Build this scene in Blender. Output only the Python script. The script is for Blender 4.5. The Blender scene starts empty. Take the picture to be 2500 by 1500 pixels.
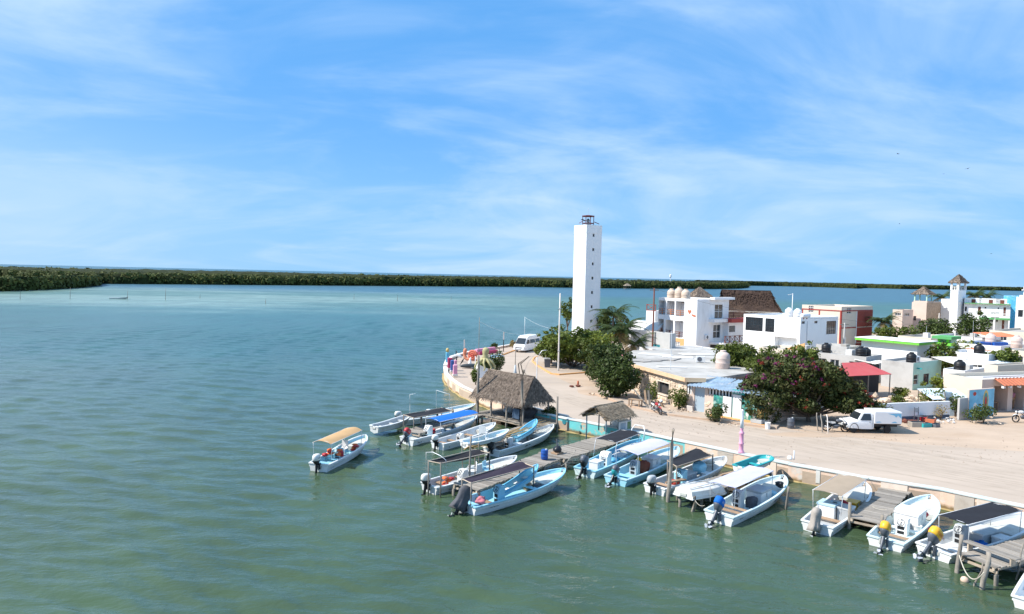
import bpy, bmesh, math, random
import numpy as np
from mathutils import Vector, Matrix, Euler

SC = bpy.context.scene
COL = SC.collection
PI = math.pi
rad = math.radians
random.seed(7)

# ------------------------------------------------------------------ camera
CAM_H, FOC, PITCH, ROLL = 11.3, 1689.0, rad(2.61), rad(1.28)
_F = Vector((0, math.cos(PITCH), -math.sin(PITCH)))
_R0 = Vector((1, 0, 0)); _U0 = Vector((0, math.sin(PITCH), math.cos(PITCH)))
_R = _R0 * math.cos(ROLL) + _U0 * math.sin(ROLL)
_U = -_R0 * math.sin(ROLL) + _U0 * math.cos(ROLL)
cam_data = bpy.data.cameras.new('camera')
cam_data.sensor_width = 36.0
cam_data.lens = 36.0 * FOC / 2500.0
cam_data.clip_start = 0.1
cam_data.clip_end = 80000
cam = bpy.data.objects.new('camera', cam_data)
COL.objects.link(cam)
cm = Matrix.Identity(4)
for i in range(3):
    cm[i][0], cm[i][1], cm[i][2] = _R[i], _U[i], -_F[i]
cm[2][3] = CAM_H
cam.matrix_world = cm
SC.camera = cam

# ------------------------------------------------------------------ light and sky
SUN_EL, SUN_DIR = rad(47), Vector((-0.99, -0.12, 0)).normalized()
W = bpy.data.worlds.new('World'); SC.world = W; W.use_nodes = True
def build_world():
    nt = W.node_tree; N = nt.nodes; L = nt.links
    N.clear()
    out = N.new('ShaderNodeOutputWorld'); bg = N.new('ShaderNodeBackground')
    sky = N.new('ShaderNodeTexSky'); sky.sky_type = 'NISHITA'; sky.sun_disc = False
    sky.sun_elevation = SUN_EL
    sky.sun_rotation = math.atan2(SUN_DIR.x, SUN_DIR.y)
    sky.altitude = 0; sky.air_density = 1.0; sky.dust_density = 0.0; sky.ozone_density = 1.6
    tc = N.new('ShaderNodeTexCoord')
    # cirrus: the view direction projected on a flat layer overhead
    sep = N.new('ShaderNodeSeparateXYZ'); L.new(tc.outputs['Generated'], sep.inputs[0])
    zc = N.new('ShaderNodeMath'); zc.operation = 'MAXIMUM'; zc.inputs[1].default_value = 0.0
    L.new(sep.outputs['Z'], zc.inputs[0])
    za = N.new('ShaderNodeMath'); za.operation = 'ADD'; za.inputs[1].default_value = 0.20
    L.new(zc.outputs[0], za.inputs[0])
    dx = N.new('ShaderNodeMath'); dx.operation = 'DIVIDE'; L.new(sep.outputs['X'], dx.inputs[0]); L.new(za.outputs[0], dx.inputs[1])
    dy = N.new('ShaderNodeMath'); dy.operation = 'DIVIDE'; L.new(sep.outputs['Y'], dy.inputs[0]); L.new(za.outputs[0], dy.inputs[1])
    cb = N.new('ShaderNodeCombineXYZ'); L.new(dx.outputs[0], cb.inputs[0]); L.new(dy.outputs[0], cb.inputs[1])
    def noise(scale, stretch, rot, off, detail, rough, dist):
        mp = N.new('ShaderNodeMapping'); mp.inputs['Rotation'].default_value = (0, 0, rot)
        mp.inputs['Scale'].default_value = (stretch[0], stretch[1], 1); mp.inputs['Location'].default_value = off
        L.new(cb.outputs[0], mp.inputs[0])
        nz = N.new('ShaderNodeTexNoise'); nz.inputs['Scale'].default_value = scale
        nz.inputs['Detail'].default_value = detail; nz.inputs['Roughness'].default_value = rough
        nz.inputs['Distortion'].default_value = dist
        L.new(mp.outputs[0], nz.inputs['Vector']); return nz.outputs[0]
    def rng(sock, a, b, c, d):
        m = N.new('ShaderNodeMapRange'); m.interpolation_type = 'SMOOTHSTEP'
        for i, v in enumerate((a, b, c, d)): m.inputs[i + 1].default_value = v
        L.new(sock, m.inputs[0]); return m.outputs[0]
    veil = rng(noise(0.62, (1, 1.2), 0.5, (11.4, 3.9, 0), 8, 0.58, 0.9), 0.38, 0.64, 0.06, 0.72)
    wisp = rng(noise(1.7, (0.75, 1.25), -0.45, (17.4, 6.4, 0), 6, 0.52, 0.8), 0.45, 0.78, 0.0, 0.46)
    ad = N.new('ShaderNodeMath'); ad.operation = 'ADD'; ad.use_clamp = True
    L.new(veil, ad.inputs[0]); L.new(wisp, ad.inputs[1])
    # the clear sky: the physical sky evened out toward the humid blue of the tropics, the thin veil mixed over it
    def mix(f, x, y):
        q = N.new('ShaderNodeMix'); q.data_type = 'RGBA'
        if isinstance(f, float): q.inputs[0].default_value = f
        else: L.new(f, q.inputs[0])
        for i, v in ((6, x), (7, y)):
            if isinstance(v, tuple): q.inputs[i].default_value = (*v, 1)
            else: L.new(v, q.inputs[i])
        return q.outputs[2]
    blue = mix(0.66, sky.outputs[0], (0.62, 3.8, 9.3))
    low = rng(sep.outputs['Z'], 0.0, 0.22, 0.85, 0.0)
    blue = mix(low, blue, (2.4, 5.1, 7.9))
    # haze brighter toward the sun's side
    dp = N.new('ShaderNodeVectorMath'); dp.operation = 'DOT_PRODUCT'; L.new(tc.outputs['Generated'], dp.inputs[0]); dp.inputs[1].default_value = (SUN_DIR.x, SUN_DIR.y, 0)
    hz_ = N.new('ShaderNodeMath'); hz_.operation = 'MULTIPLY'; L.new(rng(dp.outputs['Value'], 0.05, 0.85, 0.0, 0.75), hz_.inputs[0]); L.new(rng(sep.outputs['Z'], 0.03, 0.30, 1.0, 0.0), hz_.inputs[1])
    blue = mix(hz_.outputs[0], blue, (4.6, 6.4, 8.4))
    both = mix(ad.outputs[0], blue, (4.4, 6.3, 8.9))
    L.new(both, bg.inputs['Color'])
    bg.inputs['Strength'].default_value = 0.088
    L.new(bg.outputs[0], out.inputs[0])
build_world()
sd = bpy.data.lights.new('sun', 'SUN'); sd.energy = 5.0; sd.angle = rad(0.53); sd.color = (1.0, 0.955, 0.88)
sun = bpy.data.objects.new('sun', sd); COL.objects.link(sun)
to_sun = Vector((SUN_DIR.x * math.cos(SUN_EL), SUN_DIR.y * math.cos(SUN_EL), math.sin(SUN_EL)))
sun.rotation_euler = to_sun.to_track_quat('Z', 'Y').to_euler(); sun.location = to_sun * 200
SC.view_settings.view_transform = 'Standard'
SC.view_settings.look = 'None'
SC.view_settings.exposure = 0.50
SC.view_settings.gamma = 1.0
SC.view_settings.use_curve_mapping = False
SC.cycles.max_bounces = 6; SC.cycles.diffuse_bounces = 3; SC.cycles.glossy_bounces = 3
SC.cycles.transmission_bounces = 4; SC.cycles.transparent_max_bounces = 8
SC.cycles.sample_clamp_indirect = 6.0
SC.cycles.use_denoising = True

# ------------------------------------------------------------------ placing helpers (survey of the place)
def ray(px, py):
    return _F + _R * ((px - 1250) / FOC) + _U * ((750 - py) / FOC)
def G(px, py, z=0.0):
    """where a sight line meets the level z"""
    d = ray(px, py); t = (z - CAM_H) / d.z
    return Vector((d.x * t, d.y * t, z))
def proj(p):
    v = Vector(p) - Vector((0, 0, CAM_H)); w = v.dot(_F)
    return 1250 + FOC * v.dot(_R) / w, 750 - FOC * v.dot(_U) / w
def col(px, Y, z=0.7):
    """the point at depth Y and height z on a plumb line seen at column px"""
    x = (px - 1250) / FOC * Y
    for _ in range(6):
        x += (px - proj((x, Y, z))[0]) / FOC * Y
    return Vector((x, Y, z))
def hz(p, py):
    """height above sea at which the plumb line through p is seen at row py"""
    z = CAM_H - (py - 690) / FOC * p[1]
    for _ in range(6):
        z -= (py - proj((p[0], p[1], z))[1]) / FOC * p[1]
    return z
def along(p, d, px):
    """distance from p in direction d until column px"""
    lo, hi = 0.0, 60.0
    s = 1 if proj(Vector(p) + Vector(d))[0] > proj(p)[0] else -1
    for _ in range(40):
        m = (lo + hi) / 2
        if (proj(Vector(p) + Vector(d) * m)[0] - px) * s < 0: lo = m
        else: hi = m
    return lo

# ------------------------------------------------------------------ materials
_M = {}
def M(name, colr=(.5, .5, .5), rough=.6, var=.12, sc=1.5, metal=0., spec=.4, bump=0., bsc=30., rnd=0., dirt=None, stretch=None, trans=0., obj=False, rot=0.):
    """a procedural material: colour broken up by noise, optional stains, fine relief, per-object shade"""
    if name in _M: return _M[name]
    m = bpy.data.materials.new(name); m.use_nodes = True
    nt = m.node_tree; N = nt.nodes; L = nt.links
    b = N['Principled BSDF']
    b.inputs['Roughness'].default_value = rough; b.inputs['Metallic'].default_value = metal
    b.inputs['Specular IOR Level'].default_value = spec
    if obj:
        pos = N.new('ShaderNodeTexCoord').outputs['Object']
    else:
        pos = N.new('ShaderNodeNewGeometry').outputs['Position']
    if stretch:
        mp = N.new('ShaderNodeMapping'); mp.inputs['Scale'].default_value = stretch; mp.inputs['Rotation'].default_value = (0, 0, rot)
        L.new(pos, mp.inputs[0]); pos = mp.outputs[0]
    def noise(s, d=5, r=.6):
        n = N.new('ShaderNodeTexNoise'); n.inputs['Scale'].default_value = s; n.inputs['Detail'].default_value = d
        n.inputs['Roughness'].default_value = r; L.new(pos, n.inputs['Vector']); return n.outputs[0]
    def mapr(s, a, bb, c, d):
        r = N.new('ShaderNodeMapRange')
        for i, v in enumerate((a, bb, c, d)): r.inputs[i + 1].default_value = v
        L.new(s, r.inputs[0]); return r.outputs[0]
    f = mapr(noise(sc), .25, .75, 1 - var, 1 + var)
    if rnd:
        oi = N.new('ShaderNodeObjectInfo')
        f2 = mapr(oi.outputs['Random'], 0, 1, 1 - rnd, 1 + rnd)
        mu = N.new('ShaderNodeMath'); mu.operation = 'MULTIPLY'; L.new(f, mu.inputs[0]); L.new(f2, mu.inputs[1]); f = mu.outputs[0]
    mix = N.new('ShaderNodeMix'); mix.data_type = 'RGBA'; mix.blend_type = 'MULTIPLY'; mix.inputs[0].default_value = 1
    mix.inputs[6].default_value = (*colr, 1)
    L.new(f, mix.inputs[7]); c = mix.outputs[2]
    if dirt:
        dc, amt, ds = dirt
        fac = mapr(noise(ds, 8, .68), .5, .72, 0, amt)
        m2 = N.new('ShaderNodeMix'); m2.data_type = 'RGBA'; L.new(fac, m2.inputs[0]); L.new(c, m2.inputs[6])
        m2.inputs[7].default_value = (*dc, 1); c = m2.outputs[2]
    L.new(c, b.inputs['Base Color'])
    if bump:
        bp = N.new('ShaderNodeBump'); bp.inputs['Strength'].default_value = min(1., bump); bp.inputs['Distance'].default_value = .03 * max(1, bump)
        L.new(noise(bsc, 4), bp.inputs['Height']); L.new(bp.outputs[0], b.inputs['Normal'])
    if trans:
        tr = N.new('ShaderNodeBsdfTranslucent'); L.new(c, tr.inputs['Color'])
        ms = N.new('ShaderNodeMixShader'); ms.inputs[0].default_value = trans
        L.new(b.outputs[0], ms.inputs[1]); L.new(tr.outputs[0], ms.inputs[2])
        L.new(ms.outputs[0], N['Material Output'].inputs['Surface'])
    _M[name] = m
    return m
def glass_mat(name='window_glass', colr=(.02, .025, .03)):
    if name in _M: return _M[name]
    m = M(name, colr, rough=.08, var=.4, sc=.7, spec=.8)
    return m

# ------------------------------------------------------------------ mesh helpers
class MB:
    def __init__(s): s.v = []; s.f = []
    def add(s, vs, fs, mat=None):
        o = len(s.v)
        if mat is not None: vs = [mat @ Vector(v) for v in vs]
        s.v.extend([tuple(v) for v in vs]); s.f.extend([tuple(i + o for i in f) for f in fs]); return s
    def box(s, x0, x1, y0, y1, z0, z1, mat=None):
        vs = [(x, y, z) for z in (z0, z1) for y in (y0, y1) for x in (x0, x1)]
        return s.add(vs, [(0, 2, 3, 1), (4, 5, 7, 6), (0, 1, 5, 4), (1, 3, 7, 5), (3, 2, 6, 7), (2, 0, 4, 6)], mat)
    def bbox(s, x0, x1, y0, y1, z0, z1, bv=.02, mat=None):
        """box with chamfered edges"""
        bm = bmesh.new()
        vs = [bm.verts.new((x, y, z)) for z in (z0, z1) for y in (y0, y1) for x in (x0, x1)]
        for f in [(0, 2, 3, 1), (4, 5, 7, 6), (0, 1, 5, 4), (1, 3, 7, 5), (3, 2, 6, 7), (2, 0, 4, 6)]: bm.faces.new([vs[i] for i in f])
        bmesh.ops.bevel(bm, geom=bm.edges[:], offset=bv, segments=2, affect='EDGES', profile=.5)
        bm.verts.index_update()
        s.add([v.co for v in bm.verts], [[v.index for v in f.verts] for f in bm.faces], mat); bm.free(); return s
    def quad(s, *p): return s.add(p, [tuple(range(len(p)))])
    def rod(s, a, b, r, r2=None, n=8, cap=True):
        a = Vector(a); b = Vector(b); d = b - a
        if d.length < 1e-6: return s
        r2 = r if r2 is None else r2
        q = d.to_track_quat('Z', 'Y').to_matrix()
        vs = []
        for k, (c, rr) in enumerate(((a, r), (b, r2))):
            for i in range(n):
                t = 2 * PI * i / n
                vs.append(c + q @ Vector((math.cos(t) * rr, math.sin(t) * rr, 0)))
        fs = [(i, (i + 1) % n, n + (i + 1) % n, n + i) for i in range(n)]
        if cap: fs += [tuple(range(n))[::-1], tuple(range(n, 2 * n))]
        return s.add(vs, fs)
    def tube(s, pts, r, n=6, cap=True):
        """round tube through points; r a number or a list"""
        pts = [Vector(p) for p in pts]; m = len(pts)
        rs = r if isinstance(r, (list, tuple)) else [r] * m
        vs = []
        up = Vector((0, 0, 1))
        for k, p in enumerate(pts):
            d = (pts[min(k + 1, m - 1)] - pts[max(k - 1, 0)]).normalized()
            a = d.cross(up)
            if a.length < .05: a = d.cross(Vector((1, 0, 0)))
            a.normalize(); b = a.cross(d).normalized()
            for i in range(n):
                t = 2 * PI * i / n
                vs.append(p + (a * math.cos(t) + b * math.sin(t)) * rs[k])
        fs = [(k * n + i, k * n + (i + 1) % n, (k + 1) * n + (i + 1) % n, (k + 1) * n + i) for k in range(m - 1) for i in range(n)]
        if cap: fs += [tuple(range(n))[::-1], tuple(range((m - 1) * n, m * n))]
        return s.add(vs, fs)
    def lathe(s, prof, n=16, mat=None):
        """profile of (radius, z) turned round z"""
        vs = []; fs = []
        for r, z in prof:
            for i in range(n):
                t = 2 * PI * i / n; vs.append((r * math.cos(t), r * math.sin(t), z))
        for k in range(len(prof) - 1):
            for i in range(n): fs.append((k * n + i, k * n + (i + 1) % n, (k + 1) * n + (i + 1) % n, (k + 1) * n + i))
        fs.append(tuple(range(n))[::-1]); fs.append(tuple(range((len(prof) - 1) * n, len(prof) * n)))
        return s.add(vs, fs, mat)
    def loft(s, rings, closed=True, cap=True, mat=None):
        n = len(rings[0]); vs = [p for r in rings for p in r]; fs = []
        for k in range(len(rings) - 1):
            for i in range(n if closed else n - 1):
                j = (i + 1) % n
                fs.append((k * n + i, k * n + j, (k + 1) * n + j, (k + 1) * n + i))
        if cap and closed: fs += [tuple(range(n))[::-1], tuple(range((len(rings) - 1) * n, len(rings) * n))]
        return s.add(vs, fs, mat)
    def prism(s, poly, z0, z1, mat=None):
        n = len(poly); vs = [(x, y, z0) for x, y in poly] + [(x, y, z1) for x, y in poly]
        fs = [tuple(range(n))[::-1], tuple(range(n, 2 * n))] + [(i, (i + 1) % n, n + (i + 1) % n, n + i) for i in range(n)]
        return s.add(vs, fs, mat)
    def blob(s, c, r, seed=0, amp=.15, sub=2):
        """uneven lump"""
        bm = bmesh.new(); bmesh.ops.create_icosphere(bm, subdivisions=sub, radius=1)
        rg = random.Random(seed); ph = [rg.uniform(0, 6) for _ in range(6)]
        for v in bm.verts:
            p = v.co.copy()
            k = 1 + amp * (math.sin(3 * p.x + ph[0]) + math.sin(4 * p.y + ph[1]) + math.sin(3.5 * p.z + ph[2]) + .6 * math.sin(9 * p.x + 7 * p.y + ph[3])) / 2
            v.co = Vector((p.x * r[0] * k + c[0], p.y * r[1] * k + c[1], p.z * r[2] * k + c[2]))
        bm.verts.index_update()
        s.add([v.co for v in bm.verts], [[v.index for v in f.verts] for f in bm.faces]); bm.free(); return s
    def mesh(s, name):
        me = bpy.data.meshes.new(name); me.from_pydata(s.v, [], s.f); me.update(); return me
    def build(s, name, mat, parent=None, smooth=False, kind=None):
        me = s.mesh(name)
        bm = bmesh.new(); bm.from_mesh(me); bmesh.ops.recalc_face_normals(bm, faces=bm.faces[:]); bm.to_mesh(me); bm.free()
        return link(name, me, mat, parent, smooth, kind)
def link(name, me, mat, parent=None, smooth=False, kind=None):
    if mat is not None and not me.materials: me.materials.append(mat)
    if smooth:
        me.polygons.foreach_set('use_smooth', [True] * len(me.polygons))
        if smooth == 'auto':
            try: me.set_sharp_from_angle(angle=rad(35))
            except Exception: pass
    o = bpy.data.objects.new(name, me); COL.objects.link(o)
    if parent is not None: o.parent = parent
    if kind: o['kind'] = kind
    return o
def tag(o, label, cat, group=None):
    o['label'] = label; o['category'] = cat; o['kind'] = 'thing'
    if group: o['group'] = group
    return o
def thing(name, label, cat, loc=(0, 0, 0), rz=0., group=None):
    o = bpy.data.objects.new(name, None); COL.objects.link(o)
    o.empty_display_size = .2
    o.location = loc; o.rotation_euler = (0, 0, rz)
    return tag(o, label, cat, group)
def struct(o): o['kind'] = 'structure'; return o
def copy_tree(o, parent=None):
    c = o.copy(); COL.objects.link(c); c.parent = parent
    for ch in list(o.children): copy_tree(ch, c)
    return c
def W2(o, x, y, z=0):
    """a root's local point in the world"""
    c, s = math.cos(o.rotation_euler[2]), math.sin(o.rotation_euler[2])
    return Vector((o.location[0] + c * x - s * y, o.location[1] + s * x + c * y, o.location[2] + z))
def text_mesh(txt, size, extr=0.):
    cu = bpy.data.curves.new('lettering', 'FONT'); cu.body = txt; cu.size = size; cu.extrude = extr
    cu.resolution_u = 3
    ob = bpy.data.objects.new('lettering', cu); COL.objects.link(ob)
    dg = bpy.context.evaluated_depsgraph_get()
    me = bpy.data.meshes.new_from_object(ob.evaluated_get(dg))
    bpy.data.objects.remove(ob); bpy.data.curves.remove(cu)
    return me
_UC = {}
def unit_box():
    if 'b' not in _UC:
        b = MB(); b.bbox(-.5, .5, -.5, .5, -.5, .5, .03); _UC['b'] = b
    return _UC['b']
def plank(parent, c, size, rz=0., mat=None, name='plank', tilt=0.):
    """one board: shared box mesh scaled to size"""
    key = ('pl', mat.name)
    if key not in _UC:
        me = unit_box().mesh('plank'); me.materials.append(mat); _UC[key] = me
    o = bpy.data.objects.new(name, _UC[key]); COL.objects.link(o)
    o.location = c; o.scale = size; o.rotation_euler = (tilt, 0, rz); o.parent = parent
    return o
# ------------------------------------------------------------------ water
def water_material():
    m = bpy.data.materials.new('lagoon_water'); m.use_nodes = True
    nt = m.node_tree; N = nt.nodes; L = nt.links; b = N['Principled BSDF']
    b.inputs['Roughness'].default_value = .06; b.inputs['IOR'].default_value = 1.20
    b.inputs['Specular IOR Level'].default_value = .5
    pos = N.new('ShaderNodeNewGeometry').outputs['Position']
    sep = N.new('ShaderNodeSeparateXYZ'); L.new(pos, sep.inputs[0])
    def noise(s, stretch=(1, 1, 1), d=5, r=.55, rot=0, dist=0.):
        mp = N.new('ShaderNodeMapping'); mp.inputs['Scale'].default_value = stretch; mp.inputs['Rotation'].default_value = (0, 0, rot)
        L.new(pos, mp.inputs[0])
        n = N.new('ShaderNodeTexNoise'); n.inputs['Scale'].default_value = s; n.inputs['Detail'].default_value = d
        n.inputs['Roughness'].default_value = r; n.inputs['Distortion'].default_value = dist
        L.new(mp.outputs[0], n.inputs['Vector']); return n.outputs[0]
    def math_(op, a, bb):
        q = N.new('ShaderNodeMath'); q.operation = op
        for i, v in enumerate((a, bb)):
            if isinstance(v, (int, float)): q.inputs[i].default_value = v
            else: L.new(v, q.inputs[i])
        return q.outputs[0]
    def rng(s, a, bb, c, d):
        r = N.new('ShaderNodeMapRange'); r.interpolation_type = 'SMOOTHSTEP'
        for i, v in enumerate((a, bb, c, d)): r.inputs[i + 1].default_value = v
        L.new(s, r.inputs[0]); return r.outputs[0]
    def mix(f, a, bb):
        q = N.new('ShaderNodeMix'); q.data_type = 'RGBA'
        if isinstance(f, (int, float)): q.inputs[0].default_value = f
        else: L.new(f, q.inputs[0])
        for i, v in ((6, a), (7, bb)):
            if isinstance(v, tuple): q.inputs[i].default_value = (*v, 1)
            else: L.new(v, q.inputs[i])
        return q.outputs[2]
    big = noise(.02, (1, 1, 1), 4, .55)
    # how deep and over what bottom the water lies: turbid green by the moorings, the deeper channel, sand flats beyond
    yy = math_('ADD', math_('ADD', sep.outputs['Y'], math_('MULTIPLY', sep.outputs['X'], -.10)), math_('MULTIPLY', math_('SUBTRACT', big, .5), 90))
    c = mix(rng(yy, 45, 110, 0, 1), (.050, .083, .042), (.025, .084, .066))
    c = mix(rng(yy, 110, 210, 0, 1), c, (.034, .108, .094))
    flats = rng(yy, 175, 240, 0, 1)
    side = math_('MULTIPLY', flats, rng(sep.outputs['X'], -70, 60, 1, .10))
    patch = rng(noise(.011, (.55, 2.2, 1), 6, .62, dist=.6), .40, .56, .45, 1)
    c = mix(math_('MULTIPLY', side, patch), c, (.185, .265, .230))
    deep = rng(yy, 330, 450, 0, 1)
    c = mix(math_('MULTIPLY', deep, .8), c, (.040, .110, .165))
    sw = rng(noise(.16, (1, .5, 1), 4, .6), .35, .7, .88, 1.14)
    mul = N.new('ShaderNodeMix'); mul.data_type = 'RGBA'; mul.blend_type = 'MULTIPLY'; mul.inputs[0].default_value = 1
    L.new(c, mul.inputs[6]); L.new(sw, mul.inputs[7])
    L.new(mul.outputs[2], b.inputs['Base Color'])
    # the finest ripples; the waves themselves are geometry
    r1 = noise(1.3, (.55, 1.25, 1), 4, .6, .16, .5)
    r2 = noise(4.2, (.75, 1.2, 1), 3, .55, -.25, .3)
    hsum = math_('ADD', math_('MULTIPLY', r1, .5), math_('MULTIPLY', r2, .18))
    bp = N.new('ShaderNodeBump'); bp.inputs['Distance'].default_value = .22
    L.new(rng(sep.outputs['Y'], 60, 260, .55, .12), bp.inputs['Strength'])
    L.new(hsum, bp.inputs['Height']); L.new(bp.outputs[0], b.inputs['Normal'])
    L.new(rng(sep.outputs['Y'], 50, 300, .06, .32), b.inputs['Roughness']); L.new(rng(sep.outputs['Y'], 35, 120, 1.34, 1.12), b.inputs['IOR'])
    return m
def build_water():
    """one sheet of water to the horizon; its mesh is finer where it lies nearer"""
    r = [4.0]
    while r[-1] < 330: r.append(r[-1] + max(.10, r[-1] * .0052))
    while r[-1] < 60000: r.append(r[-1] * 1.16)
    R_ = np.array(r); A = np.linspace(-62, 62, 720) * PI / 180
    A = np.sign(A) * (np.abs(A) / A.max()) ** 1.12 * A.max()
    RR, AA = np.meshgrid(R_, A, indexing='ij'); X = RR * np.sin(AA); Y = RR * np.cos(AA) - 6
    step = np.maximum(.10, RR * .0052)
    rg = np.random.default_rng(5); Zs = np.zeros_like(X); n = 44
    gust = 1 + .35 * np.sin(X * .031 + 1.3 + .8 * np.sin(Y * .021)) * np.sin(Y * .043 - X * .012 + .5)
    lee = .42 + .58 * np.clip((np.hypot(X - 16, (Y - 36) * .9) - 14) / 40, 0, 1)
    calm = 1 - .55 * np.clip((Y - 170) / 120, 0, 1)
    for i in range(n):
        lam = .48 * (7.0 ** (i / (n - 1))); th = rad(78) + rg.normal() * .42
        amp = .0058 * lam ** .75 * rg.uniform(.6, 1.3); k = 2 * PI / lam
        w = np.clip((lam / (2.6 * step) - .8) / .8, 0, 1)
        ph = k * (X * math.cos(th) + Y * math.sin(th)) + rg.uniform(0, 6.28) + .5 * np.sin(X * .11 + i) + .4 * np.sin(Y * .07 + 2 * i)
        Zs += amp * w * np.sin(ph)
    Zs = Zs * gust * lee * calm; Zs[RR > 340] = 0
    nr, na = X.shape
    co = np.stack([X, Y, Zs], 2).reshape(-1, 3)
    i0 = (np.arange(nr - 1)[:, None] * na + np.arange(na - 1)[None, :]).ravel()
    q = np.stack([i0, i0 + 1, i0 + na + 1, i0 + na], 1)[:, ::-1].ravel()
    me = bpy.data.meshes.new('water'); me.vertices.add(len(co)); me.vertices.foreach_set('co', co.ravel())
    nf = len(q) // 4; me.loops.add(nf * 4); me.loops.foreach_set('vertex_index', q); me.polygons.add(nf)
    me.polygons.foreach_set('loop_start', np.arange(0, nf * 4, 4)); me.polygons.foreach_set('use_smooth', np.ones(nf, bool)); me.update(calc_edges=True)
    return struct(link('water', me, water_material()))
water = build_water()
bb_ = MB(); bb_.quad((-3000, -300, -2.4), (3000, -300, -2.4), (3000, 5000, -2.4), (-3000, 5000, -2.4)); struct(bb_.build('lagoon_bed', M('bed_mud', (.10, .10, .06), .9, .2, .1)))

# ------------------------------------------------------------------ ground
GZ = .70
SEA = [(60, -1.0), (45, 13.2), (24.2, 32.3), (21.9, 34.6), (18.8, 36.6), (15.9, 38.9), (8.4, 46.4), (4.0, 50.2), (1.6, 52.6),
       (-.8, 56.0), (-3.1, 60.4), (-4.5, 63.4), (-5.9, 67.6), (-6.9, 72), (-7.5, 77), (-7.75, 82), (-7.5, 86), (-6.2, 90.5), (-4.4, 94.6), (-2.4, 98), (.1, 103.0), (3.4, 108.8)]
COAST = [(8, 116), (15, 125), (24, 133), (36, 139), (60, 146), (90, 152), (130, 156), (180, 158), (260, 165), (420, 170), (420, -1)]
M('sand', (.45, .34, .25), .95, .14, .6, bump=.5, bsc=5, stretch=(.35, 1, 1), rot=rad(30), dirt=((.36, .25, .165), .75, .5))
M('road', (.435, .352, .28), .9, .10, .5, bump=.2, bsc=12, stretch=(.16, 1, 1), rot=rad(47), dirt=((.35, .275, .205), .6, .42))
M('promenade', (.42, .335, .265), .9, .06, .6, dirt=((.40, .32, .25), .5, .3))
M('sidewalk', (.42, .34, .27), .9, .08, .7, dirt=((.45, .30, .20), .6, .7))
gb = MB(); gb.prism([(x, y) for x, y in SEA + COAST], -2.0, GZ)
ground = struct(gb.build('ground', M('sand')))
rb = MB()
ROAD = [(52, 6.3), (24.6, 32.8), (8.7, 46.9), (4.3, 50.7), (2.2, 53), (.4, 57), (-.7, 62), (-1.4, 68), (-1.9, 74), (-2.1, 80.7), (-2, 85.8), (-.9, 91.3), (.5, 96.6), (4.5, 103.2), (10, 109.5),
        (14, 106), (9, 100), (5.0, 94), (3.0, 89), (2.6, 85.4), (3.1, 80.9), (4.3, 74.6), (6.4, 66.4), (7.6, 61.9), (9.6, 56.7), (12.3, 53.2), (15.2, 51.5), (18.3, 49.4),
        (22, 48.0), (27, 45.6), (33, 44.2), (42, 43), (60, 30)]
rb.quad(*[(x, y, GZ + .006) for x, y in ROAD])
me_r = rb.build('road', M('road')); struct(me_r)
# low uneven sand drifts along the yard fronts
def drift(name, pts, seed):
    b = MB(); rg = random.Random(seed)
    for (x, y, rx, ry, h) in pts:
        ring = []; n = 18
        vs = [(x, y, GZ + h)]; fs = []
        for k, fr in enumerate((.5, 1.0)):
            for i in range(n):
                t = 2 * PI * i / n; q = fr * (1 + rg.uniform(-.16, .16))
                vs.append((x + rx * q * math.cos(t), y + ry * q * math.sin(t), GZ + (h * .55 if k == 0 else -.01)))
        for i in range(n):
            j = (i + 1) % n
            fs.append((0, 1 + i, 1 + j)); fs.append((1 + i, 1 + n + i, 1 + n + j, 1 + j))
        b.add(vs, fs)
    return struct(b.build(name, M('sand'), smooth=True))
drift('sand_drift', [(7.4, 64.2, 1.4, 3.4, .12)], 1)
drift('sand_drift', [(32, 49.6, 4.6, 2.0, .12)], 2)
drift('sand_drift', [(20.5, 47.6, 3.2, .9, .08)], 3)
# promenade paving, a kerb step above the road
PZ = GZ + .12
PROM = [(-.2, 57.5), (-2.7, 61), (-4.1, 63.9), (-5.5, 68), (-6.5, 72.2), (-7.1, 77.2), (-7.3, 82), (-7.05, 86), (-5.8, 90.2), (-4.0, 94.2), (-2.0, 97.6), (.5, 102.5), (3.6, 107.4),
        (4.2, 103.4), (.2, 96.7), (-1.2, 91.4), (-2.3, 85.9), (-2.4, 80.6), (-2.2, 74), (-1.7, 68), (-1.0, 62)]
pb = MB(); pb.prism(PROM, GZ - .3, PZ); struct(pb.build('promenade', M('promenade')))
ISL = [(2.85, 85.3), (3.35, 81), (4.55, 74.9), (5.2, 74.3), (8.6, 76.6), (11.5, 81), (12, 92), (9.4, 99.6), (5.2, 93.8), (3.2, 88.9)]
ib = MB(); ib.prism(ISL, GZ - .3, PZ); struct(ib.build('traffic_island', M('sidewalk')))
WALK = [(7.9, 62.2), (9.85, 56.9), (12.5, 53.45), (15.3, 51.75), (19.2, 49.3), (20.0, 50.6), (18.2, 52.4), (15.2, 54.9), (13.6, 56.6), (11.6, 61), (10, 66)]
sb = MB(); sb.prism(WALK, GZ - .3, GZ + .14); struct(sb.build('sidewalk', M('sidewalk')))
def kerb(pts, mat, w=.16, z=PZ + .012, name='kerb'):
    b = MB(); P = [Vector((x, y)) for x, y in pts]
    rings = []
    for i, p in enumerate(P):
        d = (P[min(i + 1, len(P) - 1)] - P[max(i - 1, 0)]).normalized(); n = Vector((-d.y, d.x)) * w / 2
        a, c = p + n, p - n
        rings.append([(a.x, a.y, GZ - .2), (a.x, a.y, z - .02), (a.x * .9 + c.x * .1, a.y * .9 + c.y * .1, z), (c.x * .9 + a.x * .1, c.y * .9 + a.y * .1, z), (c.x, c.y, z - .02), (c.x, c.y, GZ - .2)])
    b.loft(rings); return struct(b.build(name, mat))
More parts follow.
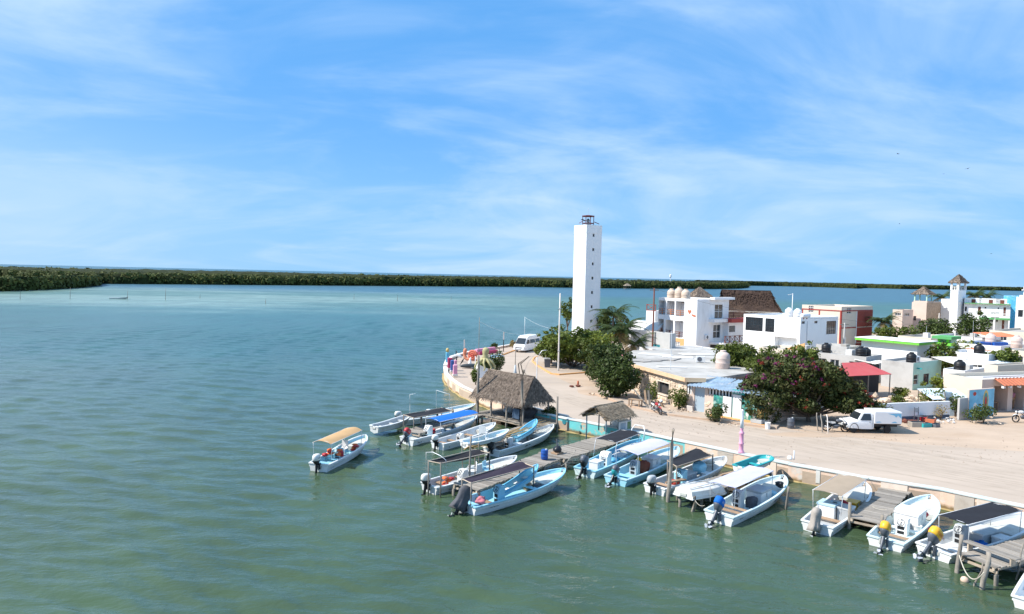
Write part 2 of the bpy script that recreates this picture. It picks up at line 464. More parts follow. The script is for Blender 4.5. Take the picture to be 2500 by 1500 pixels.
M('kerb_orange', (.66, .34, .12), .8, .12, 2, dirt=((.45, .38, .32), .6, 1.5))
M('kerb_white', (.72, .69, .64), .8, .1, 2, dirt=((.45, .40, .33), .5, 1.5))
kerb([(3.6, 103.2), (.35, 96.7), (-1.05, 91.4), (-2.15, 85.9)], M('kerb_orange'))
kerb([(-2.15, 85.85), (-2.25, 80.6), (-2.05, 74), (-1.55, 68), (-.85, 62), (.1, 58)], M('kerb_white'))
kerb([(5.0, 94), (3.0, 89), (2.7, 85.4), (3.2, 80.9), (4.4, 74.7), (5.2, 74.1), (8.8, 76.5)], M('kerb_orange'), .2)
kerb([(7.75, 62.2), (9.7, 56.8), (12.4, 53.3), (15.3, 51.6), (19.2, 49.2)], M('kerb_faded', (.47, .34, .245), .85, .15, 2, dirt=((.40, .33, .27), .7, 1.2)), .14, GZ + .155)
kerb([(.6, 57.4), (1.6, 55.2), (2.9, 53.0), (4.4, 51.6)], M('kerb_white'), .2, GZ + .2)
# a painted white edge line on the bend
lb = MB(); LN = [(-1.7, 84), (-1.75, 80.6), (-1.5, 75), (-1.2, 71)]
for a, b2 in zip(LN[:-1], LN[1:]):
    lb.quad((a[0], a[1], GZ + .010), (a[0] + .13, a[1], GZ + .010), (b2[0] + .13, b2[1], GZ + .010), (b2[0], b2[1], GZ + .010))
struct(lb.build('road_marking', M('kerb_white')))

# ------------------------------------------------------------------ sea wall
def paint_wall(name, paint, under, amount, sc=.9):
    """plaster wall: paint flaking to the render beneath, brown tide band at the water"""
    m = bpy.data.materials.new(name); m.use_nodes = True
    nt = m.node_tree; N = nt.nodes; L = nt.links; b = N['Principled BSDF']; b.inputs['Roughness'].default_value = .9
    b.inputs['Specular IOR Level'].default_value = .2
    pos = N.new('ShaderNodeNewGeometry').outputs['Position']; sep = N.new('ShaderNodeSeparateXYZ'); L.new(pos, sep.inputs[0])
    def noise(s, d=8, r=.65, st=(1, 1, 1)):
        mp = N.new('ShaderNodeMapping'); mp.inputs['Scale'].default_value = st; L.new(pos, mp.inputs[0])
        n = N.new('ShaderNodeTexNoise'); n.inputs['Scale'].default_value = s; n.inputs['Detail'].default_value = d; n.inputs['Roughness'].default_value = r
        L.new(mp.outputs[0], n.inputs['Vector']); return n.outputs[0]
    def rng(s, a, bb, c, d):
        r = N.new('ShaderNodeMapRange')
        for i, v in enumerate((a, bb, c, d)): r.inputs[i + 1].default_value = v
        L.new(s, r.inputs[0]); return r.outputs[0]
    def mix(f, a, bb):
        q = N.new('ShaderNodeMix'); q.data_type = 'RGBA'; L.new(f, q.inputs[0])
        for i, v in ((6, a), (7, bb)):
            if isinstance(v, tuple): q.inputs[i].default_value = (*v, 1)
            else: L.new(v, q.inputs[i])
        return q.outputs[2]
    c = mix(rng(noise(sc), .56 - amount * .2, .62 - amount * .2, 0, 1), paint, under)
    c = mix(rng(noise(2.2, 6, .6, (1, 1, .25)), .48, .85, 0, .4), c, (.42, .29, .20))
    ht = N.new('ShaderNodeMath'); ht.operation = 'MULTIPLY_ADD'; ht.inputs[1].default_value = .45
    L.new(noise(1.3, 4), ht.inputs[0]); L.new(sep.outputs['Z'], ht.inputs[2])
    c = mix(rng(ht.outputs[0], .36, .52, .92, 0), c, (.20, .13, .05))
    L.new(c, b.inputs['Base Color'])
    bp = N.new('ShaderNodeBump'); bp.inputs['Strength'].default_value = .5; bp.inputs['Distance'].default_value = .04
    L.new(noise(3), bp.inputs['Height']); L.new(bp.outputs[0], b.inputs['Normal'])
    return m
MW_PEACH = paint_wall('wall_peach', (.78, .56, .42), (.66, .60, .53), .05)
MW_TURQ = paint_wall('wall_turquoise', (.16, .56, .56), (.60, .45, .33), .12, 1.4)
M('cap_white', (.58, .60, .57), .85, .1, 2, dirt=((.36, .56, .56), .8, .5))
M('cap_plain', (.70, .64, .58), .85, .08, 2, dirt=((.5, .42, .34), .6, .8))
def sea_wall(pts, mat, capmat, label, top=.98, th=.30, capw=.40):
    P = [Vector(p) for p in pts]
    # subdivide for an uneven hand-built line
    Q = []
    for a, b in zip(P[:-1], P[1:]):
        n = max(1, int((b - a).length / 1.2))
        Q += [a.lerp(b, i / n) for i in range(n)]
    Q.append(P[-1])
    root = thing('sea_wall', label, 'wall', (Q[0].x, Q[0].y, 0))
    o = Q[0]
    rg = random.Random(len(Q))
    w = MB(); c = MB(); wr = []; cr = []
    for i, p in enumerate(Q):
        d = (Q[min(i + 1, len(Q) - 1)] - Q[max(i - 1, 0)]).normalized(); n = Vector((-d.y, d.x))   # n points to the water
        j = rg.uniform(-.02, .02); t = top + rg.uniform(-.012, .012)
        pp = p - o
        f0 = pp - n * 0; b0 = pp + n * -th
        wr.append([(f0.x - n.x * j, f0.y - n.y * j, -1.6), (f0.x - n.x * j, f0.y - n.y * j, t - .07), (b0.x, b0.y, t - .07), (b0.x, b0.y, GZ - .3)])
        a = pp + n * .05; bb = pp - n * capw
        cr.append([(a.x, a.y, t - .075), (a.x, a.y, t - .015), (a.x - n.x * .03, a.y - n.y * .03, t), (bb.x + n.x * .03, bb.y + n.y * .03, t), (bb.x, bb.y, t - .015), (bb.x, bb.y, t - .075)])
    w.loft(wr); c.loft(cr)
    w.build('wall_face', mat, root); c.build('wall_cap', capmat, root)
    # a concrete footing just awash along the wall's foot
    fb = MB(); fr = []
    for i, p in enumerate(Q):
        d = (Q[min(i + 1, len(Q) - 1)] - Q[max(i - 1, 0)]).normalized(); n = Vector((-d.y, d.x)); pp = p - o
        e = .16 + rg.uniform(-.08, .08); h = .045 + rg.uniform(-.05, .04)
        a = pp + n * e; q = pp - n * .02
        fr.append([(q.x, q.y, -1), (a.x, a.y, -1), (a.x, a.y, h - .03), (q.x, q.y, h + .02)])
    fb.loft(fr); fb.build('footing', M('tide_footing', (.36, .27, .12), .9, .25, 3, dirt=((.12, .11, .04), .8, 2)), root)
    return root
# points run with the water on the left hand
SW1 = sea_wall(SEA[:6], MW_PEACH, M('cap_white'), 'long peach sea wall with pale cap behind the boats, right of the pink lamp post')
SW2 = sea_wall([SEA[5], (11.2, 43.6)], MW_PEACH, M('cap_white'), 'stained peach stretch of sea wall below the pink lamp post')
sea_wall([(11.2, 43.6), SEA[6], SEA[7], SEA[8], (.2, 54.4)], MW_TURQ, M('cap_white'), 'flaking turquoise sea wall beside the small thatched kiosk')
sea_wall([(.2, 54.4)] + SEA[9:15], MW_PEACH, M('cap_plain'), 'peach sea wall curving below the coloured promenade pillars')
sea_wall(SEA[14:], MW_PEACH, M('cap_plain'), 'low parapet on the far side of the promenade behind the van', top=1.12)

def wall_patch(root, A, B, px0, px1, z0, z1, mat, name='render_patch'):
    """a patch of newer render, a joint or a painted post on the wall face between A and B"""
    a = Vector((*A, 0)); d = (Vector((*B, 0)) - a).normalized(); n = Vector((-d.y, d.x, 0)); o = Vector(root.location)
    s0, s1 = sorted((along((a.x, a.y, .5), d, px0), along((a.x, a.y, .5), d, px1))); q = .03
    p0, p1 = a + d * s0 + n * q - o, a + d * s1 + n * q - o; k = n * (q + .05); b = MB()
    b.add([(*p0[:2], z0), (*p1[:2], z0), (*p1[:2], z1), (*p0[:2], z1)] + [(p.x - k.x, p.y - k.y, z) for p, z in ((p0, z0), (p1, z0), (p1, z1), (p0, z1))], [(0, 1, 2, 3), (7, 6, 5, 4), (0, 4, 5, 1), (1, 5, 6, 2), (2, 6, 7, 3), (3, 7, 4, 0)])
    return b.build(name, mat, root)
MP1 = M('render_grey', (.50, .43, .36), .92, .12, 1.5, dirt=((.33, .25, .18), .7, 1.2)); MP2 = M('render_pale', (.74, .62, .51), .92, .1, 1.5, dirt=((.46, .32, .22), .6, 1.0))
wall_patch(SW1, SEA[2], SEA[3], 2330, 2378, .05, .86, MP1); wall_patch(SW1, SEA[2], SEA[3], 2384, 2455, .08, .88, MP2)
wall_patch(SW1, SEA[4], SEA[5], 1992, 2002, .18, .92, M('kerb_white'), 'painted_post'); wall_patch(SW1, SEA[4], SEA[5], 2040, 2075, .1, .85, MP2); wall_patch(SW1, SEA[3], SEA[4], 2150, 2215, .12, .88, MP2)
wall_patch(SW2, SEA[5], (11.2, 43.6), 1850, 1895, .1, .87, MP2); wall_patch(SW2, SEA[5], (11.2, 43.6), 1752, 1790, .15, .87, MP1)
# tyre tracks and dusty wear along the road
M('track', (.42, .342, .272), .92, .1, .8, dirt=((.33, .262, .20), .7, 1.1))
tb = MB(); rg = random.Random(12)
for k in range(9):
    off = rg.uniform(.6, 8.5); base_ = [(44, 14), (34, 24.5), (25, 33.5), (17, 40.5), (11, 46), (6.6, 52), (3.6, 58), (1.6, 65), (.4, 73), (.2, 82), (1.6, 90)]
    if k > 5: base_ = base_[:5] + [(14, 46.5)][:0]
    for g_ in (0, 1.45):
        pts = []
        for i, (x, y) in enumerate(base_):
            w_ = min(1., .25 + abs(10 - i) * .09) if i > 4 else 1.
            e = .8 + (off + g_) * (w_ if i > 5 else 1.) * (.32 if i > 6 else (.6 if i > 4 else 1)); pts.append(Vector((x + .70 * e + .12 * math.sin(i * 1.7 + k), y + .72 * e, GZ + .010 + .0004 * k)))
        for p, q in zip(pts[:-1], pts[1:]):
            d = (q - p).normalized(); n = Vector((-d.y, d.x, 0)) * .11; tb.quad(p - n, p + n, q + n, q - n)
struct(tb.build('road_wear', M('track')))
# loose pebbles and litter on the ground
pv = np.random.default_rng(3); V = []; F_ = []
for i in range(420):
    t = pv.random(); x = 8 + 34 * t; y = 51 - 10 * t + pv.normal() * 2.4; z = GZ + .01; r_ = pv.uniform(.02, .07); i0 = len(V)
    V += [(x - r_, y, z), (x, y - r_, z), (x + r_, y, z), (x, y + r_ * .8, z), (x, y, z + r_ * .8)]; F_ += [(i0, i0 + 1, i0 + 4), (i0 + 1, i0 + 2, i0 + 4), (i0 + 2, i0 + 3, i0 + 4), (i0 + 3, i0, i0 + 4)]
pm_ = MB(); pm_.v = V; pm_.f = F_; po = pm_.build('pebbles', M('pebble', (.34, .27, .21), .9, .4, 8)); po['kind'] = 'stuff'; po['label'] = 'loose pebbles scattered over the sandy road'; po['category'] = 'pebbles'

# ------------------------------------------------------------------ mangroves across the lagoon
M('mangrove_leaf', (.070, .086, .022), .75, .40, .06, spec=.2, trans=.12, dirt=((.13, .135, .045), .7, .02))
M('canopy_gap_shade', (.030, .036, .012), .95, .5, .15, spec=.1)  # canopy sheet coloured darker, painting shade into the gaps between crowns
M('mangrove_mud', (.055, .042, .03), .9, .2, .3)
def mangrove(name, label, pts_front, depth_fn, top, seed, dens, leaf, far=False):
    """shore mass: a mud bank, an uneven canopy sheet over it, and tens of thousands of small leaf faces"""
    rg = np.random.default_rng(seed)
    F = np.array(pts_front, float)
    seg = np.linalg.norm(F[1:] - F[:-1], axis=1); cum = np.concatenate([[0], np.cumsum(seg)])
    def front(s):
        s = np.clip(s, 0, cum[-1] - 1e-6); k = np.searchsorted(cum, s, side='right') - 1
        t = (s - cum[k]) / seg[k]; return F[k] + (F[k + 1] - F[k]) * t[:, None]
    L_ = cum[-1]
    ns = int(L_ / 5); depths = np.concatenate([[0, 1.0, 3, 6, 10, 15, 21, 28, 36, 46, 58, 75, 100, 140, 200, 300], [450, 700, 1100]])
    depths = depths[depths <= depth_fn]
    s = np.linspace(0, L_, ns)
    base = front(s)
    jit = rg.uniform(-2.5, 2.5, ns)
    V = []; Fc = []
    dirs = base / np.linalg.norm(base, axis=1)[:, None]
    for di, d in enumerate(depths):
        h = np.zeros(ns) + (.15 if di == 0 else (top * .52 if di == 1 else top * (.86 if di < 7 else .97)))
        if di > 0: h = h + rg.uniform(-.12, .14, ns) * top + .10 * top * np.sin(s * .02 + d * .05 + seed)
        if di == len(depths) - 1: h = h - top * .3
        p = base + dirs * (d + jit * (1 if di < 4 else .4))[:, None]
        for i in range(ns): V.append((p[i, 0], p[i, 1], h[i]))
    nd = len(depths)
    for a in range(nd - 1):
        for i in range(ns - 1):
            Fc.append((a * ns + i, a * ns + i + 1, (a + 1) * ns + i + 1, (a + 1) * ns + i))
    me = bpy.data.meshes.new(name); me.from_pydata(V, [], Fc); me.update()
    me.materials.append(M('canopy_gap_shade'))
    root = link(name, me, None, None, False, 'stuff'); root['label'] = label; root['category'] = 'mangroves'
    # leaves gathered in crowns
    nc = int(L_ * dens)
    cs = rg.uniform(0, L_, nc); dd = np.abs(rg.exponential(16, nc)); far_m = rg.random(nc) < .55
    dd = np.where(far_m, rg.uniform(0, 1, nc) ** 1.6 * min(depth_fn, 1000), dd)
    fb = front(cs); fd = fb / np.linalg.norm(fb, axis=1)[:, None]
    cp = fb + fd * (dd + rg.uniform(-1.8, 1.2, nc))[:, None]
    cr = rg.uniform(1.5, 3.0, nc) * (top / 5.5) * (1 + dd / 350)
    ch = top * rg.uniform(.62, 1.06, nc) + .12 * cr
    K = leaf
    n = nc * K
    u = rg.normal(size=(n, 3)); u /= np.linalg.norm(u, axis=1)[:, None]
    u[:, 2] = np.abs(u[:, 2]) * 1.0 - .25
    rr = np.repeat(cr, K)
    C = np.stack([np.repeat(cp[:, 0], K), np.repeat(cp[:, 1], K), np.repeat(ch - cr * .8, K)], 1)
    P = C + u * rr[:, None] * np.array([1.15, 1.15, .9]) * rg.uniform(.75, 1.05, n)[:, None]
    # front-row skirts reaching the water
    near = np.repeat(dd < 4, K); drop = rg.random(n) < .38
    P[:, 2] = np.where(near & drop, P[:, 2] * rg.uniform(.08, .8, n), P[:, 2])
    P[:, 2] = np.maximum(P[:, 2], .05)
    t1 = np.cross(u, rg.normal(size=(n, 3))); t1 /= np.linalg.norm(t1, axis=1)[:, None] + 1e-9
    t2 = np.cross(u, t1)
    sz = rg.uniform(.45, 1.0, n)[:, None] * (top / 5.5) * np.repeat(1 + dd / 300, K)[:, None]
    a = P + t1 * sz; b = P - t1 * sz * .6 + t2 * sz * .8; c = P - t1 * sz * .5 - t2 * sz * .8
    vv = np.stack([a, b, c], 1).reshape(-1, 3)
    lm = bpy.data.meshes.new('foliage'); lm.vertices.add(len(vv)); lm.vertices.foreach_set('co', vv.ravel())
    lm.loops.add(n * 3); lm.loops.foreach_set('vertex_index', np.arange(n * 3)); lm.polygons.add(n)
    lm.polygons.foreach_set('loop_start', np.arange(0, n * 3, 3)); lm.update(calc_edges=True)
    lm.materials.append(M('mangrove_leaf'))
    link('foliage', lm, None, root, False, 'stuff')
    return root
def shore(pix): return [tuple(G(x, y, 0)[:2]) for x, y in pix]
mangrove('mangrove_island', 'dark near mangrove island reaching in from the left of the lagoon', shore([(-420, 707), (-200, 711), (-60, 713), (0, 712), (90, 709), (160, 705), (215, 701), (236, 698), (225, 694), (150, 689), (60, 687)]), 12, 6.2, 11, 2.6, 20)
mangrove('mangrove_forest', 'broad mangrove forest along the far shore of the lagoon', shore([(-600, 688), (-200, 688), (0, 688), (120, 692), (236, 693.5), (400, 694.5), (560, 696), (700, 697), (850, 698), (1000, 699), (1130, 700), (1250, 700.5), (1400, 703), (1500, 704.5), (1640, 705.5), (1740, 706), (1800, 705), (1822, 703)]), 1100, 7.6, 12, 7.5, 18)
mangrove('mangrove_point', 'thin distant mangrove shore beyond the open channel on the right', shore([(1700, 697), (1800, 697.5), (1900, 699), (2000, 701.5), (2070, 704), (2092, 705), (2110, 703.5), (2200, 706), (2300, 707.5), (2400, 709), (2500, 711), (2700, 714), (3000, 720)]), 700, 9.5, 13, .7, 20)
# ------------------------------------------------------------------ boats
M('gel_white', (.74, .75, .74), .32, .05, 1.2, dirt=((.52, .50, .44), .45, 1.4))
M('gel_mint', (.62, .74, .74), .32, .05, 1.2, dirt=((.50, .52, .48), .4, 1.4))
M('gel_pale_blue', (.46, .66, .74), .35, .07, 1.2, dirt=((.55, .58, .56), .4, 1.4))
M('gel_blue', (.12, .42, .62), .38, .1, 1.2, dirt=((.4, .5, .54), .4, 1.6))
M('gel_sky', (.30, .60, .72), .38, .08, 1.2, dirt=((.55, .62, .62), .4, 1.6))
M('gel_teal', (.03, .33, .34), .35, .1, 1.2)
M('gel_grey', (.42, .44, .45), .5, .1, 1.4, dirt=((.30, .28, .25), .5, 1.6))
M('gel_greywhite', (.60, .61, .60), .45, .1, 1.4, dirt=((.40, .36, .30), .5, 1.6))
M('deck_dirty', (.50, .50, .46), .6, .14, 2, dirt=((.30, .24, .18), .6, 1.8))
M('antifoul', (.16, .22, .26), .7, .2, 3)
M('wood_grey', (.27, .24, .205), .9, .22, 3.0, rnd=.28, dirt=((.16, .14, .12), .6, 3))
M('wood_brown', (.33, .22, .14), .85, .2, 3.0, rnd=.2)
M('wood_pale', (.46, .37, .28), .85, .18, 3.0, rnd=.2)
M('post_wood', (.25, .22, .185), .9, .25, 4.0, rnd=.2, bump=.4, bsc=18)
M('bamboo', (.42, .27, .11), .6, .2, 5, rnd=.2)
M('steel', (.62, .63, .64), .4, .1, 4, metal=.5)
M('alu', (.72, .73, .74), .45, .1, 4, metal=.2)
M('motor_black', (.018, .019, .022), .35, .2, 5)
M('motor_grey', (.10, .11, .13), .42, .2, 5)
M('motor_white', (.70, .69, .65), .35, .08, 5, dirt=((.5, .42, .33), .5, 3))
M('cloth_tan', (.62, .40, .20), .9, .06, 2, trans=.25)
M('cloth_sand', (.42, .33, .24), .9, .06, 2, trans=.2)
M('cloth_blue', (.012, .16, .56), .85, .08, 2, trans=.2)
M('cloth_white', (.62, .60, .78), .85, .06, 2, trans=.25)
M('cloth_black', (.012, .012, .016), .9, .25, 3)
M('cloth_plum', (.024, .016, .030), .9, .25, 3)
M('cloth_grey', (.09, .09, .10), .9, .2, 5, bump=.6, bsc=6)
M('cloth_khaki', (.34, .30, .26), .95, .15, 5, bump=.6, bsc=6)
M('orange_vest', (.72, .16, .05), .8, .2, 8)
M('red_plastic', (.42, .025, .035), .5, .15, 4)
M('blue_plastic', (.015, .08, .33), .4, .15, 4)
M('yellow_plastic', (.75, .42, .03), .4, .08, 4)
M('white_plastic', (.76, .75, .73), .4, .05, 3, dirt=((.55, .5, .43), .4, 2))
M('print_dark', (.03, .035, .05), .6, .1, 3)
M('print_blue', (.03, .05, .18), .6, .1, 3)
M('print_red', (.5, .05, .03), .6, .1, 3)
M('rope', (.52, .47, .38), .9, .15, 8)
M('rope_dark', (.10, .095, .085), .9, .15, 8)
M('flat_black', (.012, .012, .013), .6, .1, 3)  # near-black paint for the shade inside openings; also the wire stub

class Hull:
    """panga lines: x forward from the transom, y to port, z up from the waterline"""
    def __init__(s, L=6.8, B=1.75, fb=.41, rise=.56, draft=.16, full=3.0):
        s.L, s.B, s.fb, s.rise, s.dr, s.full = L, B, fb, rise, draft, full
    def b(s, t):
        if t < .5: return s.B / 2 * (.84 + .16 * math.sin(t / .5 * PI / 2))
        u = (t - .5) / .5
        return max(.03, s.B / 2 * (1 - u ** s.full) ** .74)
    def zg(s, t): return s.fb + .04 * t + s.rise * max(0, t - .18) ** 2.1
    def zk(s, t): return -s.dr + (0 if t < .7 else (s.fb * .95) * ((t - .7) / .3) ** 2.2)
    def chine(s, t):
        k = .80 if t < .5 else .80 - .30 * ((t - .5) / .5) ** 1.4
        return s.b(t) * k, s.zk(t) + (.10 + .12 * t) * (1 - .55 * max(0, (t - .75) / .25))
    def X(s, t, z):
        """raked stem: upper points reach farther forward"""
        zz = max(0., min(1., (z - s.zk(t)) / max(.05, s.zg(t) - s.zk(t))))
        return s.L * (t * (.93 + .07 * zz ** .8))
    def side(s, t, v, off=0., sgn=1):
        """v 0 at chine to 1 at gunwale"""
        bc, zc = s.chine(t); b, z = s.b(t), s.zg(t)
        y = bc + (b - bc) * v ** .8 + off; zz = zc + (z - zc) * v
        return Vector((s.X(t, zz), sgn * y, zz))
def hull_parts(root, H, hullm, innm, rimm, deckm, bow_deck=.74, lining=None):
    T = [0, .04, .12, .22, .32, .42, .52, .60, .68, .75, .81, .86, .90, .94, .97, 1.0]
    rings = []
    for t in T:
        bc, zc = H.chine(t); zk = H.zk(t)
        half = [Vector((H.X(t, zk), .0, zk)), Vector((H.X(t, zc), bc * .5, (zk + zc) / 2 + .005)), Vector((H.X(t, zc), bc, zc)), Vector((H.X(t, zc), bc + .035, zc + .03)),
                H.side(t, .35), H.side(t, .62), H.side(t, .64, .03), H.side(t, .72, .03), H.side(t, .74), H.side(t, 1.0)]
        ring = [Vector((p.x, -p.y, p.z)) for p in half[::-1]] + half[1:]
        rings.append(ring)
    hb = MB(); hb.loft(rings, closed=False)
    n = len(rings[0]); hb.f.append(tuple(range(n)))          # transom
    hull = hb.build('hull', hullm, root, smooth='auto')
    # liner: inner sides and sole
    th = .055; zf = .10
    rin = []
    for t in T:
        tt = min(t, .985)
        b = max(.015, H.b(tt) - th); bc, zc = H.chine(tt); bf = max(.01, min(b, bc * .92 - .02)); zfl = max(zf, H.zk(tt) + .10)
        x = H.X(tt, H.zg(tt)) + (.05 if t == 0 else 0) - (.05 if t > .98 else 0)
        xf = min(x, H.X(tt, zfl) - (.02 if t > .9 else 0)) + (.05 if t == 0 else 0)
        zt = H.zg(tt) - .004
        half = [(xf, 0, zfl), (xf, bf, zfl), (xf * .4 + x * .6, bf * .4 + b * .6, zfl * .5 + zt * .5), (x, b, zt)]
        rin.append([Vector((p[0], -p[1], p[2])) for p in half[::-1]] + [Vector(p) for p in half[1:]])
    ib = MB(); ib.loft(rin, closed=False); m = len(rin[0]); ib.f.append(tuple(range(m)))
    ib.build('liner', innm, root, smooth='auto')
    # gunwale rail all round
    gb = MB()
    for sg in (1, -1):
        rr = []
        for t in T:
            z = H.zg(t); x = H.X(t, z); b = H.b(t)
            o, i = b + .035, max(.0, b - .075)
            rr.append([(x, sg * o, z - .045), (x, sg * o, z + .012), (x, sg * (o - .02), z + .024), (x, sg * (i + .01), z + .024), (x, sg * i, z + .01), (x, sg * i, z - .03)])
        gb.loft(rr)
    z0 = H.zg(0); b0 = H.b(0)
    gb.box(-.035, .075, -b0 - .02, -b0 * .34, z0 - .04, z0 + .0235); gb.box(-.035, .075, b0 * .34, b0 + .02, z0 - .04, z0 + .0235)
    gb.build('gunwale', rimm, root, smooth='auto')
    nb = MB(); nb.box(-.045, .085, -b0 * .34, b0 * .34, z0 - .2, z0 - .075); nb.build('transom_board', deckm, root)
    # fore deck
    if bow_deck:
        td = [t for t in T if t >= bow_deck - .001]
        if td[0] > bow_deck: td = [bow_deck] + td
        fb_ = MB(); rr = []
        for t in td:
            tt = min(t, .985); z = H.zg(tt) - .17 - .04 * (t - bow_deck); x = min(H.X(tt, z), H.X(tt, H.zg(tt)) - .03); b = max(.02, H.b(tt) - .07)
            rr.append([(x, -b, z), (x, 0, z + .03), (x, b, z)])
        fb_.loft(rr, closed=False)
        t = td[0]; z = H.zg(t) - .17; b = H.b(t) - .07; x = H.X(t, z)
        fb_.add([(x, -b, z), (x, b, z), (x, b * .9, .16), (x, -b * .9, .16), (x, 0, z + .03)], [(0, 4, 1, 2, 3)])
        fb_.build('fore_deck', deckm, root, smooth='auto')
    return hull
def thwart(root, H, t, w=.28, z=None, mat=None):
    z = H.zg(t) - .16 if z is None else z
    b = MB(); bb = H.b(t) - .085; x = t * H.L * .985
    b.bbox(x, x + w, -bb, bb, z - .05, z, .012); return b.build('thwart', mat, root)
def hull_text(root, H, txt, t0, v0, size, mat, side=-1, slant=0.):
    """paint lettering on the hull side, following its surface; side -1 is starboard"""
    me = text_mesh(txt, size)
    for vt in me.vertices:
        px, py = vt.co.x, vt.co.y
        if side > 0: px = -px
        t = t0 + (px + py * slant) / (H.L * .97); v = v0 + py / max(.2, (H.zg(t0) - H.chine(t0)[1]))
        v = min(max(v, .02), .98)
        p = H.side(min(max(t, .005), .99), v, .012 + (.03 if .60 < v < .76 else 0.), side); vt.co = p
    return link('lettering', me, mat, root)
def outboard(root, x, z, cowl, leg, tilt=0., cover=None, word=None, wordmat=None, s=1., turn=0., cowl_low=None):
    """outboard motor hung on the transom at (x, z); tilt in degrees swings the leg out of the water"""
    rt = bpy.data.objects.new('outboard_motor', None); COL.objects.link(rt); rt.parent = root
    z = z - .10; rt.location = (x, 0, z); rt.rotation_euler = (0, rad(tilt), rad(turn)); s = s * .9; rt.scale = (s, s, s)
    def ring(cx, cz, lx, ly, n=12, p=2.6):
        out = []
        for i in range(n):
            a = 2 * PI * i / n; c, sn = math.cos(a), math.sin(a)
            out.append((cx + lx * math.copysign(abs(c) ** (2 / p), c), ly * math.copysign(abs(sn) ** (2 / p), sn), cz))
        return out
    if cover is None:
        b = MB(); b.loft([ring(-.24, .27, .29, .17), ring(-.25, .33, .31, .19), ring(-.25, .48, .31, .19), ring(-.24, .58, .285, .175), ring(-.23, .635, .22, .13), ring(-.23, .65, .10, .06)])
        b.build('cowling', cowl, rt, smooth=True)
        b = MB(); b.loft([ring(-.20, .04, .15, .10), ring(-.22, .14, .23, .14), ring(-.24, .22, .285, .165), ring(-.24, .275, .29, .172)])
        b.build('lower_cowl', cowl_low or leg, rt, smooth=True)
        if word:
            me = text_mesh(word, .13)
            for sg in (-1, 1):
                m2 = me.copy()
                w = max(v.co.x for v in me.vertices)
                for v in m2.vertices:
                    px = v.co.x - w / 2
                    v.co = Vector((-.24 - px * sg * -1 * 1.0, sg * .197, .38 + v.co.y * 1.1))
                link('lettering', m2, wordmat, rt)
    else:
        # motor under a tied cloth cover
        rg = random.Random(int(x * 100) + 5)
        def pl(cx, cz, lx, ly, f):
            return [(cx + (px - cx) * (1 + f * math.sin(i * 2 * PI * 6 / 24 + cz)), py * (1 + f * math.sin(i * 2 * PI * 6 / 24 + cz)), pz + f * .25 * math.sin(i * 2 * PI * 2 / 24) + rg.uniform(-.008, .008)) for i, (px, py, pz) in enumerate(ring(cx, cz, lx, ly, 24, 2.2))]
        b = MB(); b.loft([pl(-.30, -.36, .34, .25, .20), pl(-.28, -.18, .31, .23, .15), pl(-.25, .04, .28, .20, .10), pl(-.24, .24, .31, .20, .05), pl(-.25, .42, .33, .215, .02), pl(-.24, .57, .30, .19, .02), pl(-.22, .66, .21, .13, .01), pl(-.22, .685, .08, .05, 0)])
        b.build('cloth_cover', cover, rt, smooth=True)
    b = MB(); b.loft([ring(-.20, .05, .10, .065), ring(-.21, -.25, .085, .05), ring(-.22, -.5, .09, .045), ring(-.24, -.52, .20, .10), ring(-.24, -.545, .19, .09), ring(-.23, -.56, .08, .04), ring(-.22, -.72, .10, .04), ring(-.21, -.84, .07, .025)])
    g = MB(); g.lathe([(.012, -.32), (.045, -.26), (.062, -.1), (.06, .1), (.04, .16)], 10, Matrix.Translation((-.22, 0, -.74)) @ Matrix.Rotation(PI / 2, 4, 'Y'))
    b.add(g.v, g.f); b.build('drive_leg', leg, rt, smooth='auto')
    p = MB()
    for k in range(3):
        R = Matrix.Translation((-.42, 0, -.74)) @ Matrix.Rotation(k * 2 * PI / 3, 4, 'X')
        p.add([(-.02, -.03, .04), (.03, .03, .04), (.05, .09, .12), (.02, .07, .17), (-.04, -.06, .16), (-.05, -.08, .1)], [(0, 1, 2, 3, 4, 5)], R)
        p.add([(-.035, -.03, .04), (.015, .03, .04), (.035, .09, .12), (.005, .07, .17), (-.055, -.06, .16), (-.065, -.08, .1)], [(5, 4, 3, 2, 1, 0)], R)
    p.lathe([(.045, -.06), (.05, .04), (.03, .07)], 8, Matrix.Translation((-.42, 0, -.74)) @ Matrix.Rotation(PI / 2, 4, 'Y'))
    p.build('propeller', M('steel'), rt)
    # clamp bracket stays with the transom
    c = MB(); c.box(-.13, .06, -.13, -.08, -.30, .08); c.box(-.13, .06, .08, .13, -.30, .08); c.rod((-.08, -.14, 0), (-.08, .14, 0), .03)
    cb = c.build('bracket', leg, root); cb.location = (x, 0, z); cb.scale = (s, s, s)
    return rt
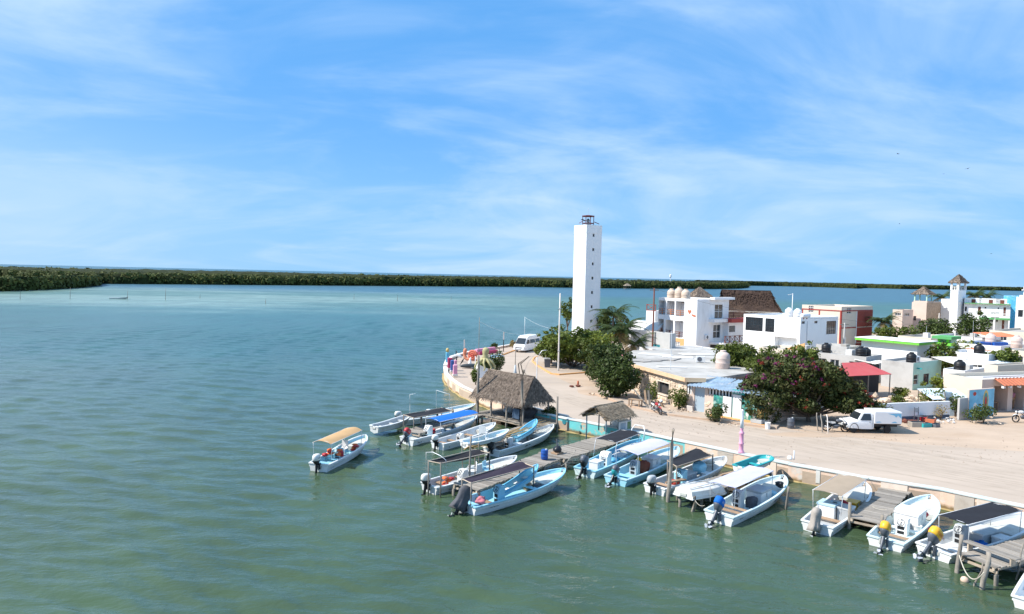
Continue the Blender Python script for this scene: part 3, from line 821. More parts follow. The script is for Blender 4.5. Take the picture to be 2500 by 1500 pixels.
def console(root, x, w, d, h, mat, z0=.10, y=0., holes=True, wheel=True):
    h = h * .86; w = w * .92
    b = MB()
    prof = [(0, 0), (d, 0), (d, h), (d * .35, h), (0, h * .72)]
    vs = [(x + p, y - w / 2, z0 + q) for p, q in prof] + [(x + p, y + w / 2, z0 + q) for p, q in prof]
    n = 5; b.add(vs, [tuple(range(n)), tuple(range(n, 2 * n))[::-1]] + [(i, (i + 1) % n, n + (i + 1) % n, n + i) for i in range(n)])
    c = b.build('console', mat, root)
    md = c.modifiers.new('b', 'BEVEL'); md.width = .025; md.segments = 2
    if holes:
        hb = MB(); hb.bbox(x - .012, x + .02, y - w * .28, y + w * .28, z0 + h * .08, z0 + h * .27, .01)
        hb.bbox(x - .012, x + .02, y - w * .28, y + w * .28, z0 + h * .36, z0 + h * .56, .01); hb.build('locker_shade_panel', M('flat_black'), c)  # black panels on the face, painted shade in place of open lockers
    if wheel:
        wb_ = MB(); q = Matrix.Translation((x + d * .10 - .06, y, z0 + h * .82)) @ Matrix.Rotation(rad(-55), 4, 'Y')
        ring = [q @ Vector((.15 * math.cos(a), .15 * math.sin(a), 0)) for a in [2 * PI * i / 14 for i in range(15)]]
        wb_.tube(ring, .014, 5); wb_.rod(q @ Vector((-.15, 0, 0)), q @ Vector((.15, 0, 0)), .012, n=5); wb_.rod(q @ Vector((0, 0, -.1)), q @ Vector((0, 0, .01)), .02, n=5)
        wb_.build('steering_wheel', M('motor_black'), c, smooth=True)
    return c
def canopy(root, x0, x1, hw, z, cloth, poles, zb=.55, sag=.05, crown=.10, name='canopy', rows=None, tilt=0., yoff=0., pm=None, splay=0.):
    """awning: a sagging cloth on a tube frame; poles = list of (x, side) feet"""
    pm = pm or M('alu')
    nx, ny = 10, 8; b = MB(); vs = []; fs = []
    rg = random.Random(int((x0 + z) * 1000))
    for th in (0, -.012):
        for i in range(nx + 1):
            u = i / nx
            for j in range(ny + 1):
                v = j / ny * 2 - 1
                zz = z + tilt * u + crown * (1 - v * v) - sag * math.sin(u * PI) * (.4 + .6 * (1 - v * v)) + .015 * math.sin(u * 9 + v * 4) + th
                ed = .03 * math.sin(u * PI) * (1 if abs(v) > .99 else 0)
                vs.append((x0 + (x1 - x0) * u, yoff + v * (hw - ed), zz))
    o = (nx + 1) * (ny + 1)
    for i in range(nx):
        for j in range(ny):
            a = i * (ny + 1) + j; q = (a, a + 1, a + ny + 2, a + ny + 1); fs.append(q); fs.append(tuple(k + o for k in q[::-1]))
    b.add(vs, fs)
    c = b.build(name, cloth, root, smooth=True)
    f = MB()
    for x, sg in poles:
        u = (x - x0) / (x1 - x0); zt = z + tilt * u
        f.tube([(x + splay, yoff + sg * (hw - .03), zb), (x + splay * .3, yoff + sg * hw, zt - .25), (x, yoff + sg * hw, zt)], .017, 6)
    xs = sorted(set(x for x, _ in poles))
    for x in xs:
        u = (x - x0) / (x1 - x0); zt = z + tilt * u
        f.tube([(x, yoff + hw * v, zt + crown * (1 - v * v) - .02) for v in (-1, -.6, -.2, .2, .6, 1)], .016, 6)
    for sg in (-1, 1):
        f.tube([(x0, yoff + sg * hw, z - .01), ((x0 + x1) / 2, yoff + sg * hw, z + tilt / 2 - .02), (x1, yoff + sg * hw, z + tilt - .01)], .015, 6)
    f.build('canopy_frame', pm, c, smooth=True)
    return c
def panga(S, head, label, hullm='gel_white', inn='gel_white', rim='gel_white', deck='deck_dirty', L=6.8, B=1.75, z=0., bow_deck=.74, heel=0., cat='boat', name='motor_boat', **k):
    root = thing(name, label, cat, (S[0], S[1], z), rad(head), None)
    root.rotation_euler = (rad(heel), rad(k.pop('trim', -.6)), rad(head))
    if k.get('fb', 0) > .5: k['fb'] = .44
    H = Hull(L, B * .9, **k)
    hull_parts(root, H, M(hullm), M(inn), M(rim), M(deck), bow_deck)
    return root, H
# loose gear (things of their own)
def put(o, boat, x, y, z, rz=0.):
    p = W2(boat, x, y, z); o.location = p; o.rotation_euler = (0, 0, boat.rotation_euler[2] + rz); return o
def cooler(label, l=1.1, w=.6, h=.6, mat='white_plastic', lidm='white_plastic'):
    r = thing('cool_box', label, 'cooler')
    b = MB(); b.bbox(-l / 2, l / 2, -w / 2, w / 2, 0, h * .84, .025); b.build('box', M(mat), r)
    b = MB(); b.bbox(-l / 2 - .02, l / 2 + .02, -w / 2 - .02, w / 2 + .02, h * .845, h, .025); b.build('lid', M(lidm), r)
    b = MB(); b.box(-.06, .06, -w / 2 - .035, -w / 2 - .012, h * .55, h * .8); b.build('latch', M('steel'), r)
    return r
def vests(label, seed, mat='orange_vest'):
    r = thing('life_vest_heap', label, 'life vests'); rg = random.Random(seed)
    for i in range(5):
        b = MB(); b.blob((rg.uniform(-.22, .22), rg.uniform(-.2, .2), .12 + .07 * i), (rg.uniform(.16, .24), rg.uniform(.1, .17), rg.uniform(.06, .11)), seed + i, .25)
        o = b.build('vest', M(mat if i % 3 else 'red_plastic'), r, smooth=True)
    return r
def bucket(label, rr=.16, h=.34, mat='white_plastic'):
    r = thing('bucket', label, 'bucket')
    b = MB(); b.lathe([(rr * .82, 0), (rr * .9, h * .5), (rr, h * .96), (rr * 1.05, h), (rr * .97, h), (rr * .9, h * .85)], 16); b.build('pail', M(mat), r, smooth='auto')
    b = MB(); b.tube([(rr * math.cos(a), 0, h + rr * .6 * math.sin(a)) for a in [PI * i / 10 for i in range(11)]], .008, 5); b.build('handle', M('steel'), r)
    return r
def drum(label, rr=.2, h=.6, mat='blue_plastic'):
    r = thing('barrel', label, 'barrel')
    b = MB(); b.lathe([(rr * .9, 0), (rr, .04), (rr, h * .3), (rr * 1.04, h * .33), (rr, h * .36), (rr, h * .64), (rr * 1.04, h * .67), (rr, h * .7), (rr, h - .05), (rr * .88, h)], 18); b.build('drum', M(mat), r, smooth='auto')
    b = MB(); b.lathe([(.05, h), (.05, h + .05), (.03, h + .055)], 10, Matrix.Translation((rr * .45, 0, 0))); b.build('bung', M('white_plastic'), r)
    return r
def chair(label, mat='white_plastic'):
    r = thing('plastic_chair', label, 'chair')
    b = MB(); b.bbox(-.22, .22, -.22, .22, .40, .435, .012); b.build('seat', M(mat), r)
    b = MB(); b.loft([[(-.20 - .03 * q - .02 * (abs(y) * 4) ** 2 * -1 * .3, y, .43 + .45 * q) for y in (-.21, -.12, 0, .12, .21)] + [(-.23 - .03 * q, y, .43 + .45 * q) for y in (.21, .12, 0, -.12, -.21)] for q in (0, .5, .9, 1)]); b.build('backrest', M(mat), r)
    for sx in (-1, 1):
        for sy in (-1, 1):
            b = MB(); b.rod((sx * .2, sy * .2, .41), (sx * .23, sy * .23, 0), .022, .018, 6); b.build('leg', M(mat), r)
    for sy in (-1, 1):
        b = MB(); b.tube([(-.22, sy * .23, .64), (.1, sy * .25, .64), (.2, sy * .235, .6), (.21, sy * .22, .42)], .02, 6); b.build('armrest', M(mat), r)
    return r
def bundle(label, mat, r=(.3, .25, .2), seed=3, cat='bundle', name='bundle'):
    """soft heap: folded cloth, net or sack"""
    t = thing(name, label, cat)
    b = MB(); b.blob((0, 0, r[2] * .8), r, seed, .3, 3); b.build('heap', M(mat), t, smooth=True)
    b = MB(); b.blob((r[0] * .45, r[1] * .2, r[2] * 1.15), (r[0] * .6, r[1] * .6, r[2] * .6), seed + 1, .35, 2); b.build('fold', M(mat), t, smooth=True)
    return t
def rope_line(a, b, sag=.25, r=.011, label='', mat='rope', cat='rope', name='mooring_rope', group=None):
    a = Vector(a); b = Vector(b); m = MB(); n = 10
    m.tube([a.lerp(b, i / n) - Vector((0, 0, sag * 4 * (i / n) * (1 - i / n))) for i in range(n + 1)], r, 5)
    return tag(m.build(name, M(mat), None, True), label, cat, group)
# ------------------------------------------------------------------ the moored boats
def P0(px, py, z=0.): return G(px, py, z)
# 1: open boat under a tan awning, alone on the water
b, H = panga(P0(778, 1150), 74, 'open white and blue boat under a tan awning, lying alone away from the docks', 'gel_white', 'gel_sky', 'gel_white', L=5.5, B=1.65, bow_deck=.72)
outboard(b, -.03, .50, M('motor_white'), M('motor_black'), 4, word='115', wordmat=M('print_blue'), s=1.05)
for t in (.13, .30, .44, .58): thwart(b, H, t, .26, mat=M('gel_sky'))
console(b, 2.0, .5, .4, .75, M('gel_sky'))
canopy(b, .5, 4.2, .60, 1.45, M('cloth_tan'), [(.6, -1), (.6, 1), (4.1, -1), (4.1, 1)], .5, .03, .14, yoff=.12)
hull_text(b, H, 'YUC-204', .05, .30, .10, M('print_dark'))
B1 = b
put(chair('white plastic chair facing aft in the boat under the tan awning'), b, 3.05, .2, .12, PI)
put(vests('orange life vests piled to port under the tan awning', 5), b, 1.55, .45, .38)
put(vests('orange and red life vests on the middle seat under the tan awning', 9), b, 1.75, -.42, .38)
put(vests('red life vests near the bow of the boat under the tan awning', 14), b, 3.6, -.35, .30)
# 2: little skiff on posts
b, H = panga(P0(913, 1063), 50, 'small weathered white skiff hauled up on posts beside the far dock', 'gel_greywhite', 'gel_grey', 'gel_white', L=3.3, B=1.25, z=.22, bow_deck=0, fb=.42, rise=.42, draft=.10)
for t in (.2, .5, .75): thwart(b, H, t, .2, mat=M('gel_greywhite'))
B2 = b
# 3: farthest boat, white motor
b, H = panga(P0(978, 1036), 38, 'farthest white panga with a white motor beside the black shade net', 'gel_white', 'gel_pale_blue', 'gel_white', L=6.8, bow_deck=.70)
outboard(b, -.03, .50, M('motor_white'), M('motor_black'), 6, word='75', wordmat=M('print_dark'))
console(b, 2.2, .45, .4, .85, M('gel_white'))
for t in (.12, .5): thwart(b, H, t, mat=M('deck_dirty'))
f = MB(); f.tube([(1.2, .75, .5), (1.2, .75, 2.0), (1.5, .4, 2.1)], .02); f.tube([(3.6, .8, .55), (3.6, .8, 2.1), (3.8, -.8, 2.0), (3.8, -.8, .55)], .02); f.build('bare_frame', M('alu'), b, True)
put(cooler('white cool box standing in the farthest panga', .5, .45, .5), b, 1.4, .1, .1)
B3 = b
# 4: blue awning, red motor
b, H = panga(P0(993, 1085), 52, 'white panga with a bright blue awning and a red motor', 'gel_white', 'gel_pale_blue', 'gel_white', L=7.0, bow_deck=.72)
outboard(b, -.03, .52, M('red_plastic'), M('motor_grey'), 42, word='F75', wordmat=M('white_plastic'))
console(b, 1.75, .5, .45, .95, M('gel_white'))
for t in (.1, .42, .55): thwart(b, H, t, mat=M('deck_dirty'))
canopy(b, 1.9, 5.9, .70, 1.35, M('cloth_blue'), [(2.0, -1), (2.0, 1), (5.8, -1), (5.8, 1)], .5, .03, .10, yoff=-.45)
hull_text(b, H, 'MA-34', .06, .28, .13, M('print_dark'))
put(vests('red life vests behind the console of the boat with the blue awning', 21, 'red_plastic'), b, 2.45, 0, .12)
put(cooler('white cool box under the blue awning', .8, .5, .45), b, 3.0, .1, .1)
B4 = b
# 5: shorter white boat, white motor
b, H = panga(P0(1068, 1096), 50, 'short white boat with a white motor between the blue awning and the bamboo poles', 'gel_white', 'gel_greywhite', 'gel_white', L=5.6, B=1.6, bow_deck=.75)
outboard(b, -.03, .50, M('motor_white'), M('motor_black'), 3, s=.9)
console(b, 1.9, .45, .38, .62, M('gel_greywhite'))
for t in (.1, .25, .55): thwart(b, H, t, mat=M('wood_brown'))
hull_text(b, H, '48', .08, .28, .12, M('print_dark'))
B5 = b
# 5b: white and blue skiff across the bamboo dock
b, H = panga(P0(1133, 1087, .9), 40, 'white skiff with a pale blue rim resting up on the dock under the bamboo poles', 'gel_white', 'gel_pale_blue', 'gel_white', L=3.5, B=1.15, z=.72, bow_deck=.8, fb=.36, rise=.42, draft=.02)
for t in (.25, .55): thwart(b, H, t, .2, mat=M('gel_white'))
put(chair('white plastic chair standing on the skiff by the bamboo poles'), b, 1.55, .1, .30, .6)
B5b = b
# 6: white boat carrying a blue dinghy, black motor
b, H = panga(P0(1200, 1113), 53, 'white panga carrying a bright blue dinghy, its motor black', 'gel_white', 'gel_greywhite', 'gel_white', L=6.9, bow_deck=.70)
outboard(b, -.03, .52, M('motor_black'), M('motor_black'), 18)
c = console(b, 1.55, .52, .4, .85, M('gel_greywhite'), wheel=False)
for t in (.06, .17, .3): thwart(b, H, t, .22, mat=M('wood_brown'))
hull_text(b, H, 'MAR-171', .38, .38, .16, M('print_dark'))
B6 = b
d, Hd = panga(W2(b, 2.3, .0, 0)[:2], 56, 'bright blue dinghy loaded inside the white panga', 'gel_sky', 'gel_sky', 'gel_blue', L=3.0, B=1.05, z=.42, bow_deck=0, heel=-10, trim=-7, fb=.34, rise=.5, draft=.06, cat='dinghy', name='dinghy')
for t in (.3, .6): thwart(d, Hd, t, .2, mat=M('gel_white'))
put(cooler('low white cool box aft of the blue dinghy', .6, .4, .35, 'white_plastic', 'white_plastic'), b, 2.15, -.35, .12)
# 7: grey-white boat, white motor, under the net
b, H = panga(P0(1047, 1203), 44, 'grey-white panga with orange vests in its stern, moored left of the plum awning', 'gel_greywhite', 'gel_grey', 'gel_white', L=6.3, bow_deck=.70)
outboard(b, -.03, .52, M('motor_white'), M('motor_black'), 8)
console(b, 2.05, .5, .42, .8, M('gel_greywhite'), holes=False)
for t in (.14, .36): thwart(b, H, t, .3, mat=M('wood_brown'))
hull_text(b, H, 'MA-2', .13, .30, .12, M('print_dark'))
f = MB()
f.tube([(.35, .72, .5), (.35, .72, 1.9), (.45, .3, 1.98), (.5, -.3, 1.9), (.55, -.7, 1.75), (.55, -.72, .5)], .018); f.build('bare_frame', M('alu'), b, True)
put(vests('red and orange life vests in the stern of the grey-white panga', 31), b, 1.25, .1, .15)
put(chair('white plastic chair in the grey-white panga', 'white_plastic'), b, 3.1, .2, .12, 2.6)
put(chair('pale blue chair in the grey-white panga', 'gel_sky'), b, 3.9, -.2, .12, -1.2)
B7 = b
# 8: the large blue boat in front, motor covered
b, H = panga(P0(1137, 1252), 43, 'large white and sky blue panga in front, its motor under a dark cloth cover', 'gel_white', 'gel_sky', 'gel_sky', L=6.9, B=1.95, bow_deck=.72, fb=.56)
outboard(b, -.05, .55, None, M('motor_black'), 34, cover=M('cloth_grey'), s=1.25)
console(b, 1.75, .46, .42, 1.0, M('gel_sky'), y=-.18)
thwart(b, H, .05, .35, mat=M('gel_sky')); thwart(b, H, .17, .26, mat=M('wood_brown')); thwart(b, H, .60, .3, mat=M('gel_sky'))
hull_text(b, H, 'MA 198 YUC', .13, .50, .10, M('print_dark'))
hull_text(b, H, '(', .76, .35, .26, M('print_dark'))
B8 = b
put(bundle('pink bundle in the stern of the large sky blue panga', 'pink_cloth' if 'pink_cloth' in _M else M('pink_cloth', (.55, .18, .22), .9, .2, 6).name, (.28, .22, .18), 4), b, 1.15, .25, .14)
d, Hd = panga(W2(b, 2.2, -.02, 0)[:2], 45, 'sky blue dinghy lying inside the large front panga', 'gel_sky', 'gel_sky', 'gel_blue', L=2.9, B=1.0, z=.30, bow_deck=0, heel=-8, trim=-10, fb=.32, rise=.45, draft=.04, cat='dinghy', name='dinghy')
for t in (.2, .45, .66): thwart(d, Hd, t, .22, mat=M('gel_white'))
put(bundle('dark coiled rope and sack near the bow of the large sky blue panga', 'cloth_grey', (.3, .26, .2), 8), b, 4.65, -.15, .16)
put(bundle('brown sack near the bow of the large sky blue panga', 'wood_brown', (.24, .22, .2), 12), b, 4.4, .25, .16)
# 9: blue boat, black canopy
b, H = panga(P0(1427, 1163), 53, 'blue panga under a black canopy, moored at the plank dock by the kiosk', 'gel_mint', 'gel_blue', 'gel_sky', L=7.2, B=1.9, bow_deck=.74)
outboard(b, -.05, .55, M('motor_grey'), M('motor_black'), 30, s=1.15, cowl_low=M('motor_black'))
console(b, 2.1, .6, .55, .95, M('white_plastic'))
for t in (.05, .52): thwart(b, H, t, .3, mat=M('gel_sky'))
canopy(b, 2.7, 5.9, .72, 1.5, M('cloth_black'), [(2.8, -1), (2.8, 1), (5.8, -1), (5.8, 1)], .5, .03, .05, splay=-.3, yoff=.2)
f = MB(); f.tube([(6.5, -.45, .9), (6.6, -.45, 1.5), (6.75, -.3, 1.75), (6.75, .3, 1.75), (6.6, .45, 1.5), (6.5, .45, .9)], .035, 8); f.build('bow_rail', M('white_plastic'), b, True)
put(cooler('white cool box behind the console of the blue panga with the black canopy', .72, .6, .6, 'white_plastic', 'gel_greywhite'), b, 1.15, -.1, .1)
put(cooler('low white locker box forward in the blue panga with the black canopy', .8, .6, .35), b, 4.2, 0, .12)
put(bundle('blue tarpaulin folded forward in the blue panga', 'gel_blue', (.4, .3, .18), 6), b, 3.5, .1, .14)
B9 = b
# 10: light blue boat, lilac-white awning
b, H = panga(P0(1502, 1184), 49, 'light blue panga under a lilac-white awning', 'gel_sky', 'gel_sky', 'gel_pale_blue', L=7.1, B=1.9, bow_deck=.72)
outboard(b, -.05, .52, M('motor_grey'), M('motor_black'), 38, cowl_low=M('gel_teal'))
console(b, 1.95, .5, .45, .9, M('gel_grey'), y=.1)
for t in (.04, .15, .5): thwart(b, H, t, .3, mat=M('gel_sky' if t > .1 else 'gel_pale_blue'))
canopy(b, 1.3, 5.0, .72, 1.5, M('cloth_white'), [(1.4, -1), (1.4, 1), (4.9, -1), (4.9, 1)], .5, .05, .12, yoff=.15)
hull_text(b, H, 'MA-21', .10, .34, .12, M('print_dark'))
put(cooler('tall grey-white cool box amidships in the light blue panga', .9, .75, .85, 'white_plastic', 'gel_greywhite'), b, 3.6, -.15, .1)
put(bundle('rust brown jackets heaped beside the console of the light blue panga', 'rust_cloth' if 'rust_cloth' in _M else M('rust_cloth', (.18, .05, .03), .9, .2, 6).name, (.34, .3, .42), 17), b, 2.75, -.2, .12)
put(bundle('yellow rain jacket on top of the rust brown heap', 'yellow_plastic', (.14, .12, .1), 18), b, 2.55, .05, .85)
put(bucket('pale bucket by the motor of the light blue panga', .15, .3, 'gel_sky'), b, .55, .25, .3)
B10 = b
# 11: white boat, grey motor, bags
b, H = panga(P0(1597, 1206), 42, 'white panga with a grey motor and a grey console, left of the upturned skiff', 'gel_white', 'gel_grey', 'gel_white', L=6.9, B=1.8, bow_deck=.68)
outboard(b, -.05, .5, M('gel_grey'), M('motor_black'), 4, s=1.05)
console(b, 2.0, .62, .45, .95, M('gel_sky'), y=-.1)
for t in (.05, .14): thwart(b, H, t, .26, mat=M('gel_white' if t < .1 else 'wood_brown'))
hull_text(b, H, 'MA-07', .06, .30, .12, M('print_dark'))
put(cooler('long grey locker box behind the console of the white panga', 1.1, .7, .5, 'gel_grey', 'gel_greywhite'), b, 3.05, .1, .1)
put(bundle('big light blue bag on the boxes of the white panga', 'gel_sky', (.42, .34, .36), 23, 'bag', 'bag'), b, 4.0, -.1, .4)
put(bundle('red cloth folded on the stern of the white panga', 'print_red', (.36, .24, .1), 25), b, 1.35, -.3, .36)
put(bundle('coiled grey rope on the fore deck of the white panga', 'rope', (.26, .26, .08), 26), b, 5.3, .0, .72)
put(cooler('small white crate forward in the white panga', .5, .4, .42, 'white_plastic', 'white_plastic'), b, 4.1, -.55, .12)
B11 = b
# 14: white mint boat, blue motor
b, H = panga(P0(1754, 1277), 45, 'mint-white panga with a bright blue motor under a white awning', 'gel_white', 'gel_mint', 'gel_mint', L=7.0, B=1.95, bow_deck=.70, fb=.56)
outboard(b, -.05, .55, M('cloth_blue'), M('motor_grey'), 40, word='F115', wordmat=M('white_plastic'), s=1.2)
console(b, 2.15, .5, .45, 1.0, M('gel_greywhite'), y=.25)
for t in (.05, .16, .24): thwart(b, H, t, .26, mat=M('gel_white' if t < .1 else 'wood_brown'))
canopy(b, 1.0, 5.2, .66, 1.5, M('cloth_white'), [(1.1, -1), (1.1, 1), (5.1, -1), (5.1, 1)], .5, .02, .03, yoff=.42)
hull_text(b, H, 'MA-50', .10, .42, .10, M('print_dark'))
hull_text(b, H, 'Alejandro', .60, .30, .30, M('print_blue'), slant=.25)
put(cooler('large white and grey cool box in the mint-white panga', 1.15, .8, .78, 'white_plastic', 'gel_grey'), b, 3.9, -.1, .1)
put(bundle('dark net sack behind the console of the mint-white panga', 'cloth_grey', (.3, .28, .3), 33), b, 2.95, -.2, .12)
put(bundle('black coil at the bow of the mint-white panga', 'motor_black', (.2, .2, .14), 34), b, 5.4, -.5, .75)
put(bundle('light blue bottles forward in the mint-white panga', 'gel_sky', (.25, .25, .2), 35), b, 4.95, -.35, .2)
B14 = b
# 15: tan awning, motor covered in khaki
b, H = panga(P0(1994, 1301), 47, 'white panga under a sandy brown awning, its motor covered with a khaki cloth', 'gel_white', 'gel_grey', 'gel_white', L=6.9, B=1.85, bow_deck=.70)
outboard(b, -.05, .55, None, M('motor_black'), 20, cover=M('cloth_khaki'), s=1.1)
console(b, 2.25, .55, .4, .9, M('gel_pale_blue'), holes=False)
for t in (.04, .2): thwart(b, H, t, .3, mat=M('gel_white' if t < .1 else 'wood_brown'))
canopy(b, 1.5, 5.2, .66, 1.45, M('cloth_sand'), [(1.6, -1), (1.6, 1), (5.1, -1), (5.1, 1)], .5, .03, .05, yoff=.12)
hull_text(b, H, 'MA-118', .09, .36, .10, M('print_dark'))
put(cooler('white box beside the pale blue console under the sandy awning', .8, .8, .75, 'white_plastic', 'gel_pale_blue'), b, 2.2, .25, .1)
put(cooler('grey box beside the pale blue console under the sandy awning', .7, .6, .7, 'gel_grey', 'gel_greywhite'), b, 2.35, -.5, .1)
put(vests('dark red life vests under the sandy awning', 41, 'red_plastic'), b, 3.4, -.2, .3)
put(cooler('yellow crate under the sandy awning', .7, .5, .4, 'yellow_plastic', 'yellow_plastic'), b, 4.3, -.2, .14)
put(drum('red tank lying under the sandy awning', .2, .5, 'red_plastic'), b, 3.3, .35, .15)
B15 = b
# 16: mint-white boat, yellow motor
b, H = panga(P0(2160, 1341), 45, 'white panga with a yellow-topped motor beside the plank dock', 'gel_white', 'gel_mint', 'gel_mint', L=6.9, B=1.9, bow_deck=.72)
outboard(b, -.05, .55, M('yellow_plastic'), M('motor_grey'), 34, word='FANI', wordmat=M('print_red'), s=1.15)
console(b, 1.95, .55, .45, .85, M('white_plastic'), y=-.05)
for t in (.05, .17, .34): thwart(b, H, t, .26, mat=M('gel_mint' if t != .17 else 'wood_brown'))
hull_text(b, H, 'MA-90', .20, .30, .10, M('print_dark'))
put(cooler('large white cool box amidships in the boat with the yellow-topped motor', 1.3, 1.0, .75), b, 3.7, .05, .1)
put(bucket('white bucket beside the large cool box', .18, .3), b, 3.0, -.45, .12)
put(bundle('grey sack between the console and the large cool box', 'cloth_khaki', (.28, .26, .28), 44), b, 2.75, .1, .12)
put(bundle('magenta cloth on the fore end of the large cool box', 'red_plastic', (.14, .14, .12), 45), b, 4.5, -.35, .45)
B16 = b
# 17: black awning, yellow motor, at the end dock
b, H = panga((17.65, 28.15), 27, 'white panga with a yellow motor under a black awning at the nearest dock', 'gel_white', 'gel_greywhite', 'gel_white', L=7.2, B=1.95, bow_deck=.66)
outboard(b, -.05, .58, M('yellow_plastic'), M('motor_grey'), 48, word='MORELIA', wordmat=M('print_red'), s=1.25)
console(b, 2.2, .5, .42, .95, M('gel_grey'), y=.3)
for t in (.05, .13, .5): thwart(b, H, t, .28, mat=M('gel_white'))
canopy(b, .9, 4.9, .62, 1.55, M('cloth_black'), [(1.0, -1), (1.0, 1), (4.8, -1), (4.8, 1)], .5, .02, .02, yoff=-.2)
hull_text(b, H, 'MA-54', .10, .36, .13, M('print_dark'))
put(cooler('grey locker with a white end in the panga under the black awning', 1.3, .8, .55, 'gel_grey', 'gel_greywhite'), b, 3.6, .1, .1)
put(cooler('white cool box beside the grey locker under the black awning', .7, .4, .45), b, 3.75, -.6, .12)
put(bundle('blue and white net bag under the black awning', 'cloth_blue', (.3, .26, .14), 51), b, 2.75, -.35, .13)
B17 = b
# 18: corner boat, blue motor
b, H = panga(P0(2530, 1500), 42, 'white boat cut by the picture corner, its motor topped in blue', 'gel_white', 'gel_white', 'gel_white', L=6.8, B=1.9)
outboard(b, -.05, .55, M('gel_blue'), M('motor_grey'), 46, s=1.2)
for t in (.05, .2): thwart(b, H, t, .28, mat=M('gel_white'))
B18 = b
# 12: upturned skiff on the dock
p12 = P0(1668, 1216, .55)
root = thing('skiff', 'upturned white skiff with a rust-stained transom lying on the dock', 'boat', (p12.x, p12.y, 1.02), rad(40))
M('gel_stained', (.74, .72, .66), .4, .06, 1.2, dirt=((.42, .20, .06), .8, 2.2))
root.rotation_euler = (PI, rad(2), rad(40))
Hs = Hull(3.5, 1.35, .42, .30, .06)
hull_parts(root, Hs, M('gel_stained'), M('gel_greywhite'), M('gel_white'), M('deck_dirty'), 0)
kb = MB()
for y in (-.28, .28): kb.tube([(.1, y, -.055), (1.6, y, -.06), (2.6, y * .8, -.02)], .03, 6)
kb.build('keel_strip', M('gel_white'), root, True)
# 13: teal skiff on the dock by the wall
p13 = P0(1806, 1152, .9)
root, Hs = panga((p13.x, p13.y), 38, 'small teal-lined skiff standing on the dock below the pink lamp post', 'gel_white', 'gel_teal', 'gel_teal', L=2.9, B=1.2, z=.82, bow_deck=.8, fb=.38, rise=.16, draft=.04, full=6.)
for t in (.12, .5): thwart(root, Hs, t, .24, mat=M('gel_teal'))
# the far punt and the marker stakes out on the flats
pf = P0(268, 730)
root, Hs = panga((pf.x, pf.y), 4, 'long pale punt anchored alone on the shallow flats', 'gel_greywhite', 'gel_grey', 'gel_white', L=6.4, B=1.6, bow_deck=.8)
for i, (px, py) in enumerate([(49, 731), (171, 731), (404, 733), (488, 729), (648, 742), (864, 731), (970, 735), (1101, 733), (311, 731)]):
    g = P0(px, py); mbs = MB(); h = (2.4, 3.9, 4.2, 1.6, 1.8, 2.2, 2.4, 1.8, 3.0)[i]
    mbs.tube([(0, 0, -1), (.04, .02, h * .5), (.1, .05, h)], [.08, .07, .05], 6)
    o = mbs.build('marker_stake', M('post_wood'), None, True); o.location = g
    tag(o, ['short stake standing in the flats at the far left', 'tall stake left of the anchored punt', 'tallest stake right of the anchored punt', 'low stake farther along the flats', 'low stake on the flats left of centre', 'stake on the flats nearest the picture middle', 'dark stake in the open water beyond the docks', 'stake nearest the lighthouse side of the flats', 'thin stake at the bow of the anchored punt'][i], 'stake', 'marker stakes on the flats')
# ------------------------------------------------------------------ docks
def dock(label, A, B, C, z=.6, pw=.17, posts=True, mat='wood_grey', seed=1, tall=None, gap=.02):
    """plank dock from its outer end (A left, B right corner) to its inner end (C left corner), pixels surveyed at deck level"""
    a, b, c = G(*A, z), G(*B, z), G(*C, z)
    ax = (c - a); Ln = ax.length; ax.normalize(); side = Vector((ax.y, -ax.x, 0)); w = max(.9, (b - a).dot(side))
    head = math.atan2(ax.y, ax.x)
    r = thing('dock', label, 'dock', (a.x, a.y, 0), head)
    rg = random.Random(seed)
    x = 0.
    while x < Ln:
        q = pw * rg.uniform(.8, 1.25)
        plank(r, (x + q / 2, -w / 2 + rg.uniform(-.04, .04), z + rg.uniform(-.014, .014)), (q - gap, w + rg.uniform(-.1, .1), .045), rg.uniform(-.018, .018), M(mat))
        x += q
    for y in (-.12, -w + .12):
        plank(r, (Ln / 2, y, z - .10), (Ln, .10, .13), 0, M('wood_pale'), 'stringer')
    n = max(2, int(Ln / 1.9)); pm = M('post_wood')
    for i in range(n + 1):
        for k, y in enumerate((-.02, -w + .02)):
            hgt = z - .02 if not (tall and (i, k) in tall) else tall[(i, k)]
            m = MB(); m.tube([(0, 0, -1.6), (rg.uniform(-.03, .03), rg.uniform(-.03, .03), z * .5), (rg.uniform(-.05, .05), rg.uniform(-.05, .05), hgt)], [.085, .08, .07], 8)
            o = m.build('post', pm, r, True); o.location = (.1 + (Ln - .2) * i / n, y, 0)
        plank(r, (.1 + (Ln - .2) * i / n, -w / 2, z - .2), (.09, w, .09), 0, M('wood_pale'), 'cross_beam')
    return r
D2 = dock('narrow far dock between the farthest panga and the blue awning', (985, 1052), (1010, 1064), (1140, 1008), .55, seed=2, tall={(1, 0): 1.3, (2, 0): 1.3, (3, 0): 1.2})
D3 = dock('plank dock carrying the long bamboo poles', (1150, 1078), (1193, 1092), (1312, 1027), .6, seed=3, tall={(0, 1): 1.0, (4, 1): 2.6})
D4 = dock('outer dock under the plum awning beside the large sky blue panga', (1104, 1182), (1150, 1205), (1318, 1107), .62, seed=4)
D4b = dock('clean plank dock leading to the thatched kiosk', (1316, 1106), (1366, 1126), (1474, 1062), .66, pw=.15, seed=5)
D6 = dock('dock under the upturned skiff and the teal skiff', (1652, 1196), (1702, 1217), (1828, 1137), .55, seed=6, tall={(0, 1): .75})
D7 = dock('short wide dock of weathered planks between the sandy awning and the yellow-topped motor', (2072, 1263), (2147, 1286), (2149, 1189), .58, pw=.21, seed=7, tall={(0, 0): 1.25, (0, 1): 1.0})
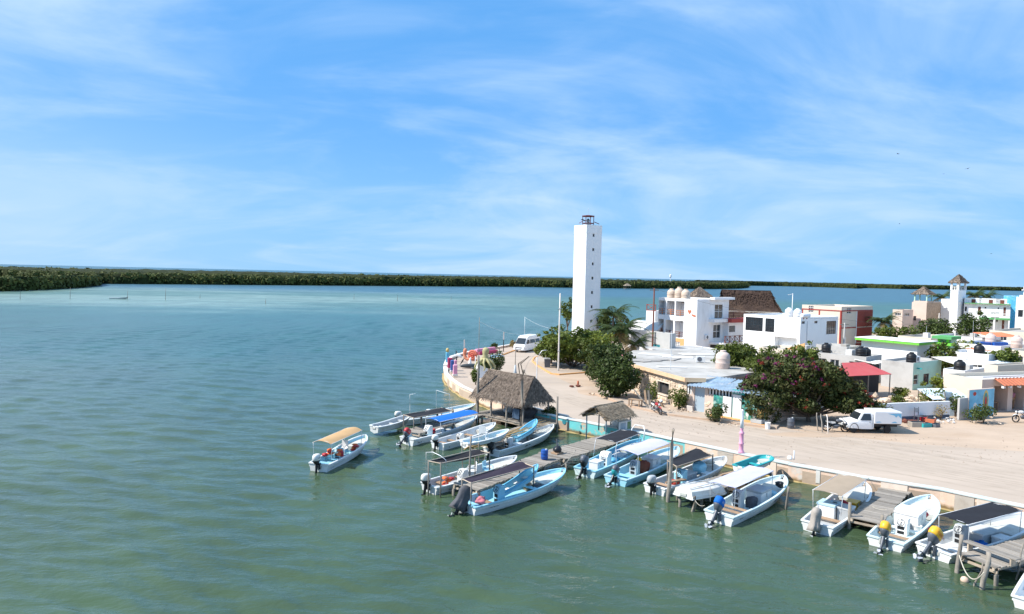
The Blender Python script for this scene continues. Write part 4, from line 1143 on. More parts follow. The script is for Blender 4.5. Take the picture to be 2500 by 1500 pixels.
D8 = dock('nearest dock, its planks running toward the right edge of the picture', (2338, 1352), (2400, 1396), (2540, 1306), .66, pw=.16, seed=8)
# bench plank and leaning poles at the nearest dock
bn = thing('bench', 'plank bench on the outer end of the nearest dock', 'bench', tuple(G(2352, 1345, .66)), D8.rotation_euler[2])
for i in range(2): plank(bn, (.16 + i * .19, -.9, .34), (.17, 2.0, .045), 0, M('wood_grey'))
for y in (-.1, -1.7): plank(bn, (.25, y, .17), (.3, .06, .30), 0, M('wood_pale'), 'leg')
def pole(name, label, foot, top, r0=.075, r1=.055, mat='post_wood', cat='pole', bend=.06, group=None, n=8):
    a = Vector(foot); b = Vector(top); m = MB(); rg = random.Random(int(a.x * 31 + a.y * 17))
    pts = [Vector((0, 0, 0))] + [(b - a) * t + Vector((rg.uniform(-bend, bend), rg.uniform(-bend, bend), 0)) for t in (.3, .6, .85)] + [b - a]
    m.tube(pts, [r0, r0 * .95, (r0 + r1) / 2, r1, r1], n)
    o = m.build(name, M(mat), None, True); o.location = a
    return tag(o, label, cat, group)
def pole_px(label, fx, fy, ty, r0=.08, r1=.06, tx=None, z0=0., name='mooring_pole', mat='post_wood', cat='pole'):
    f = G(fx, fy, z0); zt = hz(f, ty)
    t = Vector((f.x, f.y, zt)); 
    if tx is not None: t.x += (tx - proj(t)[0]) / FOC * f.y
    return pole(name, label, (f.x, f.y, -1.2), t, r0, r1, mat, cat)
pole_px('tallest mooring pole, rising in front of the black shade net', 1630, 1226, 1048, .11, .085, 1644)
pole_px('leaning pale pole standing in the water by the bow of the mint-white panga', 1915, 1243, 1188, .075, .06, 1925)
pole_px('stout post at the corner of the dock under the upturned skiff', 1694, 1250, 1212, .10, .09)
pole_px('short post in the water below the transom of the upturned skiff', 1658, 1237, 1215, .09, .08)
pole_px('rope-bound post between the black awning and the nearest dock', 2324, 1398, 1305, .09, .07, 2348)
pole_px('stout rope-bound post at the outer corner of the nearest dock', 2392, 1438, 1348, .10, .085, 2414)
pole_px('pale leaning post behind the yellow motor of the nearest panga', 2270, 1328, 1283, .08, .065, 2288)
pole_px('thin stick leaning against the nearest dock', 2362, 1432, 1372, .035, .03, 2400)
pole_px('thin white pole beside the corner boat', 2470, 1413, 1325, .035, .03, 2500)
pole_px('tall crooked pole beside the grey-white panga', 1148, 1203, 1065, .06, .045, 1150)
pole_px('thin pale pole left of the tall crooked pole', 1131, 1178, 1085, .03, .025, 1128)
pole_px('thin pale pole right of the tall crooked pole', 1174, 1150, 1080, .03, .025, 1168)
pole_px('tall dark pole at the outer left corner of the thatched hut', 1168, 1004, 870, .11, .085, 1168, .75, name='hut_pole')
pole_px('tall dark pole in front of the gable of the thatched hut', 1266, 1033, 903, .11, .085, 1279, .85, name='hut_pole')
# bamboo poles lying along the dock
for i in range(7):
    a = G(1133 + i * 1.5, 1096 - i, .85); b = G(1318 + i * 3, 1018 + i, 1.2)
    pole('bamboo_pole', 'long bamboo pole in the bundle laid along the dock beside the blue dinghy', (a.x + i * .05, a.y - i * .05, .80 + .05 * (i % 3)), (b.x + i * .06, b.y - i * .03, 1.0 + .05 * (i % 2)), .035, .022, 'bamboo', 'pole', .03, 'bundle of bamboo poles', 6)
# shade nets on poles
def shade(label, pix, z, cloth, sag=.15, legs=True, zb=.5, name='shade_net'):
    c = [G(x, y, z) for x, y in pix]; o = c[0].copy(); o.z = 0
    r = thing(name, label, 'awning', tuple(o)); b = MB(); n = 8; vs = []
    for th in (0, -.01):
        for i in range(n + 1):
            for j in range(n + 1):
                u, v = i / n, j / n
                p = (c[0] * (1 - u) + c[1] * u) * (1 - v) + (c[3] * (1 - u) + c[2] * u) * v - o
                vs.append((p.x, p.y, z - sag * math.sin(PI * u) * math.sin(PI * v) - .04 * math.sin(7 * u + 3 * v) + th))
    fs = []; k = (n + 1) ** 2
    for i in range(n):
        for j in range(n):
            a = i * (n + 1) + j; q = (a, a + 1, a + n + 2, a + n + 1); fs += [q, tuple(t + k for t in q[::-1])]
    b.add(vs, fs); b.build('cloth', M(cloth), r, True)
    if legs:
        for p in c:
            p = p - o; m = MB(); m.tube([(p.x, p.y, -.8 if zb == 0 else zb), (p.x + .02, p.y, z / 2), (p.x, p.y, z + .05)], .04, 6); m.build('pole', M('post_wood'), r, True)
    f = MB()
    for i in range(4): f.rod(c[i] - o + Vector((0, 0, .0)), c[(i + 1) % 4] - o, .025, n=6)
    f.build('frame', M('wood_pale'), r)
    return r
shade('dark plum awning stretched over the outer dock', [(1128, 1170), (1150, 1180), (1303, 1140), (1268, 1127)], 1.55, 'cloth_plum', .08)
shade('black shade net sagging behind the grey-white panga', [(1046, 1126), (1076, 1132), (1195, 1106), (1160, 1098)], 1.75, 'cloth_black', .22, True, 0)
shade('black shade net over the dock left of the white panga', [(1630, 1125), (1652, 1140), (1740, 1112), (1700, 1095)], 1.35, 'cloth_black', .12, True, 0)
shade('black shade net over the far dock', [(985, 1013), (1010, 1021), (1107, 1003), (1078, 996)], 1.35, 'cloth_black', .1, True, 0)
ro = G(1130, 1178, .9)
# gear on the docks
o = drum('blue drum on the step of the plank dock', .21, .55); o.location = (*G(1329, 1121, .68)[:2], .68)
def motor_on_dock():
    r = thing('spare_motor', 'black spare motor standing on the plank dock near the kiosk', 'motor', (*G(1360, 1107, .7)[:2], .7), .8)
    b = MB(); b.blob((0, 0, .25), (.3, .22, .22), 3, .3); b.build('block', M('motor_black'), r, True)
    b = MB(); b.rod((0, 0, .3), (0, .05, .85), .04); b.rod((-.2, 0, .3), (.25, .1, .55), .03); b.build('shaft', M('motor_grey'), r)
    b = MB(); b.box(-.3, .3, -.25, .25, 0, .08); b.build('skid', M('wood_brown'), r)
motor_on_dock()
o = bundle('blue tarpaulin folded on the bamboo dock', 'cloth_blue', (.5, .22, .1), 61); o.location = (*G(1197, 1076, .64)[:2], .64)
o = bundle('dark bundle of rope on the bamboo dock', 'cloth_grey', (.3, .2, .12), 62); o.location = (*G(1243, 1063, .64)[:2], .64)
for k, (x, y, l) in enumerate([(1650, 1178, 1.4), (1778, 1160, 1.1)]):
    g = G(x, y, .6); t = thing('timber', ['brown timber lying on the dock behind the upturned skiff', 'brown timber lying on the dock beside the teal skiff'][k], 'timber', (g.x, g.y, .61), .5)
    plank(t, (0, 0, .05), (l, .12, .08), 0, M('wood_brown')); plank(t, (.1, .14, .04), (l * .8, .09, .07), .1, M('wood_brown'))
g = G(2355, 1418); fl = MB(); fl.lathe([(.02, -.15), (.12, -.08), (.15, .03), (.11, .12), (.03, .16)], 14); o = fl.build('float', M('float_pale', (.62, .45, .34), .6, .2, 6), None, True); o.location = g; tag(o, 'pale round float on the water below the nearest dock', 'float')
rope_line(W2(B16, 3.2, .9, .75), G(2130, 1240, .66) + Vector((0, 0, .05)), .06, label='white rope from the yellow-topped boat to the wide plank dock')
rope_line(W2(B14, .1, .8, .6), G(1697, 1222, .6), .12, label='rope from the stern of the mint-white panga to the dock post')
rope_line(W2(B8, 6.6, 0, 1.1), G(1405, 1098, .7), .15, label='bow rope of the large sky blue panga')
rope_line(W2(B11, 6.7, 0, 1.1), G(1800, 1112, .95), .05, label='bow rope of the white panga below the pink lamp post')
rope_line(W2(B15, 6.7, 0, 1.1), G(2122, 1166, .98), .04, label='bow rope of the panga with the sandy awning')
rope_line(W2(B10, 6.9, 0, 1.15), G(1662, 1085, .98), .05, label='bow rope of the light blue panga')
rope_line(W2(B9, 7.0, 0, 1.15), G(1570, 1066, .98), .03, label='bow rope of the blue panga with the black canopy')
pa = G(2342, 1356, .9); pb_ = G(2402, 1398, .9)
rope_line(pa, pb_, .55, .022, label='thick pale rope slung between the posts of the nearest dock')

# ------------------------------------------------------------------ thatch
M('thatch', (.215, .17, .135), .95, .75, 5.5, spec=.1, dirt=((.09, .07, .06), .8, 2.2))
M('thatch_dark', (.060, .040, .032), .95, .4, 2.5, spec=.1, dirt=((.14, .09, .06), .5, .6))
M('thatch_pale', (.29, .24, .18), .95, .7, 6, spec=.1, dirt=((.18, .14, .1), .7, 2))
def thatch_roof(parent, lx, ridge, ly, ze, zr, n, mat, seed=1, blade=(.35, .05), gable=False, flare=0., name='thatch', ox=0.):
    """thatched roof: ridge along x, eaves at +-ly; ridge half-length < lx makes hip ends"""
    r0 = (ridge if not isinstance(ridge, tuple) else ridge[0]); r1 = (ridge if not isinstance(ridge, tuple) else ridge[1])
    A, B_ = Vector((-r0, ox, zr)), Vector((r1, ox, zr))
    c = [Vector((-lx, -ly, ze)), Vector((lx, -ly, ze)), Vector((lx, ly, ze)), Vector((-lx, ly, ze))]
    slopes = [(c[0], c[1], B_, A), (c[2], c[3], A, B_)]
    if not gable: slopes += [(c[1], c[2], B_, B_), (c[3], c[0], A, A)]
    b = MB(); ns, nt = 10, 6
    rg = np.random.default_rng(seed)
    rr = random.Random(seed)
    for (p, q, s, t) in slopes:
        vs = []; fs = []
        nrm = (q - p).cross(t - p).normalized()
        for j in range(nt + 1):
            v = j / nt
            for i in range(ns + 1):
                u = i / ns
                P = (p * (1 - u) + q * u) * (1 - v) + (t * (1 - u) + s * u) * v
                P = P + nrm * (rr.uniform(-.03, .03) - flare * math.sin(v * PI)) + Vector((0, 0, rr.uniform(-.06, .02) if j == 0 else 0))
                vs.append(P)
        for j in range(nt):
            for i in range(ns):
                a = j * (ns + 1) + i; fs.append((a, a + 1, a + ns + 2, a + ns + 1))
        o = len(vs); vs += [v_ - nrm * .16 for v_ in vs]; fs += [tuple(k + o for k in f[::-1]) for f in fs]
        fs += [(i, i + o, i + 1 + o, i + 1) for i in range(ns)]
        b.add(vs, fs)
    roof = b.build('roof', mat, parent, False)
    # strands
    areas = [((q - p).cross(t - p)).length * (1 if (s - t).length > .01 else .5) for (p, q, s, t) in slopes]
    V = []; F = []
    for (p, q, s, t), ar in zip(slopes, areas):
        k = int(n * ar / sum(areas)); nrm = (q - p).cross(t - p).normalized()
        for _ in range(k):
            v = rr.random() ** .9; u = rr.random()
            if (s - t).length < .01: pass
            P = (p * (1 - u) + q * u) * (1 - v) + (t * (1 - u) + s * u) * v
            D = ((p * (1 - u) + q * u) - (t * (1 - u) + s * u)).normalized()
            P = P - nrm * flare * math.sin(v * PI)
            sd_ = D.cross(nrm); D = (D + sd_ * rr.uniform(-.28, .28)).normalized(); sd_ = D.cross(nrm).normalized()
            ln = blade[0] * rr.uniform(.6, 1.3); w = blade[1] * rr.uniform(.6, 1.4); up = rr.uniform(.015, .07)
            e = P + D * ln + nrm * (up + rr.uniform(-.02, .12)) - Vector((0, 0, .02))
            i0 = len(V); V += [P + nrm * up - sd_ * w, P + nrm * up + sd_ * w, e + sd_ * w * .5, e - sd_ * w * .5]; F.append((i0, i0 + 1, i0 + 2, i0 + 3))
    # ridge tuft
    for i in range(int(n * .05)):
        u = rr.random(); P = A.lerp(B_, u) + Vector((0, 0, .03)); sg = rr.choice((-1, 1))
        e = P + Vector((rr.uniform(-.15, .15), sg * blade[0] * .8 * (ly / (zr - ze + ly)), -blade[0] * .55)); i0 = len(V)
        V += [P + Vector((-blade[1], 0, .02)), P + Vector((blade[1], 0, .02)), e + Vector((blade[1], 0, .06)), e + Vector((-blade[1], 0, .06))]; F.append((i0, i0 + 1, i0 + 2, i0 + 3))
    m = MB(); m.v = [tuple(v) for v in V]; m.f = F
    me = m.mesh('strands'); link('strands', me, mat, roof, False, 'stuff')
    # ridge log
    lg = MB(); lg.tube([A + Vector((-.12, 0, .05)), (A + B_) / 2 + Vector((0, 0, .03)), B_ + Vector((.12, 0, .05))], .05, 6); lg.build('ridge_cap', mat, roof, True)
    return roof
# the big thatched hut on its deck by the promenade
hut = thing('thatched_hut', 'large thatched hut on a plank deck over the water', 'hut', (.12, 52.75, 0), rad(-45))
HD = .52
x = -2.7; rg = random.Random(4)
while x < 2.8:
    q = .19 * rg.uniform(.85, 1.2); plank(hut, (x + q / 2, 0 + rg.uniform(-.03, .03), HD + rg.uniform(-.01, .01)), (q - .02, 3.0, .05), 0, M('wood_grey')); x += q
for y in (-1.4, 1.3): plank(hut, (0, y, HD - .1), (5.4, .1, .13), 0, M('wood_pale'), 'stringer')
for x in (-2.4, -.8, .9, 2.6):
    for y in (-1.4, 1.35):
        m = MB(); m.tube([(0, 0, -1.5), (rg.uniform(-.04, .04), .02, HD), (0, 0, 2.15)], [.085, .075, .07], 8); o = m.build('post', M('post_wood'), hut, True); o.location = (x, y, 0)
for y in (-1.45, 1.35):
    m = MB(); m.rod((-2.6, y, 2.15), (2.9, y, 2.15), .06); m.build('beam', M('post_wood'), hut)
thatch_roof(hut, 2.8, (2.6, 2.3), 1.6, 1.95, 3.78, 15000, M('thatch'), 3, (.40, .021))
m = MB()
for z in (.8, 1.0, 1.2): m.box(-1.9, -.9, 1.30, 1.33, z, z + .1)
m.build('red_rail', M('print_red'), hut)
m = MB(); m.bbox(1.45, 2.15, -1.35, -1.28, HD + .25, HD + 1.0, .02); m.build('blue_board', M('slate_blue', (.06, .10, .16), .6, .2, 3), hut)
o = bundle('white sacks on the deck inside the thatched hut', 'white_plastic', (.35, .3, .28), 70); o.location = W2(hut, -.9, .6, HD + .03)
o = bundle('dark nets heaped in the right end of the thatched hut', 'cloth_grey', (.7, .5, .4), 71); o.location = W2(hut, 1.3, .5, HD + .03)
o = bundle('dark gear along the back of the thatched hut', 'cloth_black', (.8, .4, .45), 72); o.location = W2(hut, .2, .9, HD + .03)
for i, (fx, fy) in enumerate([(-1.5, -.9), (-.3, -1.0), (.5, -.8)]):
    t = thing('loose_board', ['loose board near the left posts of the hut deck', 'loose board in the middle of the hut deck', 'loose board near the right posts of the hut deck'][i], 'board', W2(hut, fx, fy, HD + .045), hut.rotation_euler[2] + .2 * i)
    plank(t, (0, 0, .0), (.9, .16, .03), 0, M('wood_pale'))
# small thatched kiosk at the wall
ks = thing('thatched_kiosk', 'small open thatched kiosk standing over the turquoise wall', 'kiosk', (6.75, 46.95, GZ), rad(43))
for (x, y, zf) in [(-1.25, -.85, -1.6), (-1.25, .85, -1.6), (1.35, -.85, -1.6), (1.35, .85, 0), (.05, -.85, -1.6), (.05, .85, 0)]:
    m = MB(); m.tube([(0, 0, zf), (.02, .01, .7), (0, 0, 1.42)], .045, 8); o = m.build('post', M('post_bluegrey', (.13, .20, .24), .8, .2, 5), ks, True); o.location = (x, y, 0)
thatch_roof(ks, 1.5, 1.4, 1.08, 1.27, 1.95, 4200, M('thatch_pale'), 8, (.36, .022), gable=True)
m = MB()
for y in (-.85, .85): m.rod((-1.7, y, 1.38), (1.7, y, 1.38), .04)
m.rod((-1.25, -.9, 1.38), (-1.25, .9, 1.38), .04); m.rod((-1.25, 0, 1.38), (-1.25, 0, 1.98), .04); m.rod((-1.75, 0, 1.93), (1.65, 0, 1.95), .045)
m.build('beam', M('post_wood'), ks)
m = MB(); m.bbox(.05, 1.4, -.92, -.86, -.1, .85, .01); m.bbox(1.36, 1.42, -.86, .9, -.1, .85, .01); m.build('counter_panel', M('white_plastic'), ks)
m = MB(); m.box(.2, .75, -.936, -.924, .28, .76); m.build('poster', M('poster_grey', (.40, .46, .52), .6, .3, 3), ks)
m = MB(); m.box(.95, 1.32, -.936, -.924, .20, .78); m.build('poster', M('poster_green', (.20, .30, .14), .6, .6, 4), ks)
m = MB(); m.box(.1, 1.38, -.933, -.922, -.08, .14); m.build('blue_base', M('slate_blue'), ks)
# painted fish emblems on the turquoise wall
def on_wall(px, py, poly, mat, lab):
    d = (Vector(SEA[6]) - Vector(SEA[7])).normalized(); nn = Vector((d.y, -d.x)) * -1
    if nn.dot(Vector((-1, -1))) < 0: nn = -nn
    a = Vector((*SEA[7], 0)); dd = Vector((d.x, d.y, 0))
    s = along((a.x, a.y, .5), dd, px); c = a + dd * s; z = hz(c, py)
    m = MB(); m.v = [tuple(c + dd * x + Vector((nn.x, nn.y, 0)) * .035 + Vector((0, 0, z + y))) for x, y in poly]; m.f = [tuple(range(len(poly)))]
    return tag(m.build('painted_emblem', mat, None), lab, 'wall painting')
fish = [(-.16, 0), (-.12, .12), (0, .17), (.10, .12), (.12, .22), (.20, .24), (.17, .10), (.20, 0), (.14, -.14), (0, -.2), (-.12, -.13)]
M('fish_teal', (.03, .22, .26), .8, .2, 4)
on_wall(1377, 1030, fish, M('fish_teal'), 'dark teal round fish painted on the turquoise wall')
on_wall(1419, 1042, [(-.03, -.12), (.04, -.12), (.05, .1), (.02, .16), (-.06, .1)], M('fish_teal'), 'small dark mark painted on the turquoise wall near the kiosk')
# ------------------------------------------------------------------ vegetation
M('leaf_green', (.098, .128, .019), .55, .40, 1.1, spec=.3, trans=.25, rnd=.15)
M('leaf_lime', (.18, .21, .03), .55, .35, 1.3, spec=.3, trans=.3, rnd=.1)
M('leaf_dark', (.056, .082, .017), .55, .40, 1.1, spec=.3, trans=.2, rnd=.15)
M('leaf_boug', (.062, .078, .020), .6, .5, 1.6, spec=.25, trans=.2, dirt=((.11, .055, .03), .6, .9))
M('leaf_palm', (.062, .095, .022), .5, .35, 2, spec=.35, trans=.2, rnd=.3)
M('leaf_dry', (.27, .20, .07), .8, .3, 2, trans=.2, rnd=.2)
M('flower_purple', (.20, .02, .11), .7, .4, 3, trans=.3)
M('flower_red', (.33, .042, .025), .7, .4, 3, trans=.3)
M('bark', (.17, .13, .10), .95, .3, 5, bump=.5, bsc=14)
def leaf_mesh(name, lobes, n, size, seed, up=.35, shell=.55, quad=True):
    """many leaf faces spread through lobes (centre, radii); more at each lobe's skin"""
    rg = np.random.default_rng(seed)
    C = np.array([l[0] for l in lobes], float); R = np.array([l[1] for l in lobes], float)
    w = (R[:, 0] * R[:, 1] + R[:, 0] * R[:, 2]); w = w / w.sum()
    k = rg.choice(len(lobes), n, p=w)
    u = rg.normal(size=(n, 3)); u /= np.linalg.norm(u, axis=1)[:, None]
    q = shell + (1.06 - shell) * rg.random(n) ** .6
    q = q * (1 + .14 * np.sin(u[:, 0] * 5 + k) * np.cos(u[:, 1] * 6 - k))
    P = C[k] + u * R[k] * q[:, None]
    nr = u * .7 + rg.normal(size=(n, 3)) * .65 + np.array([0, 0, up]); nr /= np.linalg.norm(nr, axis=1)[:, None]
    t1 = np.cross(nr, rg.normal(size=(n, 3))); t1 /= np.linalg.norm(t1, axis=1)[:, None] + 1e-9
    t2 = np.cross(nr, t1)
    s = (size * (.5 + 1.1 * rg.random(n) ** 1.6))[:, None]
    a = P - t1 * s * .9; c = P + t1 * s; b = P + t2 * s * .5 + nr * s * .12; d = P - t2 * s * .5 + nr * s * .12
    vv = np.stack([a, b, c, d], 1).reshape(-1, 3)
    me = bpy.data.meshes.new(name); me.vertices.add(len(vv)); me.vertices.foreach_set('co', vv.ravel())
    me.loops.add(n * 4); me.loops.foreach_set('vertex_index', np.arange(n * 4)); me.polygons.add(n)
    me.polygons.foreach_set('loop_start', np.arange(0, n * 4, 4)); me.update(calc_edges=True)
    return me
def tree(label, base, w, d, h, leafm='leaf_green', n=5000, size=.16, seed=1, trunk=.14, clear=.18, nl=14, name='broadleaf_tree', cat='tree', flowers=(), skew=(0, 0), rz=0., lobes=None):
    """crown of w x d x h metres standing on base; clear = trunk height share"""
    r = thing(name, label, cat, base, rz); rg = random.Random(seed)
    own = lobes; lobes = []
    ch = h * (1 - clear); cz = h * clear + ch * .5
    nl = int(nl * 1.6)
    for i in range(nl):
        a = 2 * PI * i / nl * 2.4 + rg.uniform(-.4, .4); q = math.sqrt(rg.random()) * .80
        zz = rg.uniform(-.62, .66); k = math.sqrt(max(.1, 1 - (zz * .9) ** 2))
        c = (math.cos(a) * q * w / 2 * k + skew[0] * zz, math.sin(a) * q * d / 2 * k + skew[1] * zz, cz + zz * ch / 2)
        rr = rg.uniform(.17, .36)
        lobes.append((c, (w / 2 * rr * 1.15, d / 2 * rr * 1.15, ch / 2 * rr * 1.05)))
    for i in range(nl // 2):
        a = rg.uniform(0, 2 * PI); e = rg.uniform(-.5, 1.3); q = rg.uniform(.92, 1.1)
        lobes.append(((math.cos(a) * math.cos(e) * q * w / 2, math.sin(a) * math.cos(e) * q * d / 2, max(.25, cz + math.sin(e) * q * ch / 2)), (w * rg.uniform(.04, .08), d * rg.uniform(.04, .08), ch * rg.uniform(.05, .09))))
    lobes.append(((0, 0, cz), (w * .30, d * .30, ch * .30)))
    if own: lobes = own; nl = len(own)
    link('crown', leaf_mesh('crown', lobes, n, size, seed), M(leafm), r)
    t = MB()
    t.tube([(0, 0, -.2), (rg.uniform(-.1, .1), rg.uniform(-.1, .1), h * clear * .6), (rg.uniform(-.15, .15), rg.uniform(-.15, .15), h * clear + ch * .35)], [trunk * 1.3, trunk, trunk * .5], 8)
    t.build('trunk', M('bark'), r, True)
    lb_ = MB()
    for (c, rr) in lobes[:nl:2]:
        lb_.tube([(0, 0, h * clear * .8), (c[0] * .5, c[1] * .5, (h * clear + c[2]) * .52), (c[0], c[1], c[2])], [trunk * .5, trunk * .3, trunk * .12], 5)
    lb_.build('limb', M('bark'), r, True)
    for (fm, fn, fs, sel) in flowers:
        fl = [l for l in lobes if sel(l[0])] or lobes[:3]
        fl = [(c, tuple(v * 1.03 for v in rr)) for c, rr in fl]
        # blossoms come in tufts
        tg = random.Random(seed + 5); tufts = []
        for i in range(max(4, fn // 16)):
            c, rr = tg.choice(fl); a = tg.uniform(0, 2 * PI); e = tg.uniform(-.3, 1.2)
            tufts.append(((c[0] + rr[0] * math.cos(a) * math.cos(e), c[1] + rr[1] * math.sin(a) * math.cos(e), c[2] + rr[2] * math.sin(e)), (.17, .17, .12)))
        link('blossom', leaf_mesh('blossom', tufts, fn, fs, seed + 9, shell=.2), M(fm), r)
    return r
_FR = {}
def frond_mesh(kind, dry=False):
    if kind in _FR: return _FR[kind]
    rg = random.Random(kind); b = MB(); L = 2.6; n = 22; droop = (.55, .95, 1.5)[kind % 3]
    def P(t): return Vector((L * t * (1 - .12 * t * droop), 0, .55 * math.sin(t * 2.0) * (1.15 - droop * .35) - droop * 1.05 * t ** 2.3))
    b.tube([P(i / 8) for i in range(9)], [.028 - .0028 * i for i in range(9)], 4)
    for i in range(2, n + 1):
        t = i / n; p = P(t); d = (P(min(1, t + .02)) - P(t - .02)).normalized()
        ln = .62 * math.sin(min(1, t * 1.25 + .12) * PI * .86) + .12
        for sg in (-1, 1):
            e = p + d * ln * .45 + Vector((0, sg * ln * .8, -.30 * ln - rg.uniform(0, .18) * ln)); w = d * .035
            m = (p + e) / 2 + Vector((0, 0, .05))
            o = len(b.v); b.v += [tuple(p - w), tuple(p + w), tuple(m + w * .9), tuple(e), tuple(m - w * .9)]; b.f.append((o, o + 1, o + 2, o + 3, o + 4))
    me = b.mesh('frond'); _FR[kind] = me; return me
def palm(label, base, h, seed, nf=18, lean=(.3, .1), scale=1., dry=3, r=.13):
    rt = thing('coconut_palm', label, 'palm', base); rg = random.Random(seed)
    t = MB(); pts = [(lean[0] * (i / 8) ** 1.6, lean[1] * (i / 8) ** 1.6, -.2 + (h + .2) * i / 8) for i in range(9)]
    t.tube(pts, [r * 1.5, r * 1.15] + [r - .03 * i / 8 for i in range(7)], 8); t.build('trunk', M('bark'), rt, True)
    top = Vector(pts[-1])
    for i in range(nf + dry):
        k = i % 3 if i < nf else 2
        me = frond_mesh(k).copy() if i >= nf else frond_mesh(k)
        if not me.materials: me.materials.append(M('leaf_palm'))
        if i >= nf: me.materials.clear(); me.materials.append(M('leaf_dry'))
        o = bpy.data.objects.new('frond', me); COL.objects.link(o); o.parent = rt; o.location = top
        el = (-.75 + .9 * ((i * .618) % 1)) if i < nf else .35
        o.rotation_euler = Euler((rg.uniform(-.3, .3), el * (.9 if i < nf else 1), i * 2.399 + rg.uniform(-.2, .2)), 'XYZ'); s_ = scale * rg.uniform(.85, 1.15); o.scale = (s_, s_, s_)
    return rt
def shrub(label, base, w, h, leafm='leaf_green', n=900, size=.09, seed=1, name='shrub', d=None):
    r = thing(name, label, 'shrub', base); rg = random.Random(seed); d = d or w
    lobes = [((rg.uniform(-.3, .3) * w, rg.uniform(-.3, .3) * d, h * rg.uniform(.3, .75)), (w * rg.uniform(.2, .32), d * rg.uniform(.2, .32), h * rg.uniform(.2, .3))) for _ in range(7)]
    link('foliage', leaf_mesh('foliage', lobes, n, size, seed), M(leafm), r)
    s_ = MB()
    for c, _ in lobes[:5]: s_.tube([(0, 0, -.1), (c[0] * .4, c[1] * .4, c[2] * .5), c], [.035, .025, .01], 5)
    s_.build('stem', M('bark'), r, True); return r
def gp(px, Y, z=GZ):
    p = col(px, Y, z); return (p.x, p.y, z)
# sea-grape trees on the island by the lighthouse
tree('spreading green tree behind the white street pole, left of the lighthouse foot', gp(1398, 80), 8.0, 6.5, 4.7, 'leaf_green', 10000, .19, 11, .14, .03, 22)
tree('light green tree crown overhanging the white van', gp(1346, 83), 4.4, 3.8, 4.0, 'leaf_lime', 4200, .18, 12, .12, .22, 12)
tree('slender tree rising behind the lighthouse on its left', gp(1384, 103), 3.2, 3.2, 7.4, 'leaf_green', 1500, .17, 13, .12, .5, 8)
tree('dark green bushy tree beside the stone house', gp(1478, 69), 5.6, 4.8, 4.1, 'leaf_dark', 7000, .16, 14, .12, .0, 20)
tree('tall dark shrub tree against the stone wall of the house', gp(1506, 60.5), 4.6, 3.2, 3.9, 'leaf_dark', 8000, .14, 15, .1, .0, 18)
tree('mid-green tree filling the gap between the island and the stone house', gp(1455, 76), 4.6, 4, 4.4, 'leaf_green', 4200, .16, 16, .12, .08, 12)
tree('feathery pale tree behind the dark shrub tree', gp(1470, 73), 3.0, 3.0, 5.0, 'leaf_lime', 1500, .14, 17, .08, .3, 8)
tree('dark tree clump standing right of the lighthouse', gp(1492, 98), 4.5, 4, 6.0, 'leaf_dark', 3600, .17, 18, .14, .1, 12)
palm('coconut palm with yellowing fronds beside the lighthouse', gp(1507, 84), 3.9, 3, 22, (.4, 0), 1.4, 3)
palm('tall palm close behind the lighthouse on its right', gp(1492, 93), 5.4, 8, 18, (.2, .2), 1.35, 1)
palm('palm leaning right in front of the grey annex', gp(1538, 86), 2.2, 15, 14, (.5, .1), 1.1, 2)
# bougainvillea and its neighbours
def bougain_lobes():
    rg = random.Random(9); out = []; prof = [(-5.0, 2.6), (-4.4, 3.6), (-3.4, 4.6), (-2.2, 5.05), (.2, 5.15), (1.6, 4.5), (2.6, 3.6), (3.4, 2.7), (4.2, 1.9)]
    def top(x):
        for (x0, z0), (x1, z1) in zip(prof[:-1], prof[1:]):
            if x0 <= x <= x1: return z0 + (z1 - z0) * (x - x0) / (x1 - x0)
        return 1.7
    for i in range(110):
        x = -4.7 + 9.2 * ((i * .618) % 1); t = top(x); lo = .35 if x < 1.3 else 1.15
        z = lo + (t - .55 - lo) * rg.random() ** .7; y = rg.uniform(-1.9, 1.9) * (1 - .25 * z / t)
        r_ = rg.uniform(.55, .95); out.append(((x, y, max(.5, z)), (r_ * 1.1, r_, r_ * .75)))
    return out
tree('huge bougainvillea mass with purple and red blossom over the truck', gp(1975, 52.2), 9, 4, 5, 'leaf_boug', 46000, .12, 21, .16, .1, 1, 'bougainvillea', 'bougainvillea',
     [('flower_red', 2600, .07, lambda c: c[0] > -2.8), ('flower_purple', 1500, .08, lambda c: c[0] < -.2 and c[2] > 2.2)], lobes=bougain_lobes())
tree('bright green tree behind the water tank of the stone house', gp(1815, 65), 6.6, 5, 4.8, 'leaf_green', 11000, .15, 22, .16, .1, 20)
tree('mid-green tree top showing above the bougainvillea', gp(1905, 60), 5.6, 4.5, 4.9, 'leaf_green', 8000, .14, 23, .15, .12, 16)
tree('small pointed tree top beside the black tanks', gp(1962, 58), 2.4, 2.4, 5.5, 'leaf_green', 2200, .13, 24, .1, .45, 8)
# trees among the far houses
tree('broad dark tree in front of the beige tower house', gp(2288, 112), 8.0, 6, 5.2, 'leaf_dark', 5600, .2, 31, .16, .1, 16)
tree('dark tree with a raised top in front of the green-edged hotel', gp(2374, 108), 4.6, 4, 6.6, 'leaf_dark', 3600, .2, 32, .14, .12, 12)
tree('tree beside the green porch of the low white building', gp(2302, 77), 3.7, 3.4, 4.3, 'leaf_green', 3600, .15, 33, .12, .1, 12)
tree('round tree between the flat roofs on the right', gp(2442, 75), 3.7, 3.4, 3.9, 'leaf_green', 3600, .15, 34, .12, .1, 12)
tree('yellow-green shrub tree between the far roofs', gp(2357, 92), 4.2, 3.4, 3.6, 'leaf_lime', 2600, .15, 35, .1, .1, 10)
tree('green clump below the palm beside the red-ended building', gp(2180, 104), 6.4, 4, 4.4, 'leaf_green', 3600, .18, 36, .12, .08, 12)
